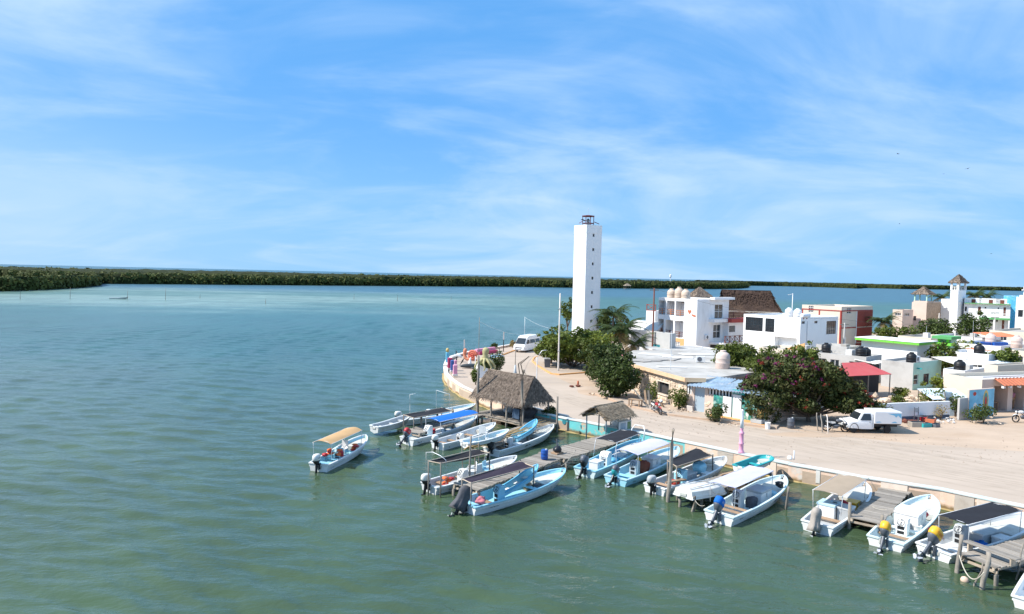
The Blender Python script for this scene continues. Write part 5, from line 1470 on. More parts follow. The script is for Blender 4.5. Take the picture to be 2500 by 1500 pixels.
tree('sunlit garden tree in front of the mint green house', gp(2305, 62), 3.4, 2.8, 2.7, 'leaf_lime', 3200, .13, 37, .1, .12, 10)
shrub('low green bush left of the mint house door', gp(2195, 64), 1.6, 1.2, 'leaf_lime', 800, .1, 38)
palm('coconut palm beside the red-ended building', gp(2152, 108), 4.6, 33, 18, (.2, 0), 1.1, 4, .14)
palm('far palm behind the thatched lookout', gp(2292, 140), 8.0, 34, 14, (.2, 0), 1.15, 2)
palm('far palm behind the roof terrace of the green-edged hotel', gp(2372, 136), 8.6, 35, 14, (.1, 0), 1.1, 2)
palm('second far palm behind the green-edged hotel roof', gp(2400, 138), 8.4, 36, 14, (.3, 0), 1.1, 2)
# small plants by the road and promenade
shrub('rounded bush before the window of the stone house', (13.55, 55.2, GZ + .14), 1.5, 1.9, 'leaf_green', 1500, .085, 41)
shrub('small leafy plant against the stone wall left of the window', gp(1590, 57.6, GZ + .14), 1.0, 2.2, 'leaf_green', 500, .085, 42)
shrub('dark bush at the corner of the painted shop front', gp(1750, 51.3), 1.6, 1.5, 'leaf_dark', 1500, .08, 43)
shrub('green bush at the foot of the wall below the thatched hut', (3.2, 52.4, GZ), 1.7, .8, 'leaf_dark', 900, .08, 44)
shrub('round bush on the promenade beside the hut pole', (-3.3, 65.5, PZ), .9, 1.7, 'leaf_green', 900, .09, 45)
shrub('tall green hedge plant behind the octopus statue', (-1.6, 72.6, PZ), 1.9, 2.6, 'leaf_dark', 2000, .09, 46)
shrub('small palm-like plant on the far promenade', gp(1206, 95, PZ), 1.4, 1.1, 'leaf_dark', 400, .12, 47)
shrub('small yellow-leaved plant by the far parapet', gp(1251, 100.5, PZ), .9, 1.1, 'leaf_dry', 250, .12, 48)
shrub('flower bush with orange blossom before the painted wall', gp(2400, 53.2), 2.3, 1.6, 'leaf_dark', 1300, .085, 49)
shrub('leafy plant in the gap between the white wall and the grey post', gp(2332, 55.5), 1.4, 1.9, 'leaf_dark', 900, .09, 50)
shrub('dry grey shrub against the white yard wall', gp(2296, 54.0), 1.2, 1.2, 'leaf_dry', 250, .06, 51)
shrub('dusty green shrub behind the white yard wall', gp(2270, 58), 2.4, 2.0, 'leaf_green', 1100, .1, 52)
shrub('low shrub in the yard by the rubble', gp(2190, 60), 1.4, 1.0, 'leaf_green', 500, .1, 53)
# ------------------------------------------------------------------ buildings
M('plaster_white', (.80, .79, .78), .85, .06, .5, stretch=(1, 1, .35), dirt=((.50, .47, .43), .5, .55))
M('plaster_bright', (.84, .84, .83), .8, .04, .5, stretch=(1, 1, .3), dirt=((.62, .60, .56), .35, .45))
M('plaster_cream', (.66, .58, .47), .88, .08, .5, dirt=((.45, .38, .30), .5, .5))
M('plaster_pink', (.62, .49, .41), .88, .08, .5, dirt=((.5, .40, .33), .5, .6))
M('plaster_grey', (.46, .45, .43), .9, .12, .5, dirt=((.28, .26, .24), .6, .6))
M('plaster_mint', (.40, .62, .52), .85, .08, .6, dirt=((.35, .42, .37), .5, .8))
M('plaster_orange', (.70, .40, .17), .85, .08, .6)
M('concrete_roof', (.38, .355, .325), .92, .14, .35, dirt=((.26, .24, .22), .65, .4))
M('roof_white', (.64, .63, .61), .85, .08, .35, dirt=((.42, .39, .35), .6, .35))
M('brick_red', (.30, .055, .035), .85, .15, 1.5)
M('trim_red', (.33, .05, .04), .75, .12, 2)
M('green_paint', (.18, .56, .06), .6, .08, 1)
M('green_dull', (.10, .36, .12), .65, .1, 1)
M('frame_white', (.76, .76, .75), .5, .04, 2)
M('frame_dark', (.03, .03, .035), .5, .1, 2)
M('rail_brown', (.17, .055, .035), .7, .15, 3)
M('rail_orange', (.48, .20, .10), .7, .15, 3)
M('tank_black', (.012, .012, .014), .45, .2, 3)
M('tank_beige', (.58, .46, .36), .6, .08, 2)
M('tank_pink', (.60, .47, .41), .6, .08, 2)
M('tank_white', (.74, .74, .75), .45, .05, 2)
M('red_sheet', (.46, .075, .07), .6, .10, 1, dirt=((.35, .10, .08), .5, 1))
M('terracotta', (.52, .16, .08), .8, .15, 1.5)
M('stone_beige', (.64, .50, .37), .92, .22, 2.5, rnd=.22, bump=.4, bsc=9)
M('mortar', (.58, .48, .37), .95, .12, 2)
M('tin', (.40, .50, .58), .5, .3, 1.5, metal=.15, dirt=((.62, .63, .63), .9, 1.6))
M('tin_rust', (.50, .50, .48), .55, .2, 1.2, metal=.2, dirt=((.28, .14, .08), .7, .9))
glass_mat()
def panel(b, T, L, H, holes, dep):
    """wall face with openings and their reveals; T(a, n, z) -> local point, n outward"""
    xs = sorted({0, L} | {h[0] for h in holes} | {h[1] for h in holes}); zs = sorted({0, H} | {h[2] for h in holes} | {h[3] for h in holes})
    for i in range(len(xs) - 1):
        for j in range(len(zs) - 1):
            cx, cz = (xs[i] + xs[i + 1]) / 2, (zs[j] + zs[j + 1]) / 2
            if any(h[0] < cx < h[1] and h[2] < cz < h[3] for h in holes): continue
            b.quad(T(xs[i], 0, zs[j]), T(xs[i + 1], 0, zs[j]), T(xs[i + 1], 0, zs[j + 1]), T(xs[i], 0, zs[j + 1]))
    for h in holes:
        d = h[4] if len(h) > 4 else dep
        c = [(h[0], h[2]), (h[1], h[2]), (h[1], h[3]), (h[0], h[3])]
        for k in range(4):
            p, q = c[k], c[(k + 1) % 4]
            b.quad(T(p[0], 0, p[1]), T(q[0], 0, q[1]), T(q[0], -d, q[1]), T(p[0], -d, p[1]))
        if d > .4: b.quad(*[T(p[0], -d, p[1]) for p in c])
def tbox(b, T, a0, a1, n0, n1, z0, z1):
    vs = [T(a, n, z) for z in (z0, z1) for n in (n0, n1) for a in (a0, a1)]
    b.add(vs, [(0, 2, 3, 1), (4, 5, 7, 6), (0, 1, 5, 4), (1, 3, 7, 5), (3, 2, 6, 7), (2, 0, 4, 6)])
class Bld:
    def __init__(s, name, label, px, Y, th, pxl, pxr, pytop, cat='house', z0=GZ, wl=None, wr=None, h=None, group=None):
        s.p = col(px, Y, z0); s.th = rad(th)
        s.X = Vector((math.cos(s.th), math.sin(s.th), 0)); s.Y = Vector((-math.sin(s.th), math.cos(s.th), 0))
        s.wx = wr or along(s.p, s.X, pxr); s.wy = wl or along(s.p, s.Y, pxl)
        s.h = h or (hz(s.p, pytop) - z0); s.z0 = z0
        s.r = thing(name, label, cat, tuple(s.p), s.th, group)
    def T(s, f):
        if f == 'R': return lambda a, n, z: (a, -n, z)
        return lambda a, n, z: (-n, a, z)
    def a(s, f, px): return along(s.p, s.X if f == 'R' else s.Y, px)
    def z(s, f, a, py): return hz(s.p + (s.X if f == 'R' else s.Y) * a, py) - s.z0
    def hole(s, f, x0, x1, y0, y1, dep=None):
        a0, a1 = sorted((s.a(f, x0), s.a(f, x1))); m = (a0 + a1) / 2
        z0, z1 = sorted((s.z(f, m, y0), s.z(f, m, y1)))
        L = s.wx if f == 'R' else s.wy
        a0 = max(.05, a0); a1 = min(L - .05, a1); z0 = max(.02, z0); z1 = min(s.h - .1, z1)
        return (a0, a1, z0, z1) + ((dep,) if dep else ())
    def walls(s, mat, roofm, hL=(), hR=(), par=.35, dep=.14, matR=None, back=True):
        wx, wy, h = s.wx, s.wy, s.h
        b = MB(); panel(b, s.T('L'), wy, h, list(hL), dep)
        if matR is None: panel(b, s.T('R'), wx, h, list(hR), dep)
        b.quad((wx, 0, 0), (wx, wy, 0), (wx, wy, h), (wx, 0, h)); b.quad((0, wy, 0), (0, wy, h), (wx, wy, h), (wx, wy, 0))
        # parapet: top rim and inner faces
        t = .14; zi = h - par
        b.quad((0, 0, h), (wx, 0, h), (wx - t, t, h), (t, t, h)); b.quad((wx, 0, h), (wx, wy, h), (wx - t, wy - t, h), (wx - t, t, h))
        b.quad((wx, wy, h), (0, wy, h), (t, wy - t, h), (wx - t, wy - t, h)); b.quad((0, wy, h), (0, 0, h), (t, t, h), (t, wy - t, h))
        for p, q in (((t, t), (wx - t, t)), ((wx - t, t), (wx - t, wy - t)), ((wx - t, wy - t), (t, wy - t)), ((t, wy - t), (t, t))):
            b.quad((*p, h), (*q, h), (*q, zi), (*p, zi))
        s.wall = link('wall', b.mesh('wall'), mat, s.r)
        if matR is not None:
            b = MB(); panel(b, s.T('R'), wx, h, list(hR), dep); link('side_wall', b.mesh('side_wall'), matR, s.r)
        b = MB(); b.quad((t, t, zi), (wx - t, t, zi), (wx - t, wy - t, zi), (t, wy - t, zi)); link('roof', b.mesh('roof'), roofm, s.r)
        return s
    def window(s, f, hole, nx=2, nz=1, fm='frame_white', dep=None, bars=False, gm='window_glass', name='window'):
        T = s.T(f); a0, a1, z0, z1 = hole[:4]; d = (dep if dep is not None else .10); t = .05
        b = MB()
        tbox(b, T, a0 + .002, a0 + t, -d - .03, -d + .03, z0 + .002, z1 - .002); tbox(b, T, a1 - t, a1 - .002, -d - .03, -d + .03, z0 + .002, z1 - .002)
        tbox(b, T, a0 + t, a1 - t, -d - .03, -d + .03, z0 + .002, z0 + t); tbox(b, T, a0 + t, a1 - t, -d - .03, -d + .03, z1 - t, z1 - .002)
        k = .6 if bars else 1.
        for i in range(1, nx):
            x = a0 + (a1 - a0) * i / nx; tbox(b, T, x - t / 2 * k, x + t / 2 * k, -d - .02, -d + .02, z0 + t, z1 - t)
        for j in range(1, nz):
            z = z0 + (z1 - z0) * j / nz; tbox(b, T, a0 + t, a1 - t, -d - .018, -d + .018, z - t / 2 * k, z + t / 2 * k)
        w = b.build(name, M(fm), s.r)
        b = MB(); tbox(b, T, a0 + t * .5, a1 - t * .5, -d - .012, -d - .004, z0 + t * .5, z1 - t * .5); b.build('pane', M(gm), w)
        return w
    def door(s, f, hole, mat, dep=.1, name='door'):
        T = s.T(f); a0, a1, z0, z1 = hole[:4]; b = MB(); tbox(b, T, a0 + .01, a1 - .01, -dep - .04, -dep, z0, z1 - .01); w = b.build(name, M(mat), s.r)
        b = MB(); tbox(b, T, a0 + .08, a0 + .12, -dep, -dep + .05, (z0 + z1) / 2 - .1, (z0 + z1) / 2 + .1); b.build('handle', M('steel'), w); return w
    def bx(s, f, name, mat, a0, a1, n0, n1, z0, z1):
        b = MB(); tbox(b, s.T(f), a0, a1, n0, n1, z0, z1); return b.build(name, M(mat), s.r)
    def rail(s, f, mat, a0, a1, n, z0, h=.9, bars=3, x=False):
        T = s.T(f); b = MB(); t = .045
        tbox(b, T, a0, a1, n - t, n + t, z0 + h - .07, z0 + h)
        if x:
            k = max(1, int((a1 - a0) / 1.0))
            tbox(b, T, a0, a1, n - t, n + t, z0, z0 + .07)
            for i in range(k):
                p, q = a0 + (a1 - a0) * i / k, a0 + (a1 - a0) * (i + 1) / k
                b.rod(T(p, n, z0), T(q, n, z0 + h), .04, n=4); b.rod(T(q, n, z0), T(p, n, z0 + h), .04, n=4)
                tbox(b, T, p - t, p + t, n - t * 1.1, n + t * 1.1, z0, z0 + h + .03)
            tbox(b, T, a1 - t, a1 + t, n - t * 1.1, n + t * 1.1, z0, z0 + h + .03)
        else:
            for j in range(1, bars): tbox(b, T, a0, a1, n - t * .7, n + t * .7, z0 + h * j / bars - .03, z0 + h * j / bars + .03)
            m = (a0 + a1) / 2; tbox(b, T, m - t, m + t, n - t * .9, n + t * .9, z0, z0 + h - .07)
        return b.build('railing', M(mat), s.r)
    def roof_pt(s, x, y, par=.35): return W2(s.r, x, y, s.h - par)
def tank(label, p, r=.55, h=1.25, mat='tank_black', group=None):
    t = thing('water_tank', label, 'water tank', tuple(p), 0, group)
    b = MB(); b.lathe([(r * .96, 0), (r, .06), (r, h * .3), (r * 1.03, h * .33), (r, h * .36), (r, h * .56), (r * 1.03, h * .59), (r, h * .62), (r, h * .76), (r * .8, h * .88), (r * .42, h * .97)], 18); b.build('barrel', M(mat), t, 'auto')
    b = MB(); b.lathe([(r * .44, h * .965), (r * .44, h * 1.03), (r * .36, h * 1.05)], 14); b.build('lid', M(mat), t, 'auto')
    return t
def ac_unit(label, p, rz):
    t = thing('air_conditioner', label, 'air conditioner', tuple(p), rz)
    b = MB(); b.bbox(-.42, .42, -.15, .15, .05, .62, .02); b.build('case', M('frame_white'), t)
    b = MB(); b.lathe([(.22, 0), (.22, .012), (.2, .014)], 18, Matrix.Translation((-.1, -.152, .33)) @ Matrix.Rotation(PI / 2, 4, 'X')); b.build('fan_grille', M('motor_grey'), t)
    b = MB(); b.box(-.4, -.3, -.15, .15, 0, .05); b.box(.3, .4, -.15, .15, 0, .05); b.build('foot', M('steel'), t); return t

# lighthouse
lh = Bld('lighthouse', 'tall square white lighthouse with a row of small windows', 1424, 97, 32, 1394.5, 1461, 549, 'lighthouse')
a = lh.wx * .47
hR = []
for i in range(8):
    z = lh.z('R', a, 575 + 34.9 * i + (2 if i > 6 else 0)); hR.append((a - .17, a + .17, z - .2, z + .2))
lh.walls(M('plaster_bright'), M('roof_white'), (), hR, .3, .25)
for h in hR: lh.window('R', h, 1, 1, 'frame_dark', .16)
lh.bx('R', 'corner_strip', 'plaster_bright', -.012, .07, -.02, .018, 0, lh.h - 1.2); lh.bx('R', 'corner_strip', 'plaster_bright', lh.wx - .09, lh.wx + .012, -.02, .018, 0, lh.h - 1.2)
for f, L_ in (('L', lh.wy), ('R', lh.wx)):
    lh.bx(f, 'top_band', 'plaster_bright', -.0, L_ + .02, .0, .03, lh.h - 1.15, lh.h + .02)
for k in range(6): lh.bx('L', 'joint_strip', 'plaster_bright', .25, lh.wy - .05, 0, .012, lh.h - 1.2 - 2.05 * (k + 1), lh.h - 1.17 - 2.05 * (k + 1))
lp = W2(lh.r, lh.wx / 2 - .1, lh.wy / 2 - .1, lh.h - .3)
lan = thing('lantern', 'dark red lantern cage on top of the lighthouse', 'lantern', tuple(lp), .3)
b = MB(); ring = lambda r, z: [(r * math.cos(2 * PI * i / 8), r * math.sin(2 * PI * i / 8), z) for i in range(9)]
for z in (.05, .62, 1.6): b.tube(ring(.85, z), .05, 6)
for i in range(8): b.rod((.85 * math.cos(PI * i / 4), .85 * math.sin(PI * i / 4), 0), (.85 * math.cos(PI * i / 4), .85 * math.sin(PI * i / 4), 1.62), .045)
b.build('cage', M('lantern_red', (.15, .03, .03), .6, .15, 3), lan)
b = MB(); b.lathe([(.95, 1.6), (.95, 1.68), (.3, 1.78)], 8); b.build('roof', M('lantern_red'), lan)
b = MB(); b.lathe([(.3, 0), (.3, .3), (.22, .35), (.22, 1.0), (.28, 1.05), (.1, 1.3)], 12); b.build('lamp', M('lens_glass', (.25, .3, .32), .15, .2, 3), lan, 'auto')
b = MB(); b.box(-1.35, -.75, -.3, .3, .72, .76); b.v = [tuple(Matrix.Rotation(.35, 4, 'Y') @ Vector(v)) for v in b.v]; b.build('solar_panel', M('frame_dark'), lan)
b = MB(); b.rod((.85, -.2, .85), (1.5, -.5, .55), .05); b.rod((-.85, 0, .9), (-1.5, -.3, .55), .04); b.build('bracket_arm', M('brick_red'), lan)
b = MB(); b.rod((0, 0, 1.75), (0, 0, 2.7), .015, n=5); b.rod((-.05, 0, 2.62), (.05, 0, 2.72), .03, n=5); b.build('finial', M('steel'), lan)

# three-storey white hotel
ht = Bld('hotel', 'three-storey white hotel with balconies and roof tanks', 1698, 95, 37, 1604, 1775, 731, 'hotel')
bays = [ht.hole('L', x0, x1, y0, y1, 1.1) for x0, x1, y0, y1 in [(1646, 1667, 736, 773), (1624.5, 1643, 735, 770), (1604.5, 1621, 733, 768), (1645, 1666, 784, 825), (1623, 1641, 782, 821), (1604.5, 1618, 779, 815)]]
gw = ht.hole('L', 1641, 1659, 835, 855)
dR = [ht.hole('R', 1741, 1761, 743.5, 778, .15), ht.hole('R', 1739, 1757, 793, 826, .15)]
ht.walls(M('plaster_white'), M('roof_white'), bays + [gw], dR, .5)
for i, h in enumerate(bays):
    ht.rail('L', 'rail_orange' if i < 3 else 'rail_brown', h[0], h[1], -.08, h[2], .85)
    m = (h[0] + h[1]) / 2
    if i % 3: ht.bx('L', 'balcony_door', 'frame_dark', m - .5, m + .3, -1.08, -1.04, h[2] + .02, h[3] - .35)
    else: ht.bx('L', 'balcony_lamp', 'frame_dark', m - .15, m + .15, -.6, -.45, h[3] - .2, h[3] - .05)
ht.window('L', gw, 4, 5, 'frame_dark', .06, True, 'frame_white')
for h in dR: ht.window('R', h, 2, 2, 'frame_white', .09)
ob = ht.hole('L', 1634, 1669, 826, 864); ht.bx('L', 'orange_panel', 'plaster_orange', ob[0], gw[0] - .05, 0, .03, .02, ob[3]); ht.bx('L', 'orange_panel', 'plaster_orange', gw[1] + .05, ob[1], 0, .03, .02, ob[3]); ht.bx('L', 'orange_panel', 'plaster_orange', gw[0] - .05, gw[1] + .05, 0, .03, gw[3] + .05, ob[3]); ht.bx('L', 'orange_panel', 'plaster_orange', gw[0] - .05, gw[1] + .05, 0, .03, .02, gw[2] - .05)
def emblem(poly, a, z, mat, nm):
    b = MB(); b.v = [(-.03, a - x, z + y) for x, y in poly] + [(-.001, a - x, z + y) for x, y in poly]; n = len(poly)
    b.f = [tuple(range(n)), tuple(range(n, 2 * n))[::-1]] + [(i, (i + 1) % n, n + (i + 1) % n, n + i) for i in range(n)]; return b.build(nm, M(mat), ht.r)
ea = ht.a('L', 1680); emblem([(0, -.35), (-.3, .05), (-.3, .22), (-.15, .3), (0, .18), (.15, .3), (.3, .22), (.3, .05)], ea, ht.z('L', ea, 762), 'terracotta', 'heart_emblem')
ea = ht.a('L', 1690); emblem([(-.4, .12), (-.2, .18), (.35, .05), (.42, -.08), (.2, -.18), (-.2, -.1)], ea, ht.z('L', ea, 771), 'terracotta', 'leaf_emblem')
a0, a1 = ht.a('R', 1729), ht.wx + .35
ht.bx('R', 'roof_slab', 'plaster_white', a0, a1, -.05, .75, ht.h - .05, ht.h + .28)
ht.bx('R', 'balcony_slab', 'plaster_white', ht.a('R', 1728), ht.wx + .3, 0, .9, ht.z('R', a0, 787), ht.z('R', a0, 779))
zt = ht.z('R', ht.wx * .6, 834)
ht.bx('R', 'terrace', 'plaster_white', ht.a('R', 1730), ht.wx + 3.2, .02, 2.3, zt - .3, zt)
ht.rail('R', 'rail_brown', ht.a('R', 1736), ht.wx + 3.1, 2.2, zt, .95, 3, True)
ht.bx('R', 'terrace_column', 'plaster_white', ht.wx + 2.8, ht.wx + 3.1, 1.9, 2.2, 0, zt - .3); ht.bx('R', 'terrace_column', 'plaster_white', ht.a('R', 1736), ht.a('R', 1736) + .3, 1.9, 2.2, 0, zt - .3)
ht.bx('R', 'garage_door', 'frame_dark', ht.a('R', 1733), ht.wx - .3, .0, .06, .05, zt - .45)
ac_unit('air conditioner on the shaded wall of the three-storey hotel', W2(ht.r, ht.a('R', 1722), -.17, ht.z('R', 2, 829)), ht.th)
for i, px in enumerate((1624, 1644, 1662)):
    ai = ht.a('L', px); tank(['left of three beige tanks on the hotel roof', 'middle of three beige tanks on the hotel roof', 'right of three beige tanks on the hotel roof'][i], W2(ht.r, .95 - .15 * i, ai, ht.h - .5), .62, 1.75 + .25 * (i == 1), 'tank_beige', 'hotel roof tanks')
ex = Bld('annex', 'low white wing of the hotel under a dark red awning', 1776, 98, 37, 1760, 1822, 788, 'house')
hx = [ex.hole('R', 1777.5, 1793, 795, 812)]; ex.walls(M('plaster_white'), M('roof_white'), (), hx, .3); ex.window('R', hx[0], 1, 1, 'frame_white', .08)
ex.bx('R', 'awning', 'trim_red', -.3, ex.wx + .8, -1.2, .7, ex.h + .02, ex.h + .55); ex.rail('R', 'rail_brown', -.3, ex.wx + .8, -1.0, ex.h + .6, .9, 3)
sb_ = Bld('side_terrace', 'white terrace with a red balustrade left of the hotel', 1597, 103, 37, 1575, 1612, 760, 'terrace', wr=2.5)
sb_.walls(M('plaster_white'), M('roof_white'), (), (), .25); sb_.rail('L', 'brick_red', .05, sb_.wy, -.1, sb_.h, .95, 3, True)
gx = Bld('annex', 'grey low annex behind the coconut palms', 1634, 88.5, 37, 1538, 1648, 815, 'house')
hd = [gx.hole('L', 1590, 1610, 841, 864)]; gx.walls(M('plaster_grey'), M('roof_white'), hd, (), .2, .1); gx.door('L', hd[0], 'fish_teal', .06)
vb = Bld('vaulted_house', 'pale house with a vaulted roof left of the hotel', 1600, 100, 37, 1533, 1640, 806, 'house'); vb.walls(M('plaster_white'), M('roof_white'), (), (), .1)
b = MB(); n = 10; rr = [[(vb.wx * (i / n), y, vb.h - .05 + 1.1 * math.sin(PI * i / n)) for i in range(n + 1)] for y in (-.3, vb.wy + .3)]; b.loft(rr, closed=False); b.add([tuple(p) for p in rr[0]], [tuple(range(n + 1))]); b.build('vault', M('roof_white'), vb.r, False)
rc = thing('red_car', 'red car roof showing behind the palms by the grey annex', 'car', gp(1592, 87), rad(-40))
b = MB(); b.loft([[(x, y * w, z) for y, z in ((-.8, .3), (.8, .3), (.8, .85), (.62 * k, zt_), (-.62 * k, zt_), (-.8, .85))] for x, w, zt_, k in ((-2, .9, .8, 1.2), (-1.5, 1, 1.3, 1), (.6, 1, 1.35, 1), (1.2, 1, .9, 1.2), (2, .9, .8, 1.2))]); b.build('body', M('red_plastic'), rc)
for x in (-1.3, 1.3):
    for y in (-.75, .75):
        b = MB(); b.lathe([(.3, -.09), (.32, 0), (.3, .09)], 14, Matrix.Translation((x, y, .32)) @ Matrix.Rotation(PI / 2, 4, 'X')); b.build('wheel', M('tank_black'), rc)
# big palapa behind
pl = thing('palapa', 'great dark thatched palapa roof behind the hotel', 'palapa', gp(1826, 116), rad(-14))
thatch_roof(pl, 5.5, (4.5, 3.2), 4.2, 4.8, 8.95, 6000, M('thatch_dark'), 12, (.7, .09), flare=.45)
b = MB(); b.box(-4.4, 4.4, -3.2, 3.2, 0, 5.6); b.build('wall', M('plaster_cream'), pl)
sp = thing('roof_palapa', 'small pointed thatch roof behind the hotel tanks', 'palapa', gp(1703, 106), .3)
thatch_roof(sp, 1.5, .12, 1.4, 8.0, 9.4, 500, M('thatch'), 13, (.4, .07))
b = MB()
for x in (-1.2, 1.2):
    for y in (-1.1, 1.1): b.rod((x, y, 6.6), (x, y, 8.3), .08)
b.build('post', M('post_wood'), sp); b = MB(); b.box(-1.8, 1.8, -1.7, 1.7, 0, 6.6); b.build('wall', M('plaster_white'), sp)
# white house with barred windows
wh = Bld('white_house', 'long white two-storey house with black barred windows', 1950, 88, 37, 1812, 2042, 776, 'house')
hL = [wh.hole('L', 1817, 1859, 775, 808), wh.hole('L', 1865, 1887, 778, 811)]; gr = wh.hole('L', 1889, 1943, 824, 846, .9)
hR = [wh.hole('R', 1953, 1961, 785, 791), wh.hole('R', 1984, 1992, 784, 790), wh.hole('R', 2014, 2037, 784, 816)]
wh.walls(M('plaster_bright'), M('roof_white'), hL + [gr], hR, .2, matR=None)
wh.window('L', hL[0], 8, 5, 'frame_dark', .05, True); wh.window('L', hL[1], 4, 5, 'frame_dark', .05, True)
wh.window('R', hR[0], 1, 1, 'frame_dark'); wh.window('R', hR[1], 1, 1, 'frame_dark'); wh.window('R', hR[2], 5, 4, 'frame_dark', .05, True)
wh.bx('R', 'drain_pipe', 'frame_white', wh.a('R', 1966), wh.a('R', 1966) + .1, .02, .12, 1.0, wh.h - .5)
tank('left of two white tanks on the barred-window house', W2(wh.r, 1.0, wh.a('L', 1911), wh.h - .2), .5, 1.3, 'tank_white', 'white tanks'); tank('right of two white tanks on the barred-window house', W2(wh.r, 1.1, wh.a('L', 1931), wh.h - .2), .5, 1.25, 'tank_white', 'white tanks')
for i in range(2):
    t = thing('gas_tank', ['nearer white gas cylinder on the barred-window house', 'farther white gas cylinder on the barred-window house'][i], 'gas tank', W2(wh.r, 1.0 + i * .9, wh.a('L', 1943) + i * .2 - .3, wh.h - .2), wh.th)
    b = MB(); b.lathe([(.1, -.7), (.25, -.62), (.3, -.45), (.3, .45), (.25, .62), (.1, .7)], 12, Matrix.Translation((0, 0, .42)) @ Matrix.Rotation(PI / 2, 4, 'Y')); b.build('cylinder', M('tank_white'), t, 'auto')
    b = MB(); b.box(-.4, -.34, -.2, .2, 0, .2); b.box(.34, .4, -.2, .2, 0, .2); b.build('stand', M('brick_red'), t)
# cream building with brick red end
cr = Bld('apartment_house', 'cream three-storey building with red trim and a brick red end', 2050, 105, 37, 1954, 2126, 749, 'house')
hL = [cr.hole('L', 1970, 1982, 747, 763)]; hR = [cr.hole('R', 2063, 2074, 752, 766)]
cr.walls(M('plaster_cream'), M('roof_white'), hL, hR, .3); cr.window('L', hL[0], 3, 4, 'frame_white', .08); cr.window('R', hR[0], 2, 3, 'frame_white', .08)
zb_ = cr.h - .75
for f, L_ in (('L', cr.wy), ('R', cr.wx)): cr.bx(f, 'trim', 'trim_red', -.02, L_ + .02, 0, .05, zb_, zb_ + .16)
for av in (0, cr.a('L', 1998), cr.wy - .2): cr.bx('L', 'trim', 'trim_red', av, av + .2, 0, .045, 0, zb_)
ra = cr.a('R', 2088)
for k in range(3):
    za, zb2 = [(zb_ - 2.45, zb_ - .02), (zb_ - 4.9, zb_ - 2.6), (.4, zb_ - 5.05)][k]; cr.bx('R', 'brick_panel', 'brick_red', ra, cr.wx, 0, .06, max(.1, za), zb2)
cr.bx('R', 'trim', 'trim_red', 0, ra, 0, .05, zb_ - 2.6, zb_ - 2.45); cr.bx('R', 'trim', 'trim_red', 0, .18, 0, .045, 0, zb_)
cr.bx('R', 'white_edge', 'frame_white', ra - .15, ra - .01, 0, .07, zb_ - 5, zb_)
# white building with green eaves
gb_ = Bld('green_eaved_building', 'low white building with a flat roof and bright green eaves', 2236, 78, 35, 2100, 2272, 842, 'house')
gb_.walls(M('plaster_bright'), M('roof_white'), (), (), .1)
b = MB(); b.box(-.7, gb_.wx + .3, -.5, gb_.wy + .5, gb_.h + .26, gb_.h + .32); b.build('roof_slab', M('plaster_bright'), gb_.r); b = MB(); b.box(-.66, gb_.wx + .26, -.46, gb_.wy + .46, gb_.h - .02, gb_.h + .258); b.build('green_fascia', M('green_paint'), gb_.r)
pg = Bld('porch', 'bright green flat porch beside the low white building', 2312, 84, 35, 2284, 2326, 822, 'porch', wr=2.2)
b = MB(); b.box(-.5, pg.wx, -.5, pg.wy + .4, pg.h - .35, pg.h); b.build('roof_slab', M('green_dull'), pg.r); b = MB(); b.box(-.7, .5, -.7, pg.wy, pg.h - 1.1, pg.h - .8); b.build('lower_slab', M('green_paint'), pg.r)
for x, y in ((0, 0), (0, pg.wy - .3)): b = MB(); b.box(x, x + .25, y, y + .25, 0, pg.h - .36); b.build('column', M('green_paint'), pg.r)
b = MB(); b.box(.6, pg.wx, 0, pg.wy, 0, pg.h - .4); b.build('wall', M('plaster_mint'), pg.r)
lt = Bld('low_house', 'small white house with a thin green roof edge by the power pole', 2112, 84, 35, 2070, 2150, 852, 'house'); lt.walls(M('plaster_white'), M('roof_white'), (), (), .1); lt.bx('L', 'green_edge', 'green_paint', 0, lt.wy, .0, .05, lt.h - .3, lt.h + .01)
# beige house with thatched lookout
bh = Bld('tower_house', 'beige stone house below the thatched lookout', 2258, 128, 37, 2222, 2328, 739, 'house')
hL = [bh.hole('L', 2227, 2234, 772, 783)]; hR = [bh.hole('R', 2309, 2313, 762, 768)]
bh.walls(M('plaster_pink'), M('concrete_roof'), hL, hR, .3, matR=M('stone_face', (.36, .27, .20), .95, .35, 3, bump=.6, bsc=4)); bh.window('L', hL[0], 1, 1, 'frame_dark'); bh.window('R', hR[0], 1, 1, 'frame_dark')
bl = Bld('low_house', 'peach flat-roofed house left of the thatched lookout', 2200, 126, 37, 2176, 2226, 757, 'house'); hL = [bl.hole('L', 2182, 2196, 764, 771)]; hR = [bl.hole('R', 2205, 2217, 765, 772)]
bl.walls(M('plaster_pink'), M('concrete_roof'), hL, hR, .3); bl.window('L', hL[0], 3, 1, 'frame_white'); bl.window('R', hR[0], 3, 1, 'frame_white')
lk = thing('lookout', 'thatched lookout on pale green posts above the beige house', 'lookout', gp(2249, 131), rad(37))
zt_ = hz((lk.location[0], lk.location[1]), 718) - GZ; zb2 = hz((lk.location[0], lk.location[1]), 735) - GZ
b = MB(); b.box(-1.2, 1.2, -1.2, 1.2, 0, zb2); b.build('turret', M('plaster_pink'), lk)
for x in (-1.05, 1.05):
    for y in (-1.05, 1.05): b = MB(); b.box(x - .1, x + .1, y - .1, y + .1, zb2, zt_ + .15); b.build('post', M('plaster_mint'), lk)
thatch_roof(lk, 1.55, .15, 1.55, zt_, zt_ + 1.35, 500, M('thatch'), 14, (.35, .07))
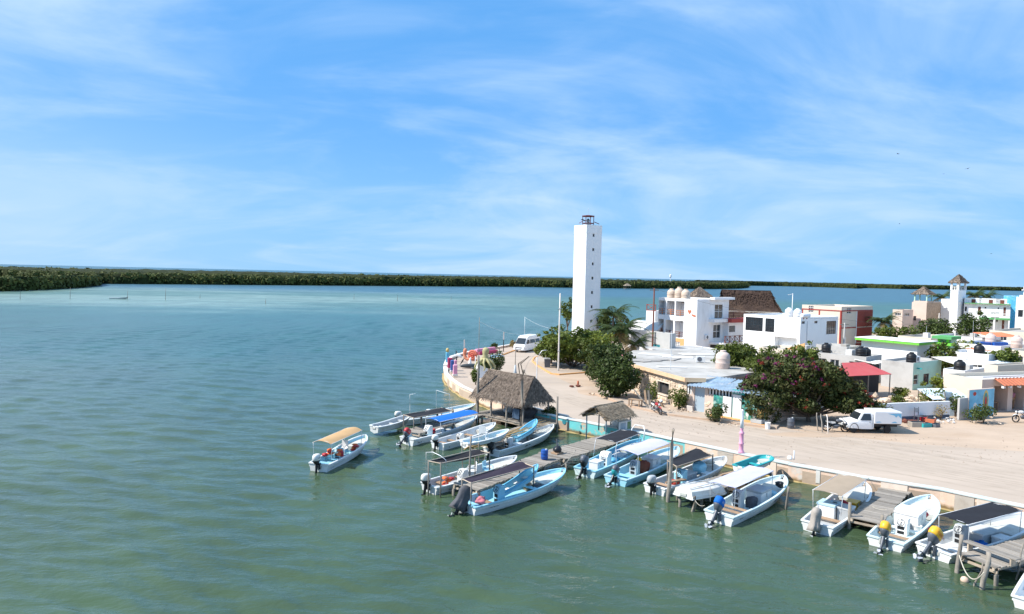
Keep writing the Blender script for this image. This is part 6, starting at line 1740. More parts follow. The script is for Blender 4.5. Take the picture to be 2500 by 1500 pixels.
# white tower with thatched top
wt = Bld('tower', 'slim white tower with an open top under a pointed thatch roof', 2333, 125, 40, 2314, 2352, 709, 'tower')
wt.walls(M('plaster_bright'), M('concrete_roof'), (), (), .8)
zt_ = hz(wt.p, 690) - GZ
for x in (0.12, wt.wx - .12):
    for y in (.12, wt.wy - .12): b = MB(); b.box(x - .16, x + .16, y - .16, y + .16, wt.h, zt_ + .1); b.build('column', M('plaster_bright'), wt.r)
wt.rail('L', 'frame_white', .2, wt.wy - .2, -.12, wt.h - .1, .75); wt.rail('R', 'frame_white', .2, wt.wx - .2, -.12, wt.h - .1, .75)
rt_ = thing('thatch_cap', 'pointed thatch roof crowning the slim white tower', 'roof', tuple(W2(wt.r, wt.wx / 2, wt.wy / 2, 0)), wt.th); thatch_roof(rt_, wt.wx / 2 + .35, .08, wt.wy / 2 + .35, zt_, zt_ + 1.45, 600, M('thatch'), 15, (.35, .07))
wt.bx('L', 'band', 'frame_white', -.02, wt.wy + .02, 0, .04, wt.h - 2.2, wt.h - 2.05); wt.bx('R', 'band', 'frame_white', -.02, wt.wx + .02, 0, .04, wt.h - 2.2, wt.h - 2.05)
wl = Bld('low_house', 'white wing left of the slim tower', 2326, 130, 40, 2293, 2335, 731, 'house'); wl.walls(M('plaster_white'), M('roof_white'), (), (), .5)
# green-edged hotel, facing us
gh = Bld('hotel', 'white two-storey hotel with green slab edges and a gallery', 2462, 122, 58, 2349, 2480, 743, 'hotel', wr=7)
hs_ = [gh.hole('L', x0, x1, y0, y1) for x0, x1, y0, y1 in [(2383, 2390, 749, 770), (2445, 2451, 751, 772), (2399, 2403, 750, 754), (2431, 2434, 751, 755), (2351, 2356, 749, 760), (2410, 2422, 781, 786), (2443, 2449, 782, 805), (2428, 2433, 781, 786)]]
gh.walls(M('plaster_white'), M('roof_white'), hs_, (), .3, .12)
for i, h in enumerate(hs_):
    if i in (0, 1, 6): gh.door('L', h, 'rail_brown', .06)
    else: gh.window('L', h, 2 if i == 5 else 1, 1, 'frame_dark', .06)
zs_ = gh.z('L', 3, 776)
gh.bx('L', 'gallery_slab', 'green_dull', 0, gh.wy * .66, 0, 1.3, zs_ - .25, zs_); gh.rail('L', 'frame_white', .1, gh.wy * .66, 1.2, zs_, .9, 4)
gh.bx('L', 'roof_edge', 'green_dull', 0, gh.wy, 0, .5, gh.h - .12, gh.h)
for av in (.1, gh.wy * .33, gh.wy * .64): gh.bx('L', 'column', 'plaster_white', av, av + .18, 1.05, 1.25, 0, zs_ - .25)
for i, (px, w) in enumerate(((2412, 3.2), (2370, 2.6), (2440, 1.6))):
    t = thing('roof_block', ['long white block on the roof of the green-edged hotel', 'white block at the left of the green-edged hotel roof', 'small white block at the right of the green-edged hotel roof'][i], 'roof block', tuple(W2(gh.r, 1.5, gh.a('L', px), gh.h - .3)), gh.th)
    b = MB(); b.box(-.8, .8, -w / 2, w / 2, 0, 1.15); b.build('block', M('plaster_white'), t); b = MB(); b.box(-.83, -.78, -.4, .2, .05, .95); b.build('door', M('rail_brown'), t)
# sea-blue painted gable and the white house with a cross
M('sea_mural', (.09, .42, .62), .8, .45, .55, dirt=((.62, .80, .86), .9, .7))
mu = Bld('painted_house', 'house with a sea-blue painted end wall behind the hotel', 2480, 126, 52, 2444, 2490, 723, 'house', wr=5); mu.walls(M('sea_mural'), M('roof_white'), (), (), .2)
cx_ = Bld('chapel', 'white house with a cross on its roof at the right edge', 2520, 112, 54, 2474, 2560, 728, 'chapel', wr=6); hL = [cx_.hole('L', 2480, 2493, 757, 775), cx_.hole('L', 2497, 2512, 734, 748)]
cx_.walls(M('plaster_white'), M('roof_white'), hL, (), .3); cx_.window('L', hL[0], 1, 1, 'frame_white'); cx_.window('L', hL[1], 1, 1, 'frame_dark'); cx_.rail('L', 'frame_white', .2, cx_.wy * .9, .8, cx_.z('L', 1, 753), .8)
t = thing('cross', 'small white cross standing on the roof at the right edge', 'cross', tuple(W2(cx_.r, .8, cx_.a('L', 2493), cx_.h - .3))); b = MB(); b.box(-.45, .45, -.45, .45, 0, .7); b.box(-.1, .1, -.1, .1, .7, 2.1); b.box(-.4, .4, -.08, .08, 1.45, 1.65); b.build('shaft', M('plaster_white'), t)
# flat-roofed neighbours
def flat(label, px, Y, th, pxl, pxr, top, mat='plaster_white', roof='roof_white', hl=(), hr=(), par=.3, matR=None, name='flat_roofed_house'):
    o = Bld(name, label, px, Y, th, pxl, pxr, top, 'house'); L_ = [o.hole('L', *q) for q in hl]; R_ = [o.hole('R', *q) for q in hr]
    if not hl and o.h > 2.2: L_ = [(o.wy * f, o.wy * f + .95, o.h * .42, o.h * .78) for f in (.14, .5, .76) if o.wy * f + 1.1 < o.wy]
    if not hr and o.h > 2.2: R_ = [(o.wx * f, o.wx * f + .85, o.h * .42, o.h * .78) for f in (.2, .62) if o.wx * f + 1.0 < o.wx]
    rc_ = random.Random(int(px)); k_ = thing('roof_box', 'small box and aerial above the ' + ' '.join(label.split()[:9]), 'roof box', tuple(W2(o.r, o.wx * rc_.uniform(.3, .7), o.wy * rc_.uniform(.2, .6), o.h - par)), o.th)
    b = MB(); b.bbox(-.45, .45, -.35, .35, 0, rc_.uniform(.4, .8), .03); b.build('box', M(rc_.choice(('concrete_roof', 'plaster_grey', 'roof_white'))), k_); b = MB(); b.rod((.3, .2, 0), (.3, .2, rc_.uniform(1.2, 2.6)), .022); b.rod((.05, .2, 1.1), (.55, .2, 1.1), .015); b.build('aerial', M('steel'), k_)
    o.walls(M(mat), M(roof), L_, R_, par, matR=matR and M(matR))
    for h in L_: o.window('L', h, 2, 1, 'frame_white')
    for h in R_: o.window('R', h, 2, 1, 'frame_dark')
    return o
F1 = flat('grey flat-roofed house behind the bougainvillea', 2112, 73, 42, 1985, 2150, 872, 'plaster_grey', 'concrete_roof')
tank('black tank half hidden by the pointed tree top', W2(F1.r, 2.2, F1.a('L', 1993), F1.h - .3), .5, 1.2); tank('nearer black tank on the corner of the grey flat roof', W2(F1.r, .9, .9, F1.h - .3), .55, 1.25); tank('black tank farther in on the corner of the grey flat roof', W2(F1.r, 2.0, .8, F1.h - .3), .5, 1.1)
F0 = flat('house with an orange parapet wall behind the trees', 1962, 76, 40, 1850, 2010, 858, 'plaster_cream', 'concrete_roof')
b = MB(); b.add([(.0, .05, F0.h), (0, 2.4, F0.h), (0, .05, F0.h + .9)], [(0, 1, 2)]); b.add([(.12, .05, F0.h), (.12, 2.4, F0.h), (.12, .05, F0.h + .9)], [(0, 1, 2)]); b.f += [(0, 2, 5, 3), (1, 2, 5, 4)]; b.build('gable_wall', M('plaster_orange'), F0.r)
flat('pale low house with a small dark window beside the power pole', 2065, 82, 37, 1990, 2100, 848, 'plaster_grey', 'concrete_roof', hr=[(2069, 2076, 836 + 20, 866)])
F2 = Bld('mint_house', 'concrete house with a mint green front', 2227, 69, 37, 2150, 2296, 887, 'house'); hR = [F2.hole('R', 2229, 2241, 915, 940), F2.hole('R', 2253, 2267, 913, 940)]
F2.walls(M('plaster_grey'), M('concrete_roof'), (), hR, .25, matR=M('plaster_mint')); F2.window('R', hR[0], 1, 2, 'frame_white'); F2.window('R', hR[1], 2, 1, 'rail_brown')
F2.bx('R', 'spout', 'gel_teal', F2.a('R', 2236), F2.a('R', 2236) + .14, .0, .45, F2.z('R', 1, 901), F2.z('R', 1, 898))
tank('black tank on the roof of the mint green house', W2(F2.r, .8, .55, F2.h - .25), .48, 1.2); ac_unit('air conditioner beside the tank on the mint green house', W2(F2.r, 1.2, -.0 + .2, F2.h), F2.th)
F3g = flat('white house behind the tin roofs on the right', 2410, 74, 37, 2312, 2450, 866)
F4g = flat('cream flat-roofed house at the right edge above the shop', 2432, 65, 24, 2400, 2600, 893, 'plaster_cream', 'concrete_roof')
flat('long white house below the far trees', 2440, 88, 37, 2322, 2520, 846)
flat('cream house at the right edge behind the flat roofs', 2530, 80, 37, 2462, 2600, 860, 'plaster_cream', 'roof_white')
flat('grey-white house between the green porch and the far hotel', 2395, 99, 37, 2280, 2450, 826, 'plaster_white', 'concrete_roof')
flat('pale house before the sea-blue painted wall', 2500, 101, 37, 2412, 2570, 812, 'plaster_cream', 'concrete_roof')
flat('low cream house behind the green-eaved building', 2270, 97, 37, 2190, 2330, 826, 'plaster_cream', 'concrete_roof')
flat('cream house standing right of the corner shop', 2700, 62, 24, 2640, 2800, 905, 'plaster_cream', 'concrete_roof')
flat('white house farther along the street beyond the right edge', 2760, 84, 30, 2640, 2900, 850)
flat('pink house beyond the right edge of the square', 2900, 64, 24, 2830, 3050, 900, 'plaster_pink', 'roof_white')
F5 = flat('small white house beside the black tanks on the right', 2352, 66, 37, 2300, 2400, 906, 'plaster_white', 'concrete_roof')
tank('black tank on the small white house', W2(F5.r, .7, .7, F5.h - .3), .5, 1.2); tank('black tank beside the white house behind the tin roofs', W2(F3g.r, .8, 1.2, F3g.h - .3), .5, 1.25)
for i, (px, Y, py, m_) in enumerate([(2415, 93, 842, 'tank_pink'), (2478, 86, 850, 'tank_pink')]):
    c = col(px, Y); tank(['pale pink tank among the far roofs', 'round pale tank near the right edge'][i], (c.x, c.y, hz(c, py)), .62, 1.5, m_)
def straight_wall(label, p0, p1, h, mat, th=.18, name='yard_wall', base=None):
    d = p1 - p0; r = thing(name, label, 'wall', tuple(p0), math.atan2(d.y, d.x)); b = MB(); b.bbox(0, d.length, 0, th, 0, h, .015); b.build('wall', M(mat), r)
    if base: b = MB(); b.box(.01, d.length - .01, -.008, -.001, .05, .32); b.build('painted_base', M(base), r)
    return r
# tin sheets, terracotta and tarpaulin roofs between the houses
def sheets(label, px, Y, z, n, w, l, mat, th, slope=.12, name='sheet_roof', cat='roof'):
    p = col(px, Y); r = thing(name, label, cat, (p.x, p.y, z), th)
    b = MB(); k = 10; vs = []
    for y in (0, l):
        for i in range(k * 2 + 1): vs.append((w * i / (k * 2), y, .025 * (1 if i % 2 else -1) + slope * y))
    b.add(vs, [(i, i + 1, k * 2 + 2 + i, k * 2 + 1 + i) for i in range(k * 2)]); me = b.mesh('sheet'); me.materials.append(M(mat))
    for i in range(n):
        o = bpy.data.objects.new('sheet', me); COL.objects.link(o); o.parent = r; o.location = (i * (w - .05), .06 * (i % 2), .012 * (i % 3)); o.rotation_euler = (0, 0, .012 * ((i % 3) - 1))
    for x in (.1, n * (w - .05) - .1):
        for y in (.1, l - .1): b = MB(); b.rod((x, y, -z + GZ), (x, y, slope * y - .03), .05); b.build('post', M('post_wood'), r)
    return r
sheets('pale tin roof sheets in front of the white house on the right', 2335, 70, 3.2, 6, .9, 3.6, 'tin_rust', rad(10))
sheets('terracotta sheet roof near the blue tarpaulins', 2415, 97, 4.2, 6, .9, 3.0, 'terracotta', rad(12))
for px, Y, z, n, w, l, m_, th, lab in [(2352, 78, 3.1, 4, .8, 2.6, 'tin_rust', 30, 'rusty lean-to roof beside the white house below the far trees'), (2462, 72, 3.0, 5, .8, 2.4, 'tin', 24, 'blue-grey tin roof behind the cream house at the right edge'),
        (2300, 84, 2.9, 3, .9, 2.2, 'tin_rust', 35, 'rust-streaked shed roof beside the green porch'), (2395, 84, 3.2, 4, .9, 2.0, 'terracotta', 33, 'small terracotta roof left of the long white house'), (2490, 92, 3.6, 4, .9, 2.4, 'tin_rust', 33, 'rusty roof near the right edge below the hotel'),
        (2205, 92, 3.0, 4, .9, 2.0, 'tin_rust', 36, 'low rusty roof behind the green-eaved building'), (2322, 62, 2.4, 3, .8, 1.8, 'tin', 20, 'small tin lean-to against the side of the corner shop'), (2135, 72, 2.9, 4, .8, 2.2, 'tin_rust', 40, 'dull tin roof between the grey flat roof and the mint house')]:
    sheets(lab, px, Y, z, n, w, l, m_, rad(th))
for px, py, top, w, lab in [(2330, 905, 893, 3.2, 'block wall beside the small white house'), (2460, 900, 885, 3.0, 'weathered block wall near the right edge'), (2350, 866, 852, 3.5, 'low grey wall in front of the yellow-green shrub tree'), (2262, 872, 860, 3.0, 'grey yard wall right of the green-eaved building'), (2100, 905, 893, 2.4, 'short grey wall behind the red-roofed shed')]:
    g = G(px, py, GZ); straight_wall(lab, g, g + Vector((w * .8, w * .55, 0)), max(.8, hz(g, top) - GZ), 'plaster_grey')
for i, px in enumerate((2384, 2425)):
    c = col(px, 92); t = thing('tarpaulin', ['blue tarpaulin left of the pale pink tank', 'blue tarpaulin right of the pale pink tank'][i], 'tarpaulin', (c.x, c.y, GZ), rad(8)); b = MB(); b.bbox(0, 2.1, 0, 1.0, 2.5, 3.1, .05); b.build('cover', M('blue_plastic'), t); b = MB(); b.box(.05, 2.0, .05, .9, 0, 2.5); b.build('stack', M('plaster_grey'), t)
# red sheet lean-to
c4 = [G(2055, 886, 3.6), G(2110, 885, 3.6), G(2177, 914, 3.0), G(2067, 919, 2.9)]
ls = thing('red_roofed_shed', 'open shed under a faded red sheet roof beside the bougainvillea', 'shed', (c4[3].x, c4[3].y, GZ))
def strips(root, c, n, mat, th=.03):
    o = Vector(root.location)
    for i in range(n):
        u0, u1 = i / n, (i + 1) / n + .004
        q = [c[3].lerp(c[2], u0) - o, c[3].lerp(c[2], u1) - o, c[0].lerp(c[1], u1) - o, c[0].lerp(c[1], u0) - o]
        b = MB(); b.add([tuple(v + Vector((0, 0, .008 * (i % 2)))) for v in q] + [tuple(v + Vector((0, 0, .008 * (i % 2) - th))) for v in q], [(0, 1, 2, 3), (7, 6, 5, 4), (0, 4, 5, 1), (1, 5, 6, 2), (2, 6, 7, 3), (3, 7, 4, 0)]); b.build('sheet', mat, root)
strips(ls, c4, 6, M('red_sheet'))
for v in c4 + [c4[3].lerp(c4[2], .5)]:
    b = MB(); q = v - Vector(ls.location); b.rod((q.x * .97, q.y, 0), (q.x * .97, q.y, q.z - .03), .05); b.build('post', M('post_wood'), ls)
b = MB(); q0, q1 = c4[0] - Vector(ls.location), c4[1] - Vector(ls.location); b.quad((q0.x, q0.y, 0), (q1.x + 1.5, q1.y, 0), (q1.x + 1.5, q1.y, 2.7), (q0.x, q0.y, 2.7)); link('shade_backdrop', b.mesh('shade_backdrop'), M('frame_dark'), ls)  # dark sheet added as painted shade beneath the red roof
# shop at the right with tile awning
sh = Bld('corner_shop', 'pink-beige corner shop with a red tile awning', 2394, 57.5, 18, 2300, 2620, 927, 'shop', wr=16)
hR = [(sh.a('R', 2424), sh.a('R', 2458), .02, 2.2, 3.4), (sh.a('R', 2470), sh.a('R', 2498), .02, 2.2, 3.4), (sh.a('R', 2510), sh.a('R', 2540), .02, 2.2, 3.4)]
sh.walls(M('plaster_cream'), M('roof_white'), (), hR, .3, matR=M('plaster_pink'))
for h in hR: sh.bx('R', 'interior_shade_block', 'flat_black', h[0] + .02, h[1] - .02, -3.39, -2.6, .03, 2.18)  # black blocks at the back paint the doorways' shade
T = sh.T('R'); a0 = sh.a('R', 2422)
for i in range(16):
    b = MB(); x0 = a0 + i * .42; vs = [T(x0, 0, 2.85), T(x0 + .40, 0, 2.85), T(x0 + .40, .95, 2.36), T(x0, .95, 2.36), T(x0 + .2, 0, 2.91), T(x0 + .2, .95, 2.42)]
    b.add(vs, [(0, 4, 5, 3), (4, 1, 2, 5), (0, 3, 2, 1), (3, 5, 2)]); b.build('roof_tile', M('terracotta'), sh.r)
sh.bx('R', 'cornice', 'frame_white', -.03, sh.wx, 0, .06, 2.95, 3.05)
for px in (2428, 2444, 2466, 2486): sh.bx('R', 'lamp', 'frame_white', sh.a('R', px) - .1, sh.a('R', px) + .1, .55, .75, 2.12, 2.3)
b = MB(); q = sh.a('R', 2460); b.lathe([(.02, 0), (.2, .04), (.24, .12)], 18, Matrix.Translation(T(q, .13, sh.z('R', q, 934))) @ Matrix.Rotation(-PI / 2, 4, 'X')); b.build('round_sign', M('terracotta'), sh.r)
for px in (2430, 2490): q = sh.a('R', px); sh.bx('R', 'spout', 'plaster_pink', q, q + .1, 0, .35, sh.z('R', q, 932), sh.z('R', q, 930))
# painted wall with a blue mural
pw0, pw1 = G(2364, 1024, GZ), G(2424, 1018, GZ); dw = (pw1 - pw0); pw = thing('painted_wall', 'wall painted sky blue with a gold oval figure beside the shop', 'wall', tuple(pw0), math.atan2(dw.y, dw.x)); Lw = dw.length
b = MB(); b.bbox(-.05, Lw + .05, 0, .18, 0, 2.35, .02); b.build('wall', M('plaster_pink'), pw)
b = MB(); b.box(0, Lw, -.012, -.002, .1, 2.3); b.build('blue_ground', M('mural_sky', (.22, .52, .68), .8, .25, 1.5), pw)
def oval(cx, cz, rx, rz, n0, mat, nm, n=20):
    b = MB(); b.v = [(cx + rx * math.cos(2 * PI * i / n), n0, cz + rz * math.sin(2 * PI * i / n)) for i in range(n)]; b.f = [tuple(range(n))]; return b.build(nm, mat, pw)
oval(Lw * .66, 1.35, .36, .9, -.016, M('mural_gold', (.66, .48, .16), .8, .2, 4), 'gold_oval'); oval(Lw * .66, 1.3, .25, .74, -.020, M('mural_teal', (.08, .26, .24), .8, .3, 4), 'teal_oval'); oval(Lw * .66, 1.2, .14, .55, -.024, M('print_red'), 'red_oval')
oval(Lw * .24, .95, .24, .34, -.016, M('frame_white'), 'white_oval'); oval(Lw * .2, 2.0, .2, .16, -.016, M('print_red'), 'red_spot')
# grey gate post, white yard wall, tin sheets and rubble
straight_wall('short grey concrete wall between the yard and the painted wall', G(2341, 1027, GZ), G(2362, 1025, GZ), 1.75, 'plaster_grey')
straight_wall('long white yard wall with a dark blue base behind the truck', G(2118, 1031, GZ), G(2318, 1022, GZ), 1.38, 'plaster_bright', .18, 'yard_wall', 'slate_blue')
def lean(label, px0, px1, py, ang, h, mat):
    p0, p1 = G(px0, py, GZ), G(px1, py, GZ); d = p1 - p0; w = d.length; r = thing('tin_sheet', label, 'tin sheet', tuple(p0), math.atan2(d.y, d.x)); b = MB(); k = 12; vs = []
    for z in (0, h):
        for i in range(k * 2 + 1): vs.append((w * i / (k * 2) + z * ang, z * .25, z + (.0)))
    vs = [(x, y + (.03 if i % 2 else -.03), z) for i, (x, y, z) in enumerate(vs)]
    b.add(vs, [(i, i + 1, k * 2 + 2 + i, k * 2 + 1 + i) for i in range(k * 2)]); b.build('sheet', M(mat), r); b = MB(); b.rod((0, .3, 0), (h * ang, .3, h), .04); b.build('prop', M('post_wood'), r)
lean('leaning striped tin sheet at the end of the white yard wall', 2318, 2340, 1016, -.15, 1.9, 'tin'); 
yz = sheets('wavy grey tin roof low behind the white yard wall', 2276, 56.5, 1.9, 5, .75, 1.9, 'tin', rad(8), .3)
def rocks(label, px, py, n, sp, sz, mat, seed, name='rubble_heap', cat='rubble', z=GZ):
    g = G(px, py, z); r = thing(name, label, cat, tuple(g)); rg = random.Random(seed)
    for i in range(n):
        b = MB(); s_ = sz * rg.uniform(.5, 1.3); b.blob((rg.uniform(-sp, sp), rg.uniform(-sp, sp) * .6, s_ * .4 + rg.random() * sp * .15), (s_, s_ * rg.uniform(.6, 1), s_ * rg.uniform(.4, .8)), seed + i, .35, 1); b.build('lump', M(mat), r)
    return r
rocks('rubble of pale broken blocks behind the white yard wall', 2178, 985, 26, 2.6, .3, 'stone_beige', 3); rocks('heap of pale stones in the yard under the mint house', 2240, 985, 18, 1.8, .35, 'stone_beige', 5)
rocks('bleached coral rubble at the foot of the white yard wall', 2290, 1030, 22, 1.3, .12, 'frame_white', 7, cat='rubble'); rocks('dark scrap heap beside the truck', 2235, 1033, 10, 1.0, .2, 'rail_brown', 9, 'scrap_heap', 'scrap'); rocks('scattered stones below the painted wall', 2385, 1030, 14, 1.6, .12, 'stone_beige', 11)
for i, (px, py, m_, s_) in enumerate([(2237, 1043, 'wood_grey', .5), (2258, 1044, 'gel_teal', .42), (2283, 1044, 'motor_grey', .35), (2272, 1034, 'terracotta', .5), (2256, 1028, 'red_plastic', .45)]):
    g = G(px, py, GZ); t = thing('crate', ['weathered wooden crate on the sand right of the truck', 'dark teal crate next to the wooden crate', 'small dark box on the sand before the white wall', 'brown crate tipped beside the rubble', 'red crate against the white yard wall'][i], 'crate', tuple(g), .3 * i); b = MB(); b.bbox(-s_, s_, -s_ * .6, s_ * .6, 0, s_ * .8, .03); b.build('box', M(m_), t); b = MB(); b.box(-s_ * .9, s_ * .9, -s_ * .5, s_ * .5, s_ * .8, s_ * .83); b.build('rim', M('flat_black'), t)  # the top plate is black, painting the shade of an open crate
g = G(2242, 1030, GZ); t = thing('chair_frame', 'grey chair frame standing in the scrap before the white wall', 'chair', tuple(g), .4)
for x, y, h in ((-.22, -.2, .45), (.22, -.2, .45), (-.22, .2, 1.1), (.22, .2, 1.1)): b = MB(); b.rod((x, y, 0), (x, y, h), .03); b.build('leg', M('motor_grey'), t)
b = MB(); b.box(-.25, .25, -.22, .22, .42, .46); b.build('seat', M('motor_grey'), t); b = MB(); b.box(-.24, .24, .18, .22, .7, 1.05); b.build('backrest', M('gel_grey'), t)

# stone house with the tin-roofed annex
SA, SBp, SE = Vector((11.35, 63.4, GZ)), Vector((14.2, 55.3, GZ)), Vector((19.0, 50.5, GZ))
st = thing('stone_house', 'low stone house with a flat stained roof beside the road', 'house', tuple(SA), math.atan2(SBp.y - SA.y, SBp.x - SA.x)); SL = (SBp - SA).length; SH = 2.45
TS = lambda a_, n_, z_: (a_, -n_, z_)
wa, wb2 = along(SA, (SBp - SA).normalized(), 1606), along(SA, (SBp - SA).normalized(), 1634)
mid = SA + (SBp - SA).normalized() * (wa + wb2) / 2; wz0, wz1 = hz(mid, 963) - GZ, hz(mid, 934) - GZ
hole = (wa, wb2, wz0, wz1)
b = MB(); panel(b, TS, SL, SH, [hole], .2); link('wall', b.mesh('wall'), M('mortar'), st)
# laid stones, each its own piece
rg = random.Random(77); rows = 9; cols_ = 22
gx_ = [[(SL * i / cols_ + (rg.uniform(-.11, .11) if 0 < i < cols_ else 0), SH * j / rows + (rg.uniform(-.07, .07) if 0 < j < rows else 0)) for j in range(rows + 1)] for i in range(cols_ + 1)]
for i in range(cols_):
    for j in range(rows):
        c = [gx_[i][j], gx_[i + 1][j], gx_[i + 1][j + 1], gx_[i][j + 1]]; cx = sum(p[0] for p in c) / 4; cz = sum(p[1] for p in c) / 4
        if wa - .22 < cx < wb2 + .22 and wz0 - .2 < cz < wz1 + .2: continue
        k = .86; pr = rg.uniform(.03, .075); o_ = [(cx + (p[0] - cx) * k, cz + (p[1] - cz) * k) for p in c]; i_ = [(cx + (p[0] - cx) * k * .72, cz + (p[1] - cz) * k * .72) for p in c]
        b = MB(); b.add([TS(p[0], -.01, p[1]) for p in o_] + [TS(p[0], pr, p[1]) for p in i_], [(0, 1, 5, 4), (1, 2, 6, 5), (2, 3, 7, 6), (3, 0, 4, 7), (4, 5, 6, 7)]); b.build('stone', M('stone_beige'), st)
b = MB()
tbox(b, TS, wa - .1, wa, -.02, .09, wz0 - .1, wz1 + .1); tbox(b, TS, wb2, wb2 + .1, -.02, .09, wz0 - .1, wz1 + .1); tbox(b, TS, wa, wb2, -.02, .09, wz1, wz1 + .1); tbox(b, TS, wa, wb2, -.02, .09, wz0 - .1, wz0)
wfr = b.build('window', M('plaster_cream'), st); b = MB(); tbox(b, TS, wa, wb2, -.16, -.14, wz0, wz1); b.build('pane', M('window_glass'), wfr)
# stained slab roof
ci, si = math.cos(-st.rotation_euler[2]), math.sin(-st.rotation_euler[2])
def loc(p): d = Vector(p) - SA; return (ci * d.x - si * d.y, si * d.x + ci * d.y)
RP = [(11.0, 63.75), (13.97, 55.0), (15.6, 55.0), (22.5, 61.0), (26.5, 73), (24, 79), (13.5, 76), (10.4, 68)]
M('roof_stained', (.42, .40, .37), .92, .22, .5, dirt=((.20, .18, .16), .85, .35))
b = MB(); b.prism([loc((*p, 0)) for p in RP], SH, SH + .22); b.build('roof', M('roof_stained'), st)
b = MB()
for p, q in (((10.98, 63.77), (13.95, 54.96)), ((13.95, 54.96), (15.62, 54.96))):
    l0, l1 = Vector((*loc((*p, 0)), 0)), Vector((*loc((*q, 0)), 0)); d = (l1 - l0).normalized(); n_ = Vector((d.y, -d.x, 0)) * .03
    vs = [l0 + n_, l1 + n_, l1 - n_, l0 - n_]; b.add([(v.x, v.y, SH - .03) for v in vs] + [(v.x, v.y, SH + .30) for v in vs], [(0, 1, 5, 4), (1, 2, 6, 5), (2, 3, 7, 6), (3, 0, 4, 7), (4, 5, 6, 7), (3, 2, 1, 0)])
b.build('roof_edge', M('edge_ochre', (.66, .47, .30), .9, .12, .8, dirt=((.52, .26, .12), .7, .8)), st)
b = MB(); b.prism([loc((*p, 0)) for p in [(11.6, 64), (14.35, 55.4), (15.4, 55.5), (22, 61.3), (25.8, 73), (23.6, 78.3), (14, 75.4), (11.2, 68)]], 0, SH - .01); b.build('core', M('plaster_grey'), st)
zr_ = GZ + SH + .22
# roof sheets of the low shed behind, tank, cooler, slabs
tank('pink-beige tank on the roof of the stone house', (*col(1764, 62, zr_)[:2], zr_), .62, 1.55, 'tank_pink')
ac_unit('air conditioner lying on the stone house roof', (*col(1710, 66, zr_)[:2], zr_), rad(-10))
lb3 = Bld('shed_roof', 'long pale sheet roof behind the stone house', 1700, 79, 25, 1560, 1790, 872, 'roof', wr=9); lb3.walls(M('plaster_white'), M('tin_rust'), (), (), .06)
for i in range(3):
    c = col(1560 + 40 * i, 66 + i, zr_); t = thing('roof_slab', ['grey slab lying at the left of the stone house roof', 'grey slab lying in the middle of the stone house roof', 'grey slab lying toward the tank on the stone house roof'][i], 'slab', (c.x, c.y, zr_ + .01), .5 * i); plank(t, (0, 0, .05), (2.2, 1.2, .08), 0, M('concrete_roof'), 'slab')
for i, (px, Y, w_, l_, m_) in enumerate([(1600, 72, 3.4, 1.6, 'roof_white'), (1655, 70, 3.0, 1.3, 'plaster_white'), (1640, 62, 2.6, .9, 'roof_white'), (1700, 73, 3.6, 1.5, 'roof_white'), (1585, 66, 2.4, 1.1, 'concrete_roof')]):
    c = col(px, Y, zr_); t = thing('roof_sheet', ['pale sheet at the back of the stone house roof', 'white sheet in the middle of the stone house roof', 'narrow pale strip near the front of the stone house roof', 'pale sheet behind the air conditioner on the stone roof', 'dark patch of screed on the stone house roof'][i], 'roof sheet', (c.x, c.y, zr_ + .012 + .004 * i), -.5 + .25 * i); plank(t, (0, 0, .02), (w_, l_, .03), 0, M(m_), 'sheet')
c = col(1507, 63, zr_); t = thing('satellite_dish', 'pink satellite dish on the edge of the stone house roof', 'dish', (c.x + .4, c.y, zr_)); b = MB(); b.rod((0, 0, -.2), (0, 0, .5), .03); b.build('mast', M('steel'), t); b = MB(); b.lathe([(.03, 0), (.25, .06), (.36, .14)], 16, Matrix.Translation((0, 0, .55)) @ Matrix.Rotation(rad(70), 4, 'Y')); b.build('dish', M('pink_cloth'), t)
# annex
an = thing('annex', 'annex of the stone house with white slats and a wavy tin roof', 'house', tuple(SBp), math.atan2(SE.y - SBp.y, SE.x - SBp.x)); AL = (SE - SBp).length; AD = (SE - SBp).normalized(); AH = 2.15
aa = lambda px: along(SBp, AD, px)
az = lambda px, py: hz(SBp + AD * aa(px), py) - GZ
hs_ = [(aa(1667), aa(1688), az(1678, 962), az(1678, 936)), (aa(1694), aa(1719), .05, az(1706, 947)), (aa(1727), aa(1789), az(1758, 967), az(1758, 941))]
hs_ = [(a_, b_, max(.05, c_), min(AH - .08, d_)) for a_, b_, c_, d_ in hs_]
b = MB(); panel(b, TS, AL, AH, hs_, .15); link('wall', b.mesh('wall'), M('plaster_pink'), an)
b = MB(); b.box(.05, AL, .3, 4.2, 0, AH - .02); b.box(AL - .05, AL + .05, .0, 4.25, 0, AH - .03); b.build('core', M('plaster_pink'), an); b = MB(); b.box(.1, AL - .1, .17, .28, 0, AH - .05); b.build('interior_shade_block', M('flat_black'), an)  # black slab behind the slats paints the shade of the room
for k in (0, 2):
    a0, a1, z0, z1 = hs_[k]; n = int((a1 - a0) / .24)
    for i in range(n): b = MB(); x0 = a0 + (a1 - a0) * (i + .25) / n; tbox(b, TS, x0, x0 + .11, -.12, -.05, z0, z1); b.build('slat', M('frame_white'), an)
a0, a1, z0, z1 = hs_[1]; b = MB(); tbox(b, TS, a0 + .02, a1 - .02, -.09, -.05, z0, z1 - .01); dr = b.build('door', M('door_bluegrey', (.36, .44, .50), .6, .1, 1.2), an); b = MB(); tbox(b, TS, a0 + .08, a0 + .13, -.05, -.01, .9, 1.1); b.build('handle', M('steel'), dr)
rg = random.Random(5)
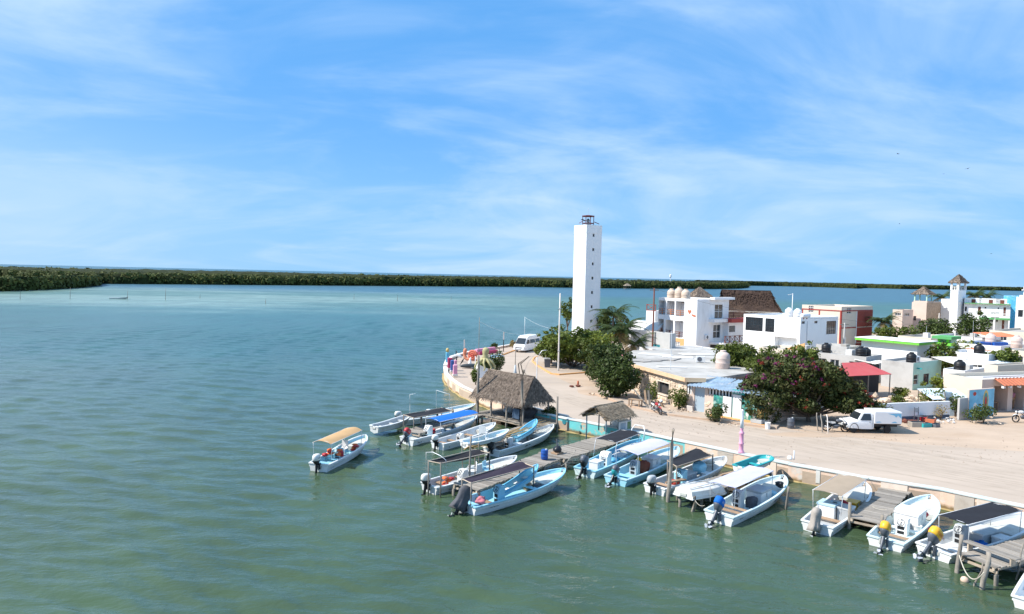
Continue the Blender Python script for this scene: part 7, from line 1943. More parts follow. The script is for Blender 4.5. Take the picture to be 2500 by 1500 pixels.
for i in range(26):
    x0 = rg.uniform(.05, hs_[2][0] + 1); z0_ = rg.uniform(.05, 1.0)
    if hs_[1][0] - .3 < x0 < hs_[1][1] + .1: continue
    s_ = rg.uniform(.12, .2); b = MB(); o_ = [(x0 + s_ * math.cos(t_) * rg.uniform(.8, 1.2), z0_ + s_ * .7 * math.sin(t_) * rg.uniform(.8, 1.2)) for t_ in (.4, 1.5, 2.6, 3.7, 4.8, 5.7)]
    b.add([TS(p[0], -.005, max(.02, p[1])) for p in o_] + [TS(x0 + (p[0] - x0) * .7, .04, z0_ + (p[1] - z0_) * .7) for p in o_], [(k_, (k_ + 1) % 6, 6 + (k_ + 1) % 6, 6 + k_) for k_ in range(6)] + [tuple(range(6, 12))]); b.build('stone', M('stone_beige'), an)
b = MB(); k = 4; w_ = .95; l_ = 2.6; vs = []
for y in (-.55, l_):
    for i in range(k * 2 + 1): vs.append((w_ * i / (k * 2), y, .045 * (1 if i % 2 else -1) + .16 * y))
b.add(vs, [(i, i + 1, k * 2 + 2 + i, k * 2 + 1 + i) for i in range(k * 2)]); me = b.mesh('tin_sheet'); me.materials.append(M('tin'))
for i in range(7):
    o = bpy.data.objects.new('tin_sheet', me); COL.objects.link(o); o.parent = an; o.location = (.25 + i * .88, .05 * (i % 2), AH + .12 + .02 * (i % 3)); o.rotation_euler = (0, 0, .03 * ((i % 3) - 1))
# painted shop front before the annex
mw0 = SBp + AD * aa(1742) + Vector((-.707, -.707, 0)) * .12; mw1 = SBp + AD * aa(1868) + Vector((-.707, -.707, 0)) * .12
sf = thing('shop_front', 'low shop front painted with green swirls between two white doors', 'shop front', tuple(mw0), math.atan2(AD.y, AD.x)); ML = (mw1 - mw0).length; mz = az(1775, 968)
fx = lambda px: max(0, aa(px) - aa(1742))
M('mural_green', (.035, .24, .20), .8, .6, 2.6, dirt=((.50, .62, .56), .95, 2.0))
b = MB(); b.bbox(0, ML, 0, .12, 0, mz, .015); b.build('wall', M('mural_green'), sf)
for x0, x1, zz in ((1766, 1787, .0), (1790, 1811, .25)): b = MB(); b.bbox(fx(x0), fx(x1), -.06, -.005, .08, mz + zz, .01); b.build('white_door', M('frame_white'), sf)
b = MB(); b.bbox(fx(1788), fx(1818), -.05, .12, mz + .28, mz + .62, .015); sg_ = b.build('sign_board', M('gel_teal'), sf)
b = MB(); b.bbox(fx(1849), ML - .05, -.03, -.004, .25, 1.15, .01); b.build('yellow_panel', M('panel_ochre', (.70, .45, .18), .8, .1, 2), sf)
tm = text_mesh('3', .34)
for v in tm.vertices: v.co = Vector((fx(1745) + v.co.x, -.006, mz - .42 + v.co.y))
link('lettering', tm, M('print_blue'), sf)
tm = text_mesh('Zona S', .24)
for v in tm.vertices: v.co = Vector((fx(1790) + v.co.x, -.056, mz + .34 + v.co.y))
link('lettering', tm, M('frame_white'), sg_)
def heron(cx, cz, s_):
    out = [(-.05, 0), (-.02, .3), (-.18, .42), (-.2, .6), (-.05, .72), (.05, .6), (.04, .85), (.12, 1.0), (.26, .98), (.14, .92), (.14, .6), (.1, .42), (.02, .3), (.0, 0)]
    b = MB(); b.v = [(cx + x * s_, -.005, cz + y * s_) for x, y in out]; b.f = [tuple(range(len(out)))]; b.build('painted_bird', M('frame_white'), sf)
heron(fx(1756), .35, .7); heron(fx(1826), .2, .75); heron(fx(1842), .25, .65)
b = MB(); b.bbox(-.1, ML + .3, -.75, -.01, 0, .17, .02); b.build('step', M('kerb_orange'), sf)
b = MB(); b.bbox(ML - .75, ML + .1, -.72, -.08, .175, .45, .02); b.build('block', M('plaster_grey'), sf)
# ------------------------------------------------------------------ promenade
M('pillar_pink', (.68, .30, .42), .75, .08, 2); M('pillar_blue', (.06, .13, .36), .75, .1, 2); M('pillar_crimson', (.44, .05, .12), .75, .1, 2); M('pillar_sky', (.16, .48, .66), .75, .08, 2)
M('octopus', (.40, .36, .18), .7, .12, 3); M('coral_red', (.60, .16, .10), .7, .15, 3); M('whale_dark', (.05, .06, .065), .5, .2, 3); M('gold', (.55, .40, .15), .5, .1, 3)
def pillar(label, px, py, top, w, mat, cap=None):
    g = G(px, py, .98); h = hz(g, top) - .98
    r = thing('pillar', label, 'pillar', tuple(g), rad(12))
    b = MB(); b.bbox(-w / 2, w / 2, -w / 2, w / 2, 0, h, .06); b.build('shaft', M(mat), r)
    b = MB(); b.bbox(-w / 2 - .04, w / 2 + .04, -w / 2 - .04, w / 2 + .04, -.05, .16, .02); b.build('base', M('cap_plain'), r)
    if cap: b = MB(); b.lathe([(.04, h - .01), (.16, h + .12), (.2, h + .3), (.12, h + .48), (.03, h + .52)], 12); b.build('finial', M(cap), r, True)
    return r
pillar('nearest pink pillar on the promenade wall', 1111, 917, 891, .42, 'pillar_pink')
pillar('dark blue pillar behind the nearest pink pillar', 1104, 908, 880, .36, 'pillar_blue')
pillar('crimson pillar on the promenade wall', 1098, 902, 874, .46, 'pillar_crimson')
pillar('tall sky blue pillar with a golden finial on the promenade wall', 1092, 888, 861, .36, 'pillar_sky', 'gold')
pillar('small pink pillar inland of the crimson pillar', 1112, 893, 880, .3, 'pillar_pink')
def skin_obj(name, verts, edges, radii, mat, parent, sub=2, root=0):
    """one continuous body grown round a skeleton"""
    me = bpy.data.meshes.new(name); me.from_pydata(verts, edges, []); me.update()
    o = bpy.data.objects.new(name, me); COL.objects.link(o)
    sk = o.modifiers.new('s', 'SKIN'); sk.use_smooth_shade = True; o.modifiers.new('d', 'SUBSURF').levels = sub; o.modifiers['d'].render_levels = sub
    if not me.skin_vertices: me.skin_vertices.new()
    for i, q in enumerate(radii):
        q = q if isinstance(q, tuple) else (q, q); me.skin_vertices[0].data[i].radius = q; me.skin_vertices[0].data[i].use_root = (i == root)
    dg = bpy.context.evaluated_depsgraph_get(); m2 = bpy.data.meshes.new_from_object(o.evaluated_get(dg)); bpy.data.objects.remove(o)
    m2.name = name; m2.materials.clear()
    return link(name, m2, M(mat), parent, True)
# octopus on its white plinth
oc = thing('octopus_statue', 'pale yellow octopus statue on a white plinth by the thatched hut', 'statue', (-2.65, 70.5, PZ), .2)
b = MB(); b.loft([[(-1.0, -.55, 0), (1.1, -.55, 0), (1.1, .55, 0), (-1.0, .55, 0)], [(-.75, -.45, 1.35), (.75, -.45, .75), (.75, .45, .75), (-.75, .45, 1.35)]]); b.build('plinth', M('plaster_bright'), oc)
b = MB(); b.blob((.05, .3, 1.2), (.7, .5, .75), 4, .25, 2); b.build('rock', M('leaf_dark'), oc, True)
vs = [(0, -.1, 1.95), (0, -.1, 2.3), (.06, -.05, 2.72), (.16, 0, 3.1)]; ed = [(0, 1), (1, 2), (2, 3)]; rd = [.26, .24, .46, .26]
for k in range(9):
    a = 2 * PI * k / 9 + .2; i0 = len(vs)
    pts = [(math.cos(a) * .45, math.sin(a) * .45 - .1, 1.82), (math.cos(a) * .85, math.sin(a) * .75 - .12, 1.55), (math.cos(a + .2) * 1.05, math.sin(a + .2) * .9 - .1, 1.1), (math.cos(a + .05) * 1.0, math.sin(a + .05) * .85 - .12, .75 + .2 * (k % 2))]
    vs += pts; ed += [(0, i0), (i0, i0 + 1), (i0 + 1, i0 + 2), (i0 + 2, i0 + 3)]; rd += [.15, .12, .09, .05]
skin_obj('body', vs, ed, rd, 'octopus', oc)
# coral snail
g = G(1149, 881, PZ); sn = thing('snail_statue', 'coral red spiral shell statue on the promenade', 'statue', tuple(g), rad(-20))
sp_ = []
for i in range(46):
    t_ = i / 45; a = t_ * 5.0 * PI; r_ = .52 * (1 - t_) + .06; sp_.append((r_ * math.cos(a) + .25, -.05 - .2 * t_, .68 + r_ * math.sin(a)))
b = MB(); b.tube(sp_, [.14 * (1 - i / 50) + .025 for i in range(46)], 8); b.build('shell', M('coral_red'), sn, True)
b = MB(); b.lathe([(.48, -.2), (.52, 0), (.4, .18), (.15, .3)], 18, Matrix.Translation((.25, .05, .68)) @ Matrix.Rotation(PI / 2, 4, 'X')); b.build('shell_core', M('print_red'), sn, True)
skin_obj('body', [(.9, 0, .12), (.2, 0, .12), (-.6, 0, .18), (-.85, 0, .7), (-.75, 0, 1.25), (-.72, 0, 1.5)], [(0, 1), (1, 2), (2, 3), (3, 4), (4, 5)], [.08, .16, .22, .2, .26, .14], 'coral_orange' if 'coral_orange' in _M else M('coral_orange', (.62, .24, .14), .7, .15, 3).name, sn)
# dark sea creature and white figure
g = G(1143, 900, PZ); wh_ = thing('whale_statue', 'dark whale statue with raised tail on the promenade', 'statue', tuple(g), rad(5))
skin_obj('body', [(-.9, 0, .25), (-.3, 0, .3), (.5, 0, .3), (1.1, .05, .35), (1.4, .1, .5)], [(0, 1), (1, 2), (2, 3), (3, 4)], [.12, .26, .28, .2, .08], 'whale_dark', wh_)
b = MB(); b.add([(-.95, 0, .25), (-.7, -.1, .95), (-.45, -.05, 1.15), (-.6, .1, .7), (-.98, .12, .3), (-.66, .02, .95)], [(0, 1, 5, 4), (1, 2, 3, 5), (0, 4, 3, 2, 1)]); b.build('tail_fluke', M('whale_dark'), wh_)
b = MB(); b.add([(.2, -.2, .2), (.5, -.9, .15), (.75, -.85, .12), (.6, -.2, .22), (.4, -.5, .26)], [(0, 1, 4), (1, 2, 4), (2, 3, 4), (3, 0, 4), (0, 3, 2, 1)]); b.build('fin', M('whale_dark'), wh_)
g = G(1147, 893, PZ); wf = thing('bird_statue', 'small white bird statue behind the dark whale', 'statue', tuple(g)); skin_obj('body', [(0, 0, 0), (0, 0, .35), (.02, 0, .6), (.05, 0, .85), (.12, 0, .95)], [(0, 1), (1, 2), (2, 3), (3, 4)], [.22, .24, .14, .1, .05], 'plaster_bright', wf)
g = G(1114, 884, PZ); orc = thing('leaping_orca_statue', 'black and white leaping sea animal statue beside the pillars', 'statue', tuple(g), rad(-15))
skin_obj('body', [(-.5, 0, .5), (-.2, 0, .75), (.15, 0, .9), (.45, 0, .75), (.65, 0, .5)], [(0, 1), (1, 2), (2, 3), (3, 4)], [.06, .2, .26, .2, .1], 'plaster_bright', orc); b = MB(); b.loft([[(-.5, -.1, .6), (-.5, .1, .6)], [(0, -.22, 1.05), (0, .22, 1.05)], [(.5, -.15, .88), (.5, .15, .88)]], closed=False); b.add([(-.1, 0, 1.05), (.15, 0, 1.08), (-.1, 0, 1.45)], [(0, 1, 2)]); b.build('dark_back', M('whale_dark'), orc); b = MB(); b.rod((0, 0, 0), (.05, 0, .7), .08); b.build('stand', M('whale_dark'), orc)
# pink bench wall and blue pavement patch
g0, g1 = G(1165, 867, PZ), G(1210, 861, PZ); d = g1 - g0; pb2 = thing('bench_wall', 'curved pink bench wall on the promenade', 'bench', tuple(g0), math.atan2(d.y, d.x)); b = MB(); b.bbox(0, d.length, 0, .4, 0, .75, .05); b.build('backrest', M('pillar_pink'), pb2); b = MB(); b.bbox(.05, d.length - .05, -.4, .01, 0, .4, .04); b.build('seat', M('pillar_crimson'), pb2)
q = [G(1198, 880, PZ), G(1230, 869, PZ), G(1219, 864, PZ), G(1196, 868, PZ)]; b = MB(); b.quad(*[(v.x, v.y, PZ + .006) for v in q]); struct(b.build('painted_paving', M('paving_blue', (.30, .48, .66), .85, .08, 1)))
# sign poles, masts, lamps
def mast(label, px, py, top, r=.04, mat='post_wood', panel_=None, z=PZ, name='pole', cat='pole'):
    g = G(px, py, z); h = hz(g, top) - z; t = thing(name, label, cat, tuple(g)); b = MB(); b.rod((0, 0, -.1), (0, 0, h), r, r * .8); b.build('shaft', M(mat), t, True)
    if panel_: b = MB(); b.bbox(-panel_[0] / 2, panel_[0] / 2, -.06, .02, h - panel_[1], h + .05, .01); b.build('panel', M('cap_plain'), t)
    return t
mast('dark pole with a white upper panel near the coral snail', 1133, 877, 831, .06, 'frame_dark', (.16, .95)); mast('dark pole with a white upper panel near the van', 1229, 859, 812, .06, 'frame_dark', (.16, 1.0))
mast('white topped marker post behind the hut pole', 1160, 912, 870, .05, 'frame_white'); 
m1 = mast('thin tall mast behind the octopus statue', 1168, 905, 775, .035, 'post_wood'); m2_ = mast('thin tall mast behind the van', 1280, 845, 774, .03, 'alu')
rope_line(Vector(m1.location) + Vector((0, 0, 5.4)), col(1272, 95, 3.2), .35, .012, 'pale wire from the thin mast toward the van', 'alu', 'wire', 'wire'); rope_line(Vector(m2_.location) + Vector((0, 0, 4.3)), col(1362, 90, 4.4), .35, .012, 'pale wire from the mast behind the van to the white street pole', 'alu', 'wire', 'wire')
def street_pole(label, px, py, top, r0, r1, mat, z=PZ, arm=None, name='street_pole', cross=None):
    g = G(px, py, z); h = hz(g, top) - z; t = thing(name, label, 'pole', tuple(g)); b = MB(); b.lathe([(r0, -.1), (r0, .3), ((r0 + r1) / 2, h * .5), (r1, h), (r1 * .5, h + .02)], 12); b.build('shaft', M(mat), t, True)
    if arm: b = MB(); b.tube([(0, 0, h - .05), (arm[0] * .5, 0, h + arm[1] * .9), (arm[0], 0, h + arm[1])], .035, 6); b.build('arm', M(mat), t, True)
    if cross:
        for z_ in cross: b = MB(); b.box(-.6, .6, -.05, .05, h - z_, h - z_ + .1); b.build('cross_arm', M('post_wood'), t)
    return t
sp1 = street_pole('tall white street pole before the spreading green tree', 1363, 906, 717, .10, .075, 'cap_plain'); b = MB(); b.box(-.14, .14, -.13, .13, 6.9, 6.98); b.box(-.12, .12, -.11, .11, 2.2, 2.28); b.build('clamp', M('steel'), sp1)
street_pole('thin grey lamp post bending over the traffic bend', 1310, 935, 873, .05, .04, 'alu', GZ, (.9, .75)); street_pole('crooked thin pole rising behind the ridge of the hut', 1257, 930, 832, .045, .03, 'post_wood', GZ)
c = col(1256, 58.5, GZ); tl = thing('lamp_bollard', 'pale lamp bollard showing over the ridge of the hut', 'lamp', (c.x, c.y, GZ)); b = MB(); b.lathe([(.16, 0), (.14, 1.3), (.1, 1.9)], 10); b.build('shaft', M('stone_beige'), tl, True); b = MB(); b.lathe([(.22, 1.9), (.24, 2.1), (.12, 2.45), (.07, 3.0)], 10); b.build('head', M('gel_grey'), tl, True)
c = G(1336, 897, PZ); tb = thing('litter_bin', 'dark litter bin on the island under the tree', 'bin', tuple(c)); b = MB(); b.loft([[(-.3, -.3, 0), (.3, -.3, 0), (.3, .3, 0), (-.3, .3, 0)], [(-.36, -.36, .95), (.36, -.36, .95), (.36, .36, .95), (-.36, .36, .95)]]); b.build('bin', M('motor_grey'), tb); b = MB(); b.bbox(-.4, .4, -.4, .4, .96, 1.06, .02); b.build('lid', M('gel_grey'), tb)
street_pole('tall dark power pole before the white hotel', 1592, 878, 704, .13, .09, 'rail_brown', GZ, None, 'power_pole', (.3,)); street_pole('thin pale mast rising from the stone house roof', 1637, 903, 808, .03, .02, 'alu', zr_, None, 'mast')
street_pole('concrete pole beside the brick red building end', 2058, 885, 789, .12, .09, 'plaster_grey', GZ, None, 'power_pole', (.25,)); street_pole('white pole with a lamp arm above the barred-window house', 1931, 830, 717, .09, .06, 'plaster_white', GZ, (-.9, -.25))
for i, (px, py, top) in enumerate([(2289, 845, 765), (2363, 860, 785), (2424, 870, 762), (2329, 868, 808), (2366, 905, 849)]): street_pole(['thin pole in front of the broad dark tree', 'pale power pole left of the green-edged hotel', 'tall pale power pole before the green-edged hotel', 'short pole beside the green porch', 'thin pole beside the pale tin sheets'][i], px, py, top, .09, .06, 'cap_plain', GZ, None, 'power_pole', (.2, .9) if i == 2 else None)
ptop = [col(1592, 84, 10.2), col(1700, 78, 9), col(2058, 78, 7.2), col(2424, 84, 8.0)]
for i, (a, b_) in enumerate([(0, 2), (2, 3)]): rope_line(ptop[a], ptop[b_], .9, .012, ['power wire from the dark pole to the concrete pole', 'power wire from the concrete pole to the right'][i], 'rope_dark', 'wire', 'wire')
g = G(1809, 1106, .98); pk = thing('lamp_post', 'pink lamp post with a white upper shaft on the sea wall', 'lamp post', tuple(g)); h = hz(g, 1000) - .98
b = MB(); b.lathe([(0.197, 0), (0.197, .06), (0.156, .14), (0.135, .22), (0.135, .52), (0.156, .55), (0.156, .6), (0.127, .64), (0.119, 1.12), (0.156, 1.18), (0.156, 1.22), (0.098, 1.3), (0.082, 1.42), (0.107, 1.46), (0.098, 1.5)], 20); b.build('base', M('pillar_pink_bright', (.80, .36, .50), .55, .05, 2), pk, True)
b = MB(); b.lathe([(.11, 1.5), (.09, h * .8), (.08, h - .1), (.09, h - .08), (.05, h)], 16); b.build('shaft', M('plaster_bright'), pk, True); b = MB(); b.blob((.02, 0, h + .02), (.07, .06, .06), 2, .3, 1); b.build('wire_stub', M('flat_black'), pk)
for i, (px, py, hh, r_) in enumerate([(1928, 1121, .18, .14), (1938, 1122, .5, .05)]): g = G(px, py, .98); b = MB(); b.lathe([(r_, -.02), (r_, hh * .3), (r_ * .8, hh * .4), (r_ * .75, hh), (r_ * .3, hh + .02)], 12); o = b.build('mooring_bollard', M('frame_white'), None, True); o.location = g; tag(o, ['low white bollard on the sea wall', 'white post beside the low bollard on the sea wall'][i], 'bollard')
# ------------------------------------------------------------------ vehicles
M('car_white', (.78, .78, .78), .22, .03, 1, spec=.6); M('tyre', (.02, .02, .021), .85, .2, 4); M('rim_grey', (.35, .35, .36), .4, .1, 4, metal=.4); M('headlamp', (.62, .64, .66), .15, .1, 3)
def wheel(parent, x, y, r, w=.2):
    t = MB(); t.lathe([(r * .62, -w / 2), (r * .92, -w / 2), (r, -w * .3), (r, w * .3), (r * .92, w / 2), (r * .62, w / 2)], 22, Matrix.Translation((x, y, r)) @ Matrix.Rotation(PI / 2, 4, 'X')); o = t.build('wheel', M('tyre'), parent, 'auto'); t = MB(); t.lathe([(r * .60, -w * .44), (r * .5, -w * .47), (r * .2, -w * .40), (r * .2, w * .40), (r * .5, w * .47), (r * .60, w * .44)], 16, Matrix.Translation((x, y, r)) @ Matrix.Rotation(PI / 2, 4, 'X')); t.build('rim', M('rim_grey'), o, 'auto')
    return o
def body_loft(st, n=0):
    """stations (x, half width, z bottom, z belt, z top, roof half width) to rings"""
    return [[(x, -w, zb), (x, -w * 1.02, (zb + zl) / 2), (x, -w, zl), (x, -rw, zt - .05), (x, -rw * .8, zt), (x, rw * .8, zt), (x, rw, zt - .05), (x, w, zl), (x, w * 1.02, (zb + zl) / 2), (x, w, zb)] for x, w, zb, zl, zt, rw in st]
def patch(root, pts, mat, name):
    b = MB(); b.quad(*pts); return link(name, b.mesh(name), M(mat), root)
# minibus; x forward from the tail
g = G(1266, 861, GZ); va = thing('minibus', 'white high-roof minibus driving round the bend', 'van', (g.x + .47 * 5.1, g.y + .88 * 5.1, GZ), rad(-118))
st_ = [(0, .80, .35, 1.1, 2.0, .70), (.06, .86, .3, 1.12, 2.18, .73), (.6, .87, .28, 1.14, 2.26, .74), (3.3, .87, .28, 1.14, 2.26, .74), (3.75, .87, .28, 1.14, 2.18, .72), (4.05, .87, .28, 1.14, 1.95, .72), (4.75, .86, .28, 1.08, 1.14, .78), (5.0, .84, .28, .92, .96, .76), (5.12, .76, .32, .72, .74, .7)]
b = MB(); b.loft(body_loft(st_)); b.build('body', M('car_white'), va, 'auto')
patch(va, [(4.09, -.64, 1.93), (4.09, .64, 1.93), (4.77, .72, 1.165), (4.77, -.72, 1.165)], 'window_glass', 'windscreen')
for s_ in (-1, 1):
    for x0, x1, x2, x3 in ((3.45, 4.0, 4.42, 3.45), (1.75, 3.25, 3.3, 1.7), (.25, 1.6, 1.55, .2)):
        lo = lambda x: (x, s_ * .884, 1.2); up_ = lambda x: (x, s_ * .80, 1.72)
        patch(va, [lo(x3), lo(x2), up_(x1), up_(x0)], 'window_glass', 'window')
    b = MB(); b.bbox(4.86, 5.06, s_ * .62 - .14, s_ * .62 + .14, .74, .92, .03); b.build('headlight', M('headlamp'), va); b = MB(); b.bbox(4.15, 4.25, s_ * .9, s_ * 1.08 if s_ > 0 else s_ * .9 + .18, 1.2, 1.42, .02) if s_ > 0 else b.bbox(4.15, 4.25, -1.08, -.9, 1.2, 1.42, .02); b.build('mirror', M('frame_dark'), va)
    for x in (.95, 4.15): wheel(va, x, s_ * .76, .33)
b = MB(); b.bbox(5.04, 5.15, -.5, .5, .62, .72, .01); b.build('grille', M('frame_dark'), va); b = MB(); b.bbox(5.02, 5.16, -.78, .78, .32, .5, .03); b.build('bumper', M('car_white'), va); b = MB(); b.box(5.10, 5.165, -.45, .45, .40, .47); b.build('air_intake', M('frame_dark'), va)
# pickup with box; x forward
g0 = G(2082, 1057, GZ); tk = thing('box_pickup', 'white pickup with a white cargo box painted with blue waves', 'truck', (g0.x + 3.12, g0.y + .65, GZ), rad(181)); tk.scale = (.70, .88, .90)
st_ = [(2.45, .80, .42, .95, 1.0, .74), (2.5, .81, .36, .98, 1.62, .66), (2.75, .81, .34, .98, 1.68, .66), (3.35, .81, .34, .98, 1.66, .64), (3.6, .81, .34, .98, 1.55, .63), (4.05, .81, .36, .96, 1.03, .72), (4.2, .81, .38, .93, .98, .74), (4.95, .80, .4, .86, .9, .72), (5.05, .76, .42, .78, .82, .7)]
b = MB(); b.loft(body_loft(st_)); b.build('cab', M('car_white'), tk, 'auto')
patch(tk, [(3.645, -.56, 1.545), (3.645, .56, 1.545), (4.07, .66, 1.05), (4.07, -.66, 1.05)], 'window_glass', 'windscreen')
for s_ in (-1, 1):
    patch(tk, [(2.72, s_ * .822, 1.03), (3.86, s_ * .822, 1.03), (3.45, s_ * .70, 1.53), (2.75, s_ * .70, 1.53)], 'window_glass', 'window')
    for x in (1.0, 4.45): wheel(tk, x, s_ * .70, .35)
    b = MB(); a_ = [(.40 * math.cos(t_), .40 * math.sin(t_)) for t_ in [PI * k / 10 for k in range(11)]]
    b.add([(4.45 + x_, s_ * .835, .35 + z_) for x_, z_ in a_] + [(4.45 + x_ * 1.14, s_ * .845, .35 + z_ * 1.14) for x_, z_ in a_], [(k, k + 1, 12 + k, 11 + k) for k in range(10)]); b.build('wheel_arch', M('frame_dark'), tk)
    b = MB(); b.bbox(4.97, 5.08, s_ * .55 - .14, s_ * .55 + .14, .66, .80, .02); b.build('headlight', M('headlamp'), tk)
    b = MB(); b.box(2.78, 2.92, s_ * .832 - .01, s_ * .832 + .01, .88, .91); b.build('door_handle', M('frame_dark'), tk); b = MB(); b.box(2.60, 2.615, s_ * .828 - .004, s_ * .828 + .004, .45, 1.5); b.build('door_gap', M('frame_dark'), tk)
b = MB(); b.bbox(-.35, 2.42, -.86, .86, .78, 1.74, .03); b.build('cargo_box', M('car_white'), tk)
b = MB(); b.box(-.2, 2.5, -.45, .45, .48, .70); b.box(-.3, 2.4, -.8, .8, .705, .775); b.build('chassis', M('frame_dark'), tk); b = MB(); b.bbox(5.02, 5.14, -.78, .78, .42, .58, .03); b.build('bumper', M('gel_grey'), tk)
M('wave_blue', (.18, .46, .66), .5, .15, 2)
wv = [(1.1, 1.60), (.3, 1.62), (-.28, 1.62), (-.3, 1.22), (-.1, 1.34), (.05, 1.46), (.25, 1.30), (.45, 1.46), (.8, 1.53)]
for s_ in (1,):
    patch(tk, [(x, s_ * .864, z) for x, z in wv], 'wave_blue', 'painted_wave'); patch(tk, [(x, s_ * .864, z) for x, z in [(.7, .86), (.1, .88), (.3, .98), (.55, .95)]], 'wave_blue', 'painted_wave'); patch(tk, [(x, s_ * .864, z) for x, z in [(2.3, .88), (1.7, .90), (1.9, .97), (2.2, .94)]], 'wave_blue', 'painted_wave')
patch(tk, [(-.354, y, z) for y, z in [(.8, 1.3), (-.8, 1.4), (-.8, 1.66), (.8, 1.64)]], 'wave_blue', 'painted_wave')
def motorbike(label, p, rz, tankm='red_plastic', sidem='frame_white', lean=.12):
    r = thing('motorcycle', label, 'motorcycle', tuple(p), rz); r.rotation_euler = (lean, 0, rz)
    for x in (-.62, .62):
        b = MB(); ring = [(x + .27 * math.cos(2 * PI * k / 20), 0, .30 + .27 * math.sin(2 * PI * k / 20)) for k in range(21)]; b.tube(ring, .045, 8, False); w = b.build('wheel', M('tyre'), r, True)
        b = MB(); 
        for k in range(6): b.rod((x, 0, .3), (x + .24 * math.cos(PI * k / 3), 0, .3 + .24 * math.sin(PI * k / 3)), .008, n=4)
        b.lathe([(.06, -.05), (.06, .05)], 10, Matrix.Translation((x, 0, .3)) @ Matrix.Rotation(PI / 2, 4, 'X')); b.build('hub', M('rim_grey'), w)
    b = MB(); b.blob((.0, 0, .42), (.24, .13, .17), 2, .2); b.build('engine', M('motor_grey'), r, True); b = MB(); b.tube([(-.62, .05, .3), (-.2, .06, .42), (.1, .06, .62), (.42, 0, .82), (.62, .07, .3)], .03, 6); b.tube([(-.62, -.05, .3), (-.15, -.06, .6), (-.55, -.05, .78)], .025, 6); b.tube([(.42, 0, .82), (.62, -.07, .3)], .028, 6); b.build('frame', M('motor_black'), r, True)
    b = MB(); b.blob((.18, 0, .80), (.26, .13, .13), 5, .12); b.build('fuel_tank', M(tankm), r, True); b = MB(); b.bbox(-.68, -.02, -.11, .11, .76, .85, .035); b.build('seat', M('motor_black'), r)
    b = MB(); b.add([(-.7, .1, .72), (-.3, .12, .6), (-.05, .13, .66), (-.1, .12, .76), (-.65, .1, .80), (-.7, -.1, .72), (-.3, -.12, .6), (-.05, -.13, .66), (-.1, -.12, .76), (-.65, -.1, .80)], [(0, 1, 2, 3, 4), (9, 8, 7, 6, 5), (0, 5, 6, 1), (3, 8, 9, 4)]); b.build('side_panel', M(sidem), r)
    b = MB(); b.tube([(.38, -.34, .98), (.46, -.12, .94), (.46, .12, .94), (.38, .34, .98)], .018, 6); b.build('handlebar', M('motor_black'), r, True); b = MB(); b.blob((.55, 0, .82), (.08, .09, .09), 3, .1, 2); b.build('headlight', M('headlamp'), r, True); b = MB(); b.add([(.38, -.07, .62), (.38, .07, .62), (.68, .07, .62), (.68, -.07, .62), (.9, 0, .52), (.4, 0, .66), (.68, 0, .66)], [(0, 5, 6, 3), (5, 1, 2, 6), (3, 6, 4), (6, 2, 4)]); b.build('mudguard', M(tankm), r)
    b = MB(); b.tube([(.1, -.12, .3), (-.3, -.14, .28), (-.8, -.16, .42)], [.025, .03, .05], 7); b.build('exhaust', M('rim_grey'), r, True); b = MB(); b.rod((-.1, .1, .3), (-.14, .32, .02), .015); b.build('side_stand', M('motor_black'), r)
    return r
ga, gb2 = G(1592, 1006, GZ), G(1620, 1018, GZ); motorbike('red and white motorcycle parked before the stone house', (ga + gb2) / 2 + Vector((0, .3, .0)), math.atan2(gb2.y - ga.y, gb2.x - ga.x)); o = thing('helmet', 'white helmet resting on the red motorcycle', 'helmet', tuple((ga + gb2) / 2 + Vector((.25, .1, .93)))); b = MB(); b.blob((0, 0, .1), (.13, .12, .12), 1, .04); b.build('shell', M('frame_white'), o, True); b = MB(); b.box(.06, .13, -.08, .08, .05, .12); b.build('visor', M('frame_dark'), o)
motorbike('dark motorcycle standing in shade before the pickup', G(2040, 1054, GZ), rad(-12), 'motor_grey', 'gel_greywhite'); motorbike('white and blue motorcycle at the right edge before the shop', G(2499, 1032, GZ), rad(182), 'frame_white', 'pillar_blue')
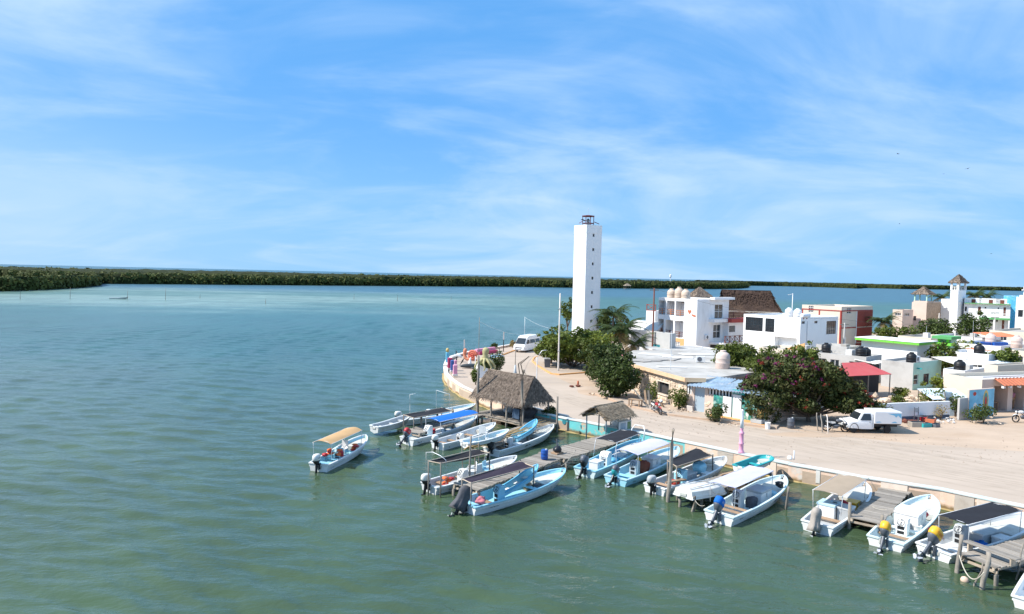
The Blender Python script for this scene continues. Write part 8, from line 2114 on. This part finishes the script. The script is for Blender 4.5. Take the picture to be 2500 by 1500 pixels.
# ------------------------------------------------------------------ person in the shop doorway
def person(label, p, rz, shirt, trousers, skin='skin', hair='hair_dark', bend=.0, h=1.68):
    r = thing('person', label, 'person', tuple(p), rz); k = h / 1.68
    M('skin', (.32, .17, .10), .6, .08, 6); M('hair_dark', (.02, .015, .012), .6, .2, 8)
    def S(x, y, z): return ((x + bend * max(0, z - .9)) * k, y * k, z * k)
    V = [S(0, 0, .95), S(0, 0, 1.15), S(.01, 0, 1.36), S(0, 0, 1.46), S(.015, 0, 1.53), S(.02, 0, 1.61),
         S(-.01, .10, .90), S(.03, .11, .50), S(-.02, .12, .09), S(.11, .13, .04), S(-.01, -.10, .90), S(.04, -.11, .50), S(.02, -.12, .09), S(.15, -.13, .04),
         S(0, .17, 1.38), S(-.03, .23, 1.12), S(.08, .25, .90), S(.13, .25, .82), S(0, -.17, 1.38), S(-.03, -.23, 1.12), S(.08, -.25, .90), S(.13, -.25, .82)]
    E_ = [(0, 1), (1, 2), (2, 3), (3, 4), (4, 5), (0, 6), (6, 7), (7, 8), (8, 9), (0, 10), (10, 11), (11, 12), (12, 13), (2, 14), (14, 15), (15, 16), (16, 17), (2, 18), (18, 19), (19, 20), (20, 21)]
    Rd = [(.13, .12), (.13, .11), (.15, .11), .06, .085, .075, .09, .062, .042, .03, .09, .062, .042, .03, .055, .042, .034, .026, .055, .042, .034, .026]
    Rd = [tuple(v * k for v in q) if isinstance(q, tuple) else q * k for q in Rd]
    skin_obj('body', V, E_, Rd, 'skin', r, 2)
    sh_ = skin_obj('shirt', [V[0], V[1], V[2], V[14], tuple(Vector(V[14]).lerp(Vector(V[15]), .7)), V[18], tuple(Vector(V[18]).lerp(Vector(V[19]), .7))], [(0, 1), (1, 2), (2, 3), (3, 4), (2, 5), (5, 6)], [tuple(q * k for q in t) for t in ((.155, .14), (.15, .13), (.17, .125), (.075, .075), (.066, .066), (.075, .075), (.066, .066))], shirt, r, 2)
    skin_obj('trousers', [V[0], V[6], tuple(Vector(V[6]).lerp(Vector(V[7]), .95)), V[10], tuple(Vector(V[10]).lerp(Vector(V[11]), .95))], [(0, 1), (1, 2), (0, 3), (3, 4)], [tuple(q * k for q in t) for t in ((.15, .135), (.105, .105), (.085, .085), (.105, .105), (.085, .085))], trousers, r, 2)
    hd = Vector(V[5])
    b = MB(); b.blob((hd.x - .012, 0, hd.z + .03), (.098 * k, .088 * k, .098 * k), 2, .05); o = b.build('hair', M(hair), r, True)
    for s_ in (-1, 1): b = MB(); b.blob((hd.x + .085 * k, s_ * .03 * k, hd.z - .0), (.012, .014, .009), 1, 0, 1); b.build('eye', M('frame_dark'), r)
    b = MB(); b.blob((hd.x + .1 * k, 0, hd.z - .03), (.018, .013, .02), 1, 0, 1); b.build('nose', M('skin'), r, True); b = MB(); b.box(hd.x + .082 * k, hd.x + .09 * k, -.025, .025, hd.z - .068, hd.z - .06); b.build('mouth', M('red_plastic'), r)
    for s_, wi in ((1, 17), (-1, 21)):
        w = Vector(V[wi])
        for q in range(5):
            y = (q - 1.5) * .017 * s_; l_ = (.05, .07, .075, .07, .055)[q]
            b = MB(); o0 = Vector((w.x + .015, w.y + y, w.z - .02)) if q else Vector((w.x + .03, w.y - .03 * s_, w.z)); b.tube([o0, o0 + Vector((.02, 0, -l_ * .55)), o0 + Vector((.012, 0, -l_))], [.009, .0085, .006], 6); b.build('finger', M('skin'), r, True)
    return r
pp = W2(sh.r, sh.a('R', 2486), .55, 0); person('person in a mauve shirt and tan shorts standing in the shop doorway', (pp.x, pp.y, GZ + .02), sh.th + rad(70), M('shirt_mauve', (.36, .16, .22), .9, .1, 4).name, M('shorts_tan', (.34, .20, .11), .9, .1, 4).name, bend=.12)
# ------------------------------------------------------------------ street clutter
def table(label, p, rz, l, w, h, mat='wood_brown'):
    r = thing('work_table', label, 'table', tuple(p), rz)
    for i in range(4): plank(r, (0, -w / 2 + w * (i + .5) / 4, h), (l, w / 4 - .015, .04), 0, M(mat))
    for x in (-l / 2 + .08, l / 2 - .08):
        for y in (-w / 2 + .08, w / 2 - .08): plank(r, (x, y, h / 2), (.08, .08, h), 0, M(mat), 'leg')
    plank(r, (0, 0, h * .3), (l - .1, .07, .06), 0, M(mat), 'stretcher'); return r
table('old wooden work table under the dark shrub tree', G(1551, 992, GZ + .14), rad(-40), 1.1, .6, .55)
def lean_board(label, a, b_, w=.16, mat='wood_grey', name='board'):
    d = b_ - a; r = thing(name, label, 'board', tuple(a), math.atan2(d.y, d.x)); hl = math.hypot(d.x, d.y); L_ = d.length; o = plank(r, (hl / 2, 0, d.z / 2), (L_, w, .045), 0, M(mat)); o.rotation_euler = (0, -math.atan2(d.z, hl), 0); return r
lean_board('long grey board leaning from the shrub to the sidewalk', G(1583, 996, GZ + .14), col(1548, 57.5, GZ + 1.3), .14); lean_board('brown board leaning on the stone wall left of the window', G(1578, 990, GZ + .14), col(1574, 57.6, GZ + 1.25), .16, 'wood_brown'); lean_board('grey board leaning beside the brown board', G(1586, 990, GZ + .14), col(1583, 57.2, GZ + 1.3), .14)
pq = G(1612, 992, GZ + .14); pal = thing('pallet', 'wooden pallet leaning under the window of the stone house', 'pallet', tuple(pq), math.atan2(SBp.y - SA.y, SBp.x - SA.x)); pal.rotation_euler = (rad(-62), 0, pal.rotation_euler[2])
for i in range(6): plank(pal, (0, -.45 + i * .18, .06), (1.1, .11, .025), 0, M('wood_brown'), 'slat')
for x in (-.5, 0, .5): plank(pal, (x, 0, 0), (.08, 1.0, .08), 0, M('wood_brown'), 'bearer')
rocks('loose stones along the sidewalk before the stone house', 1662, 1006, 16, 1.0, .09, 'stone_beige', 21, z=GZ + .14); rocks('dark drum and debris at the sidewalk corner', 1403, 946, 4, .35, .22, 'rail_brown', 23, 'debris_heap', 'debris'); rocks('small rubble along the drift by the shrubs', 1470, 965, 12, 1.3, .1, 'stone_beige', 25); rocks('broken stones at the shop front step', 1790, 1041, 9, 1.0, .09, 'stone_beige', 27)
g = G(1411, 944, GZ); cn = thing('traffic_post', 'short orange post by the sidewalk corner', 'post', tuple(g)); b = MB(); b.lathe([(.1, 0), (.09, .5), (.07, .55)], 10); b.build('post', M('terracotta'), cn, True); b = MB(); b.bbox(-.16, .16, -.16, .16, 0, .06, .01); b.build('foot', M('tyre'), cn)
o = bucket('white bucket at the corner of the shop front', .2, .48); o.location = G(1874, 1048, GZ); o = drum('dark bin in the shade under the bougainvillea', .25, .75, 'motor_grey'); o.location = G(1930, 1046, GZ)
g = G(1684, 1006, GZ + .14); t = thing('pale_slab', 'pale slab leaning on the stone wall beside the door', 'slab', tuple(g), rad(-45)); plank(t, (0, 0, .24), (.5, .07, .5), 0, M('cap_plain'), 'slab', .25)
for i, (px, py) in enumerate([(2008, 1056), (2022, 1058), (1998, 1053)]): g = G(px, py, GZ); pole('slim_pole', ['pale slim pole at the left under the bougainvillea', 'white-painted slim pole nearest the dark motorcycle', 'thin dark pole under the bougainvillea'][i], (g.x, g.y, GZ - .1), (g.x + .1, g.y + .6, 1.9), .04, .035, ['post_wood', 'cap_plain', 'post_wood'][i], 'pole', .04)
# shop interior table, washing, posts in the yard
table('dark table inside the shop doorway', W2(sh.r, sh.a('R', 2440), .7, .02), sh.th, .9, .6, .7)
# far things across the water and birds
fh = G(1531, 707); sh2 = thing('stilt_hut', 'tiny thatched hut on stilts by the far mangroves', 'hut', (fh.x, fh.y, 0), .3); thatch_roof(sh2, 3.2, .6, 3.0, 3.6, 6.0, 150, M('thatch_pale'), 31, (.8, .15))
for x in (-2.4, 2.4):
    for y in (-2.2, 2.2): b = MB(); b.rod((x, y, -1), (x, y, 3.8), .15); b.build('stilt', M('post_wood'), sh2)
b = MB(); b.box(-3, 3, -2.8, 2.8, .9, 1.1); b.build('deck', M('wood_grey'), sh2)
c = col(118, 760, 0); fr = thing('far_house', 'white roof of a house among the far mangroves at the left', 'house', (c.x, c.y, 0)); b = MB(); b.box(-3, 3, -3, 3, 0, 6.2); b.build('wall', M('plaster_white'), fr); b = MB(); b.add([(-3.3, -3.5, 6.2), (3.3, -3.5, 6.2), (3.3, 0, 7.3), (-3.3, 0, 7.3), (3.3, 3.5, 6.2), (-3.3, 3.5, 6.2)], [(0, 1, 2, 3), (3, 2, 4, 5)]); b.build('roof', M('roof_white'), fr)
c = col(1636, 900, 0); ft = thing('water_tower', 'far white water tower above the mangroves', 'tower', (c.x, c.y, 0)); b = MB(); b.lathe([(.5, 0), (.4, 13.2)], 8); b.build('shaft', M('plaster_white'), ft); b = MB(); b.lathe([(.6, 13), (1.3, 14), (1.3, 16.6), (.5, 17.4)], 12); b.build('tank', M('plaster_white'), ft)
for i, (px, py, Y, sz, bank) in enumerate([(2192, 376, 150, .9, .3), (2304, 425, 170, .7, 0), (2363, 412, 150, 1.0, -.3), (2196, 547, 190, .7, .1), (2420, 620, 220, .8, 0)]):
    d = ray(px, py); p = Vector((0, 0, CAM_H)) + d * (Y / d.y)
    t = thing('flying_bird', ['highest bird gliding in the sky on the right', 'small bird left of the pair over the town', 'bird with raised wing right of the pair over the town', 'lone bird lower in the sky above the palapa', 'lowest faint bird near the right edge'][i], 'bird', tuple(p), i * .8); t.rotation_euler = (bank, 0, i * .8)
    b = MB(); b.lathe([(.01, -.3), (.07, -.1), (.08, .1), (.03, .28)], 6, Matrix.Rotation(PI / 2, 4, 'Y') @ Matrix.Scale(sz, 4)); b.build('body', M('whale_dark'), t, True)
    for s_ in (-1, 1): b = MB(); b.add([(.12 * sz, 0, 0), (-.1 * sz, 0, 0), (-.1 * sz, s_ * .4 * sz, .12 * sz), (.1 * sz, s_ * .42 * sz, .13 * sz), (-.08 * sz, s_ * .95 * sz, .02 * sz)], [(0, 1, 2, 3), (3, 2, 4)]); b.build('wing', M('whale_dark'), t)
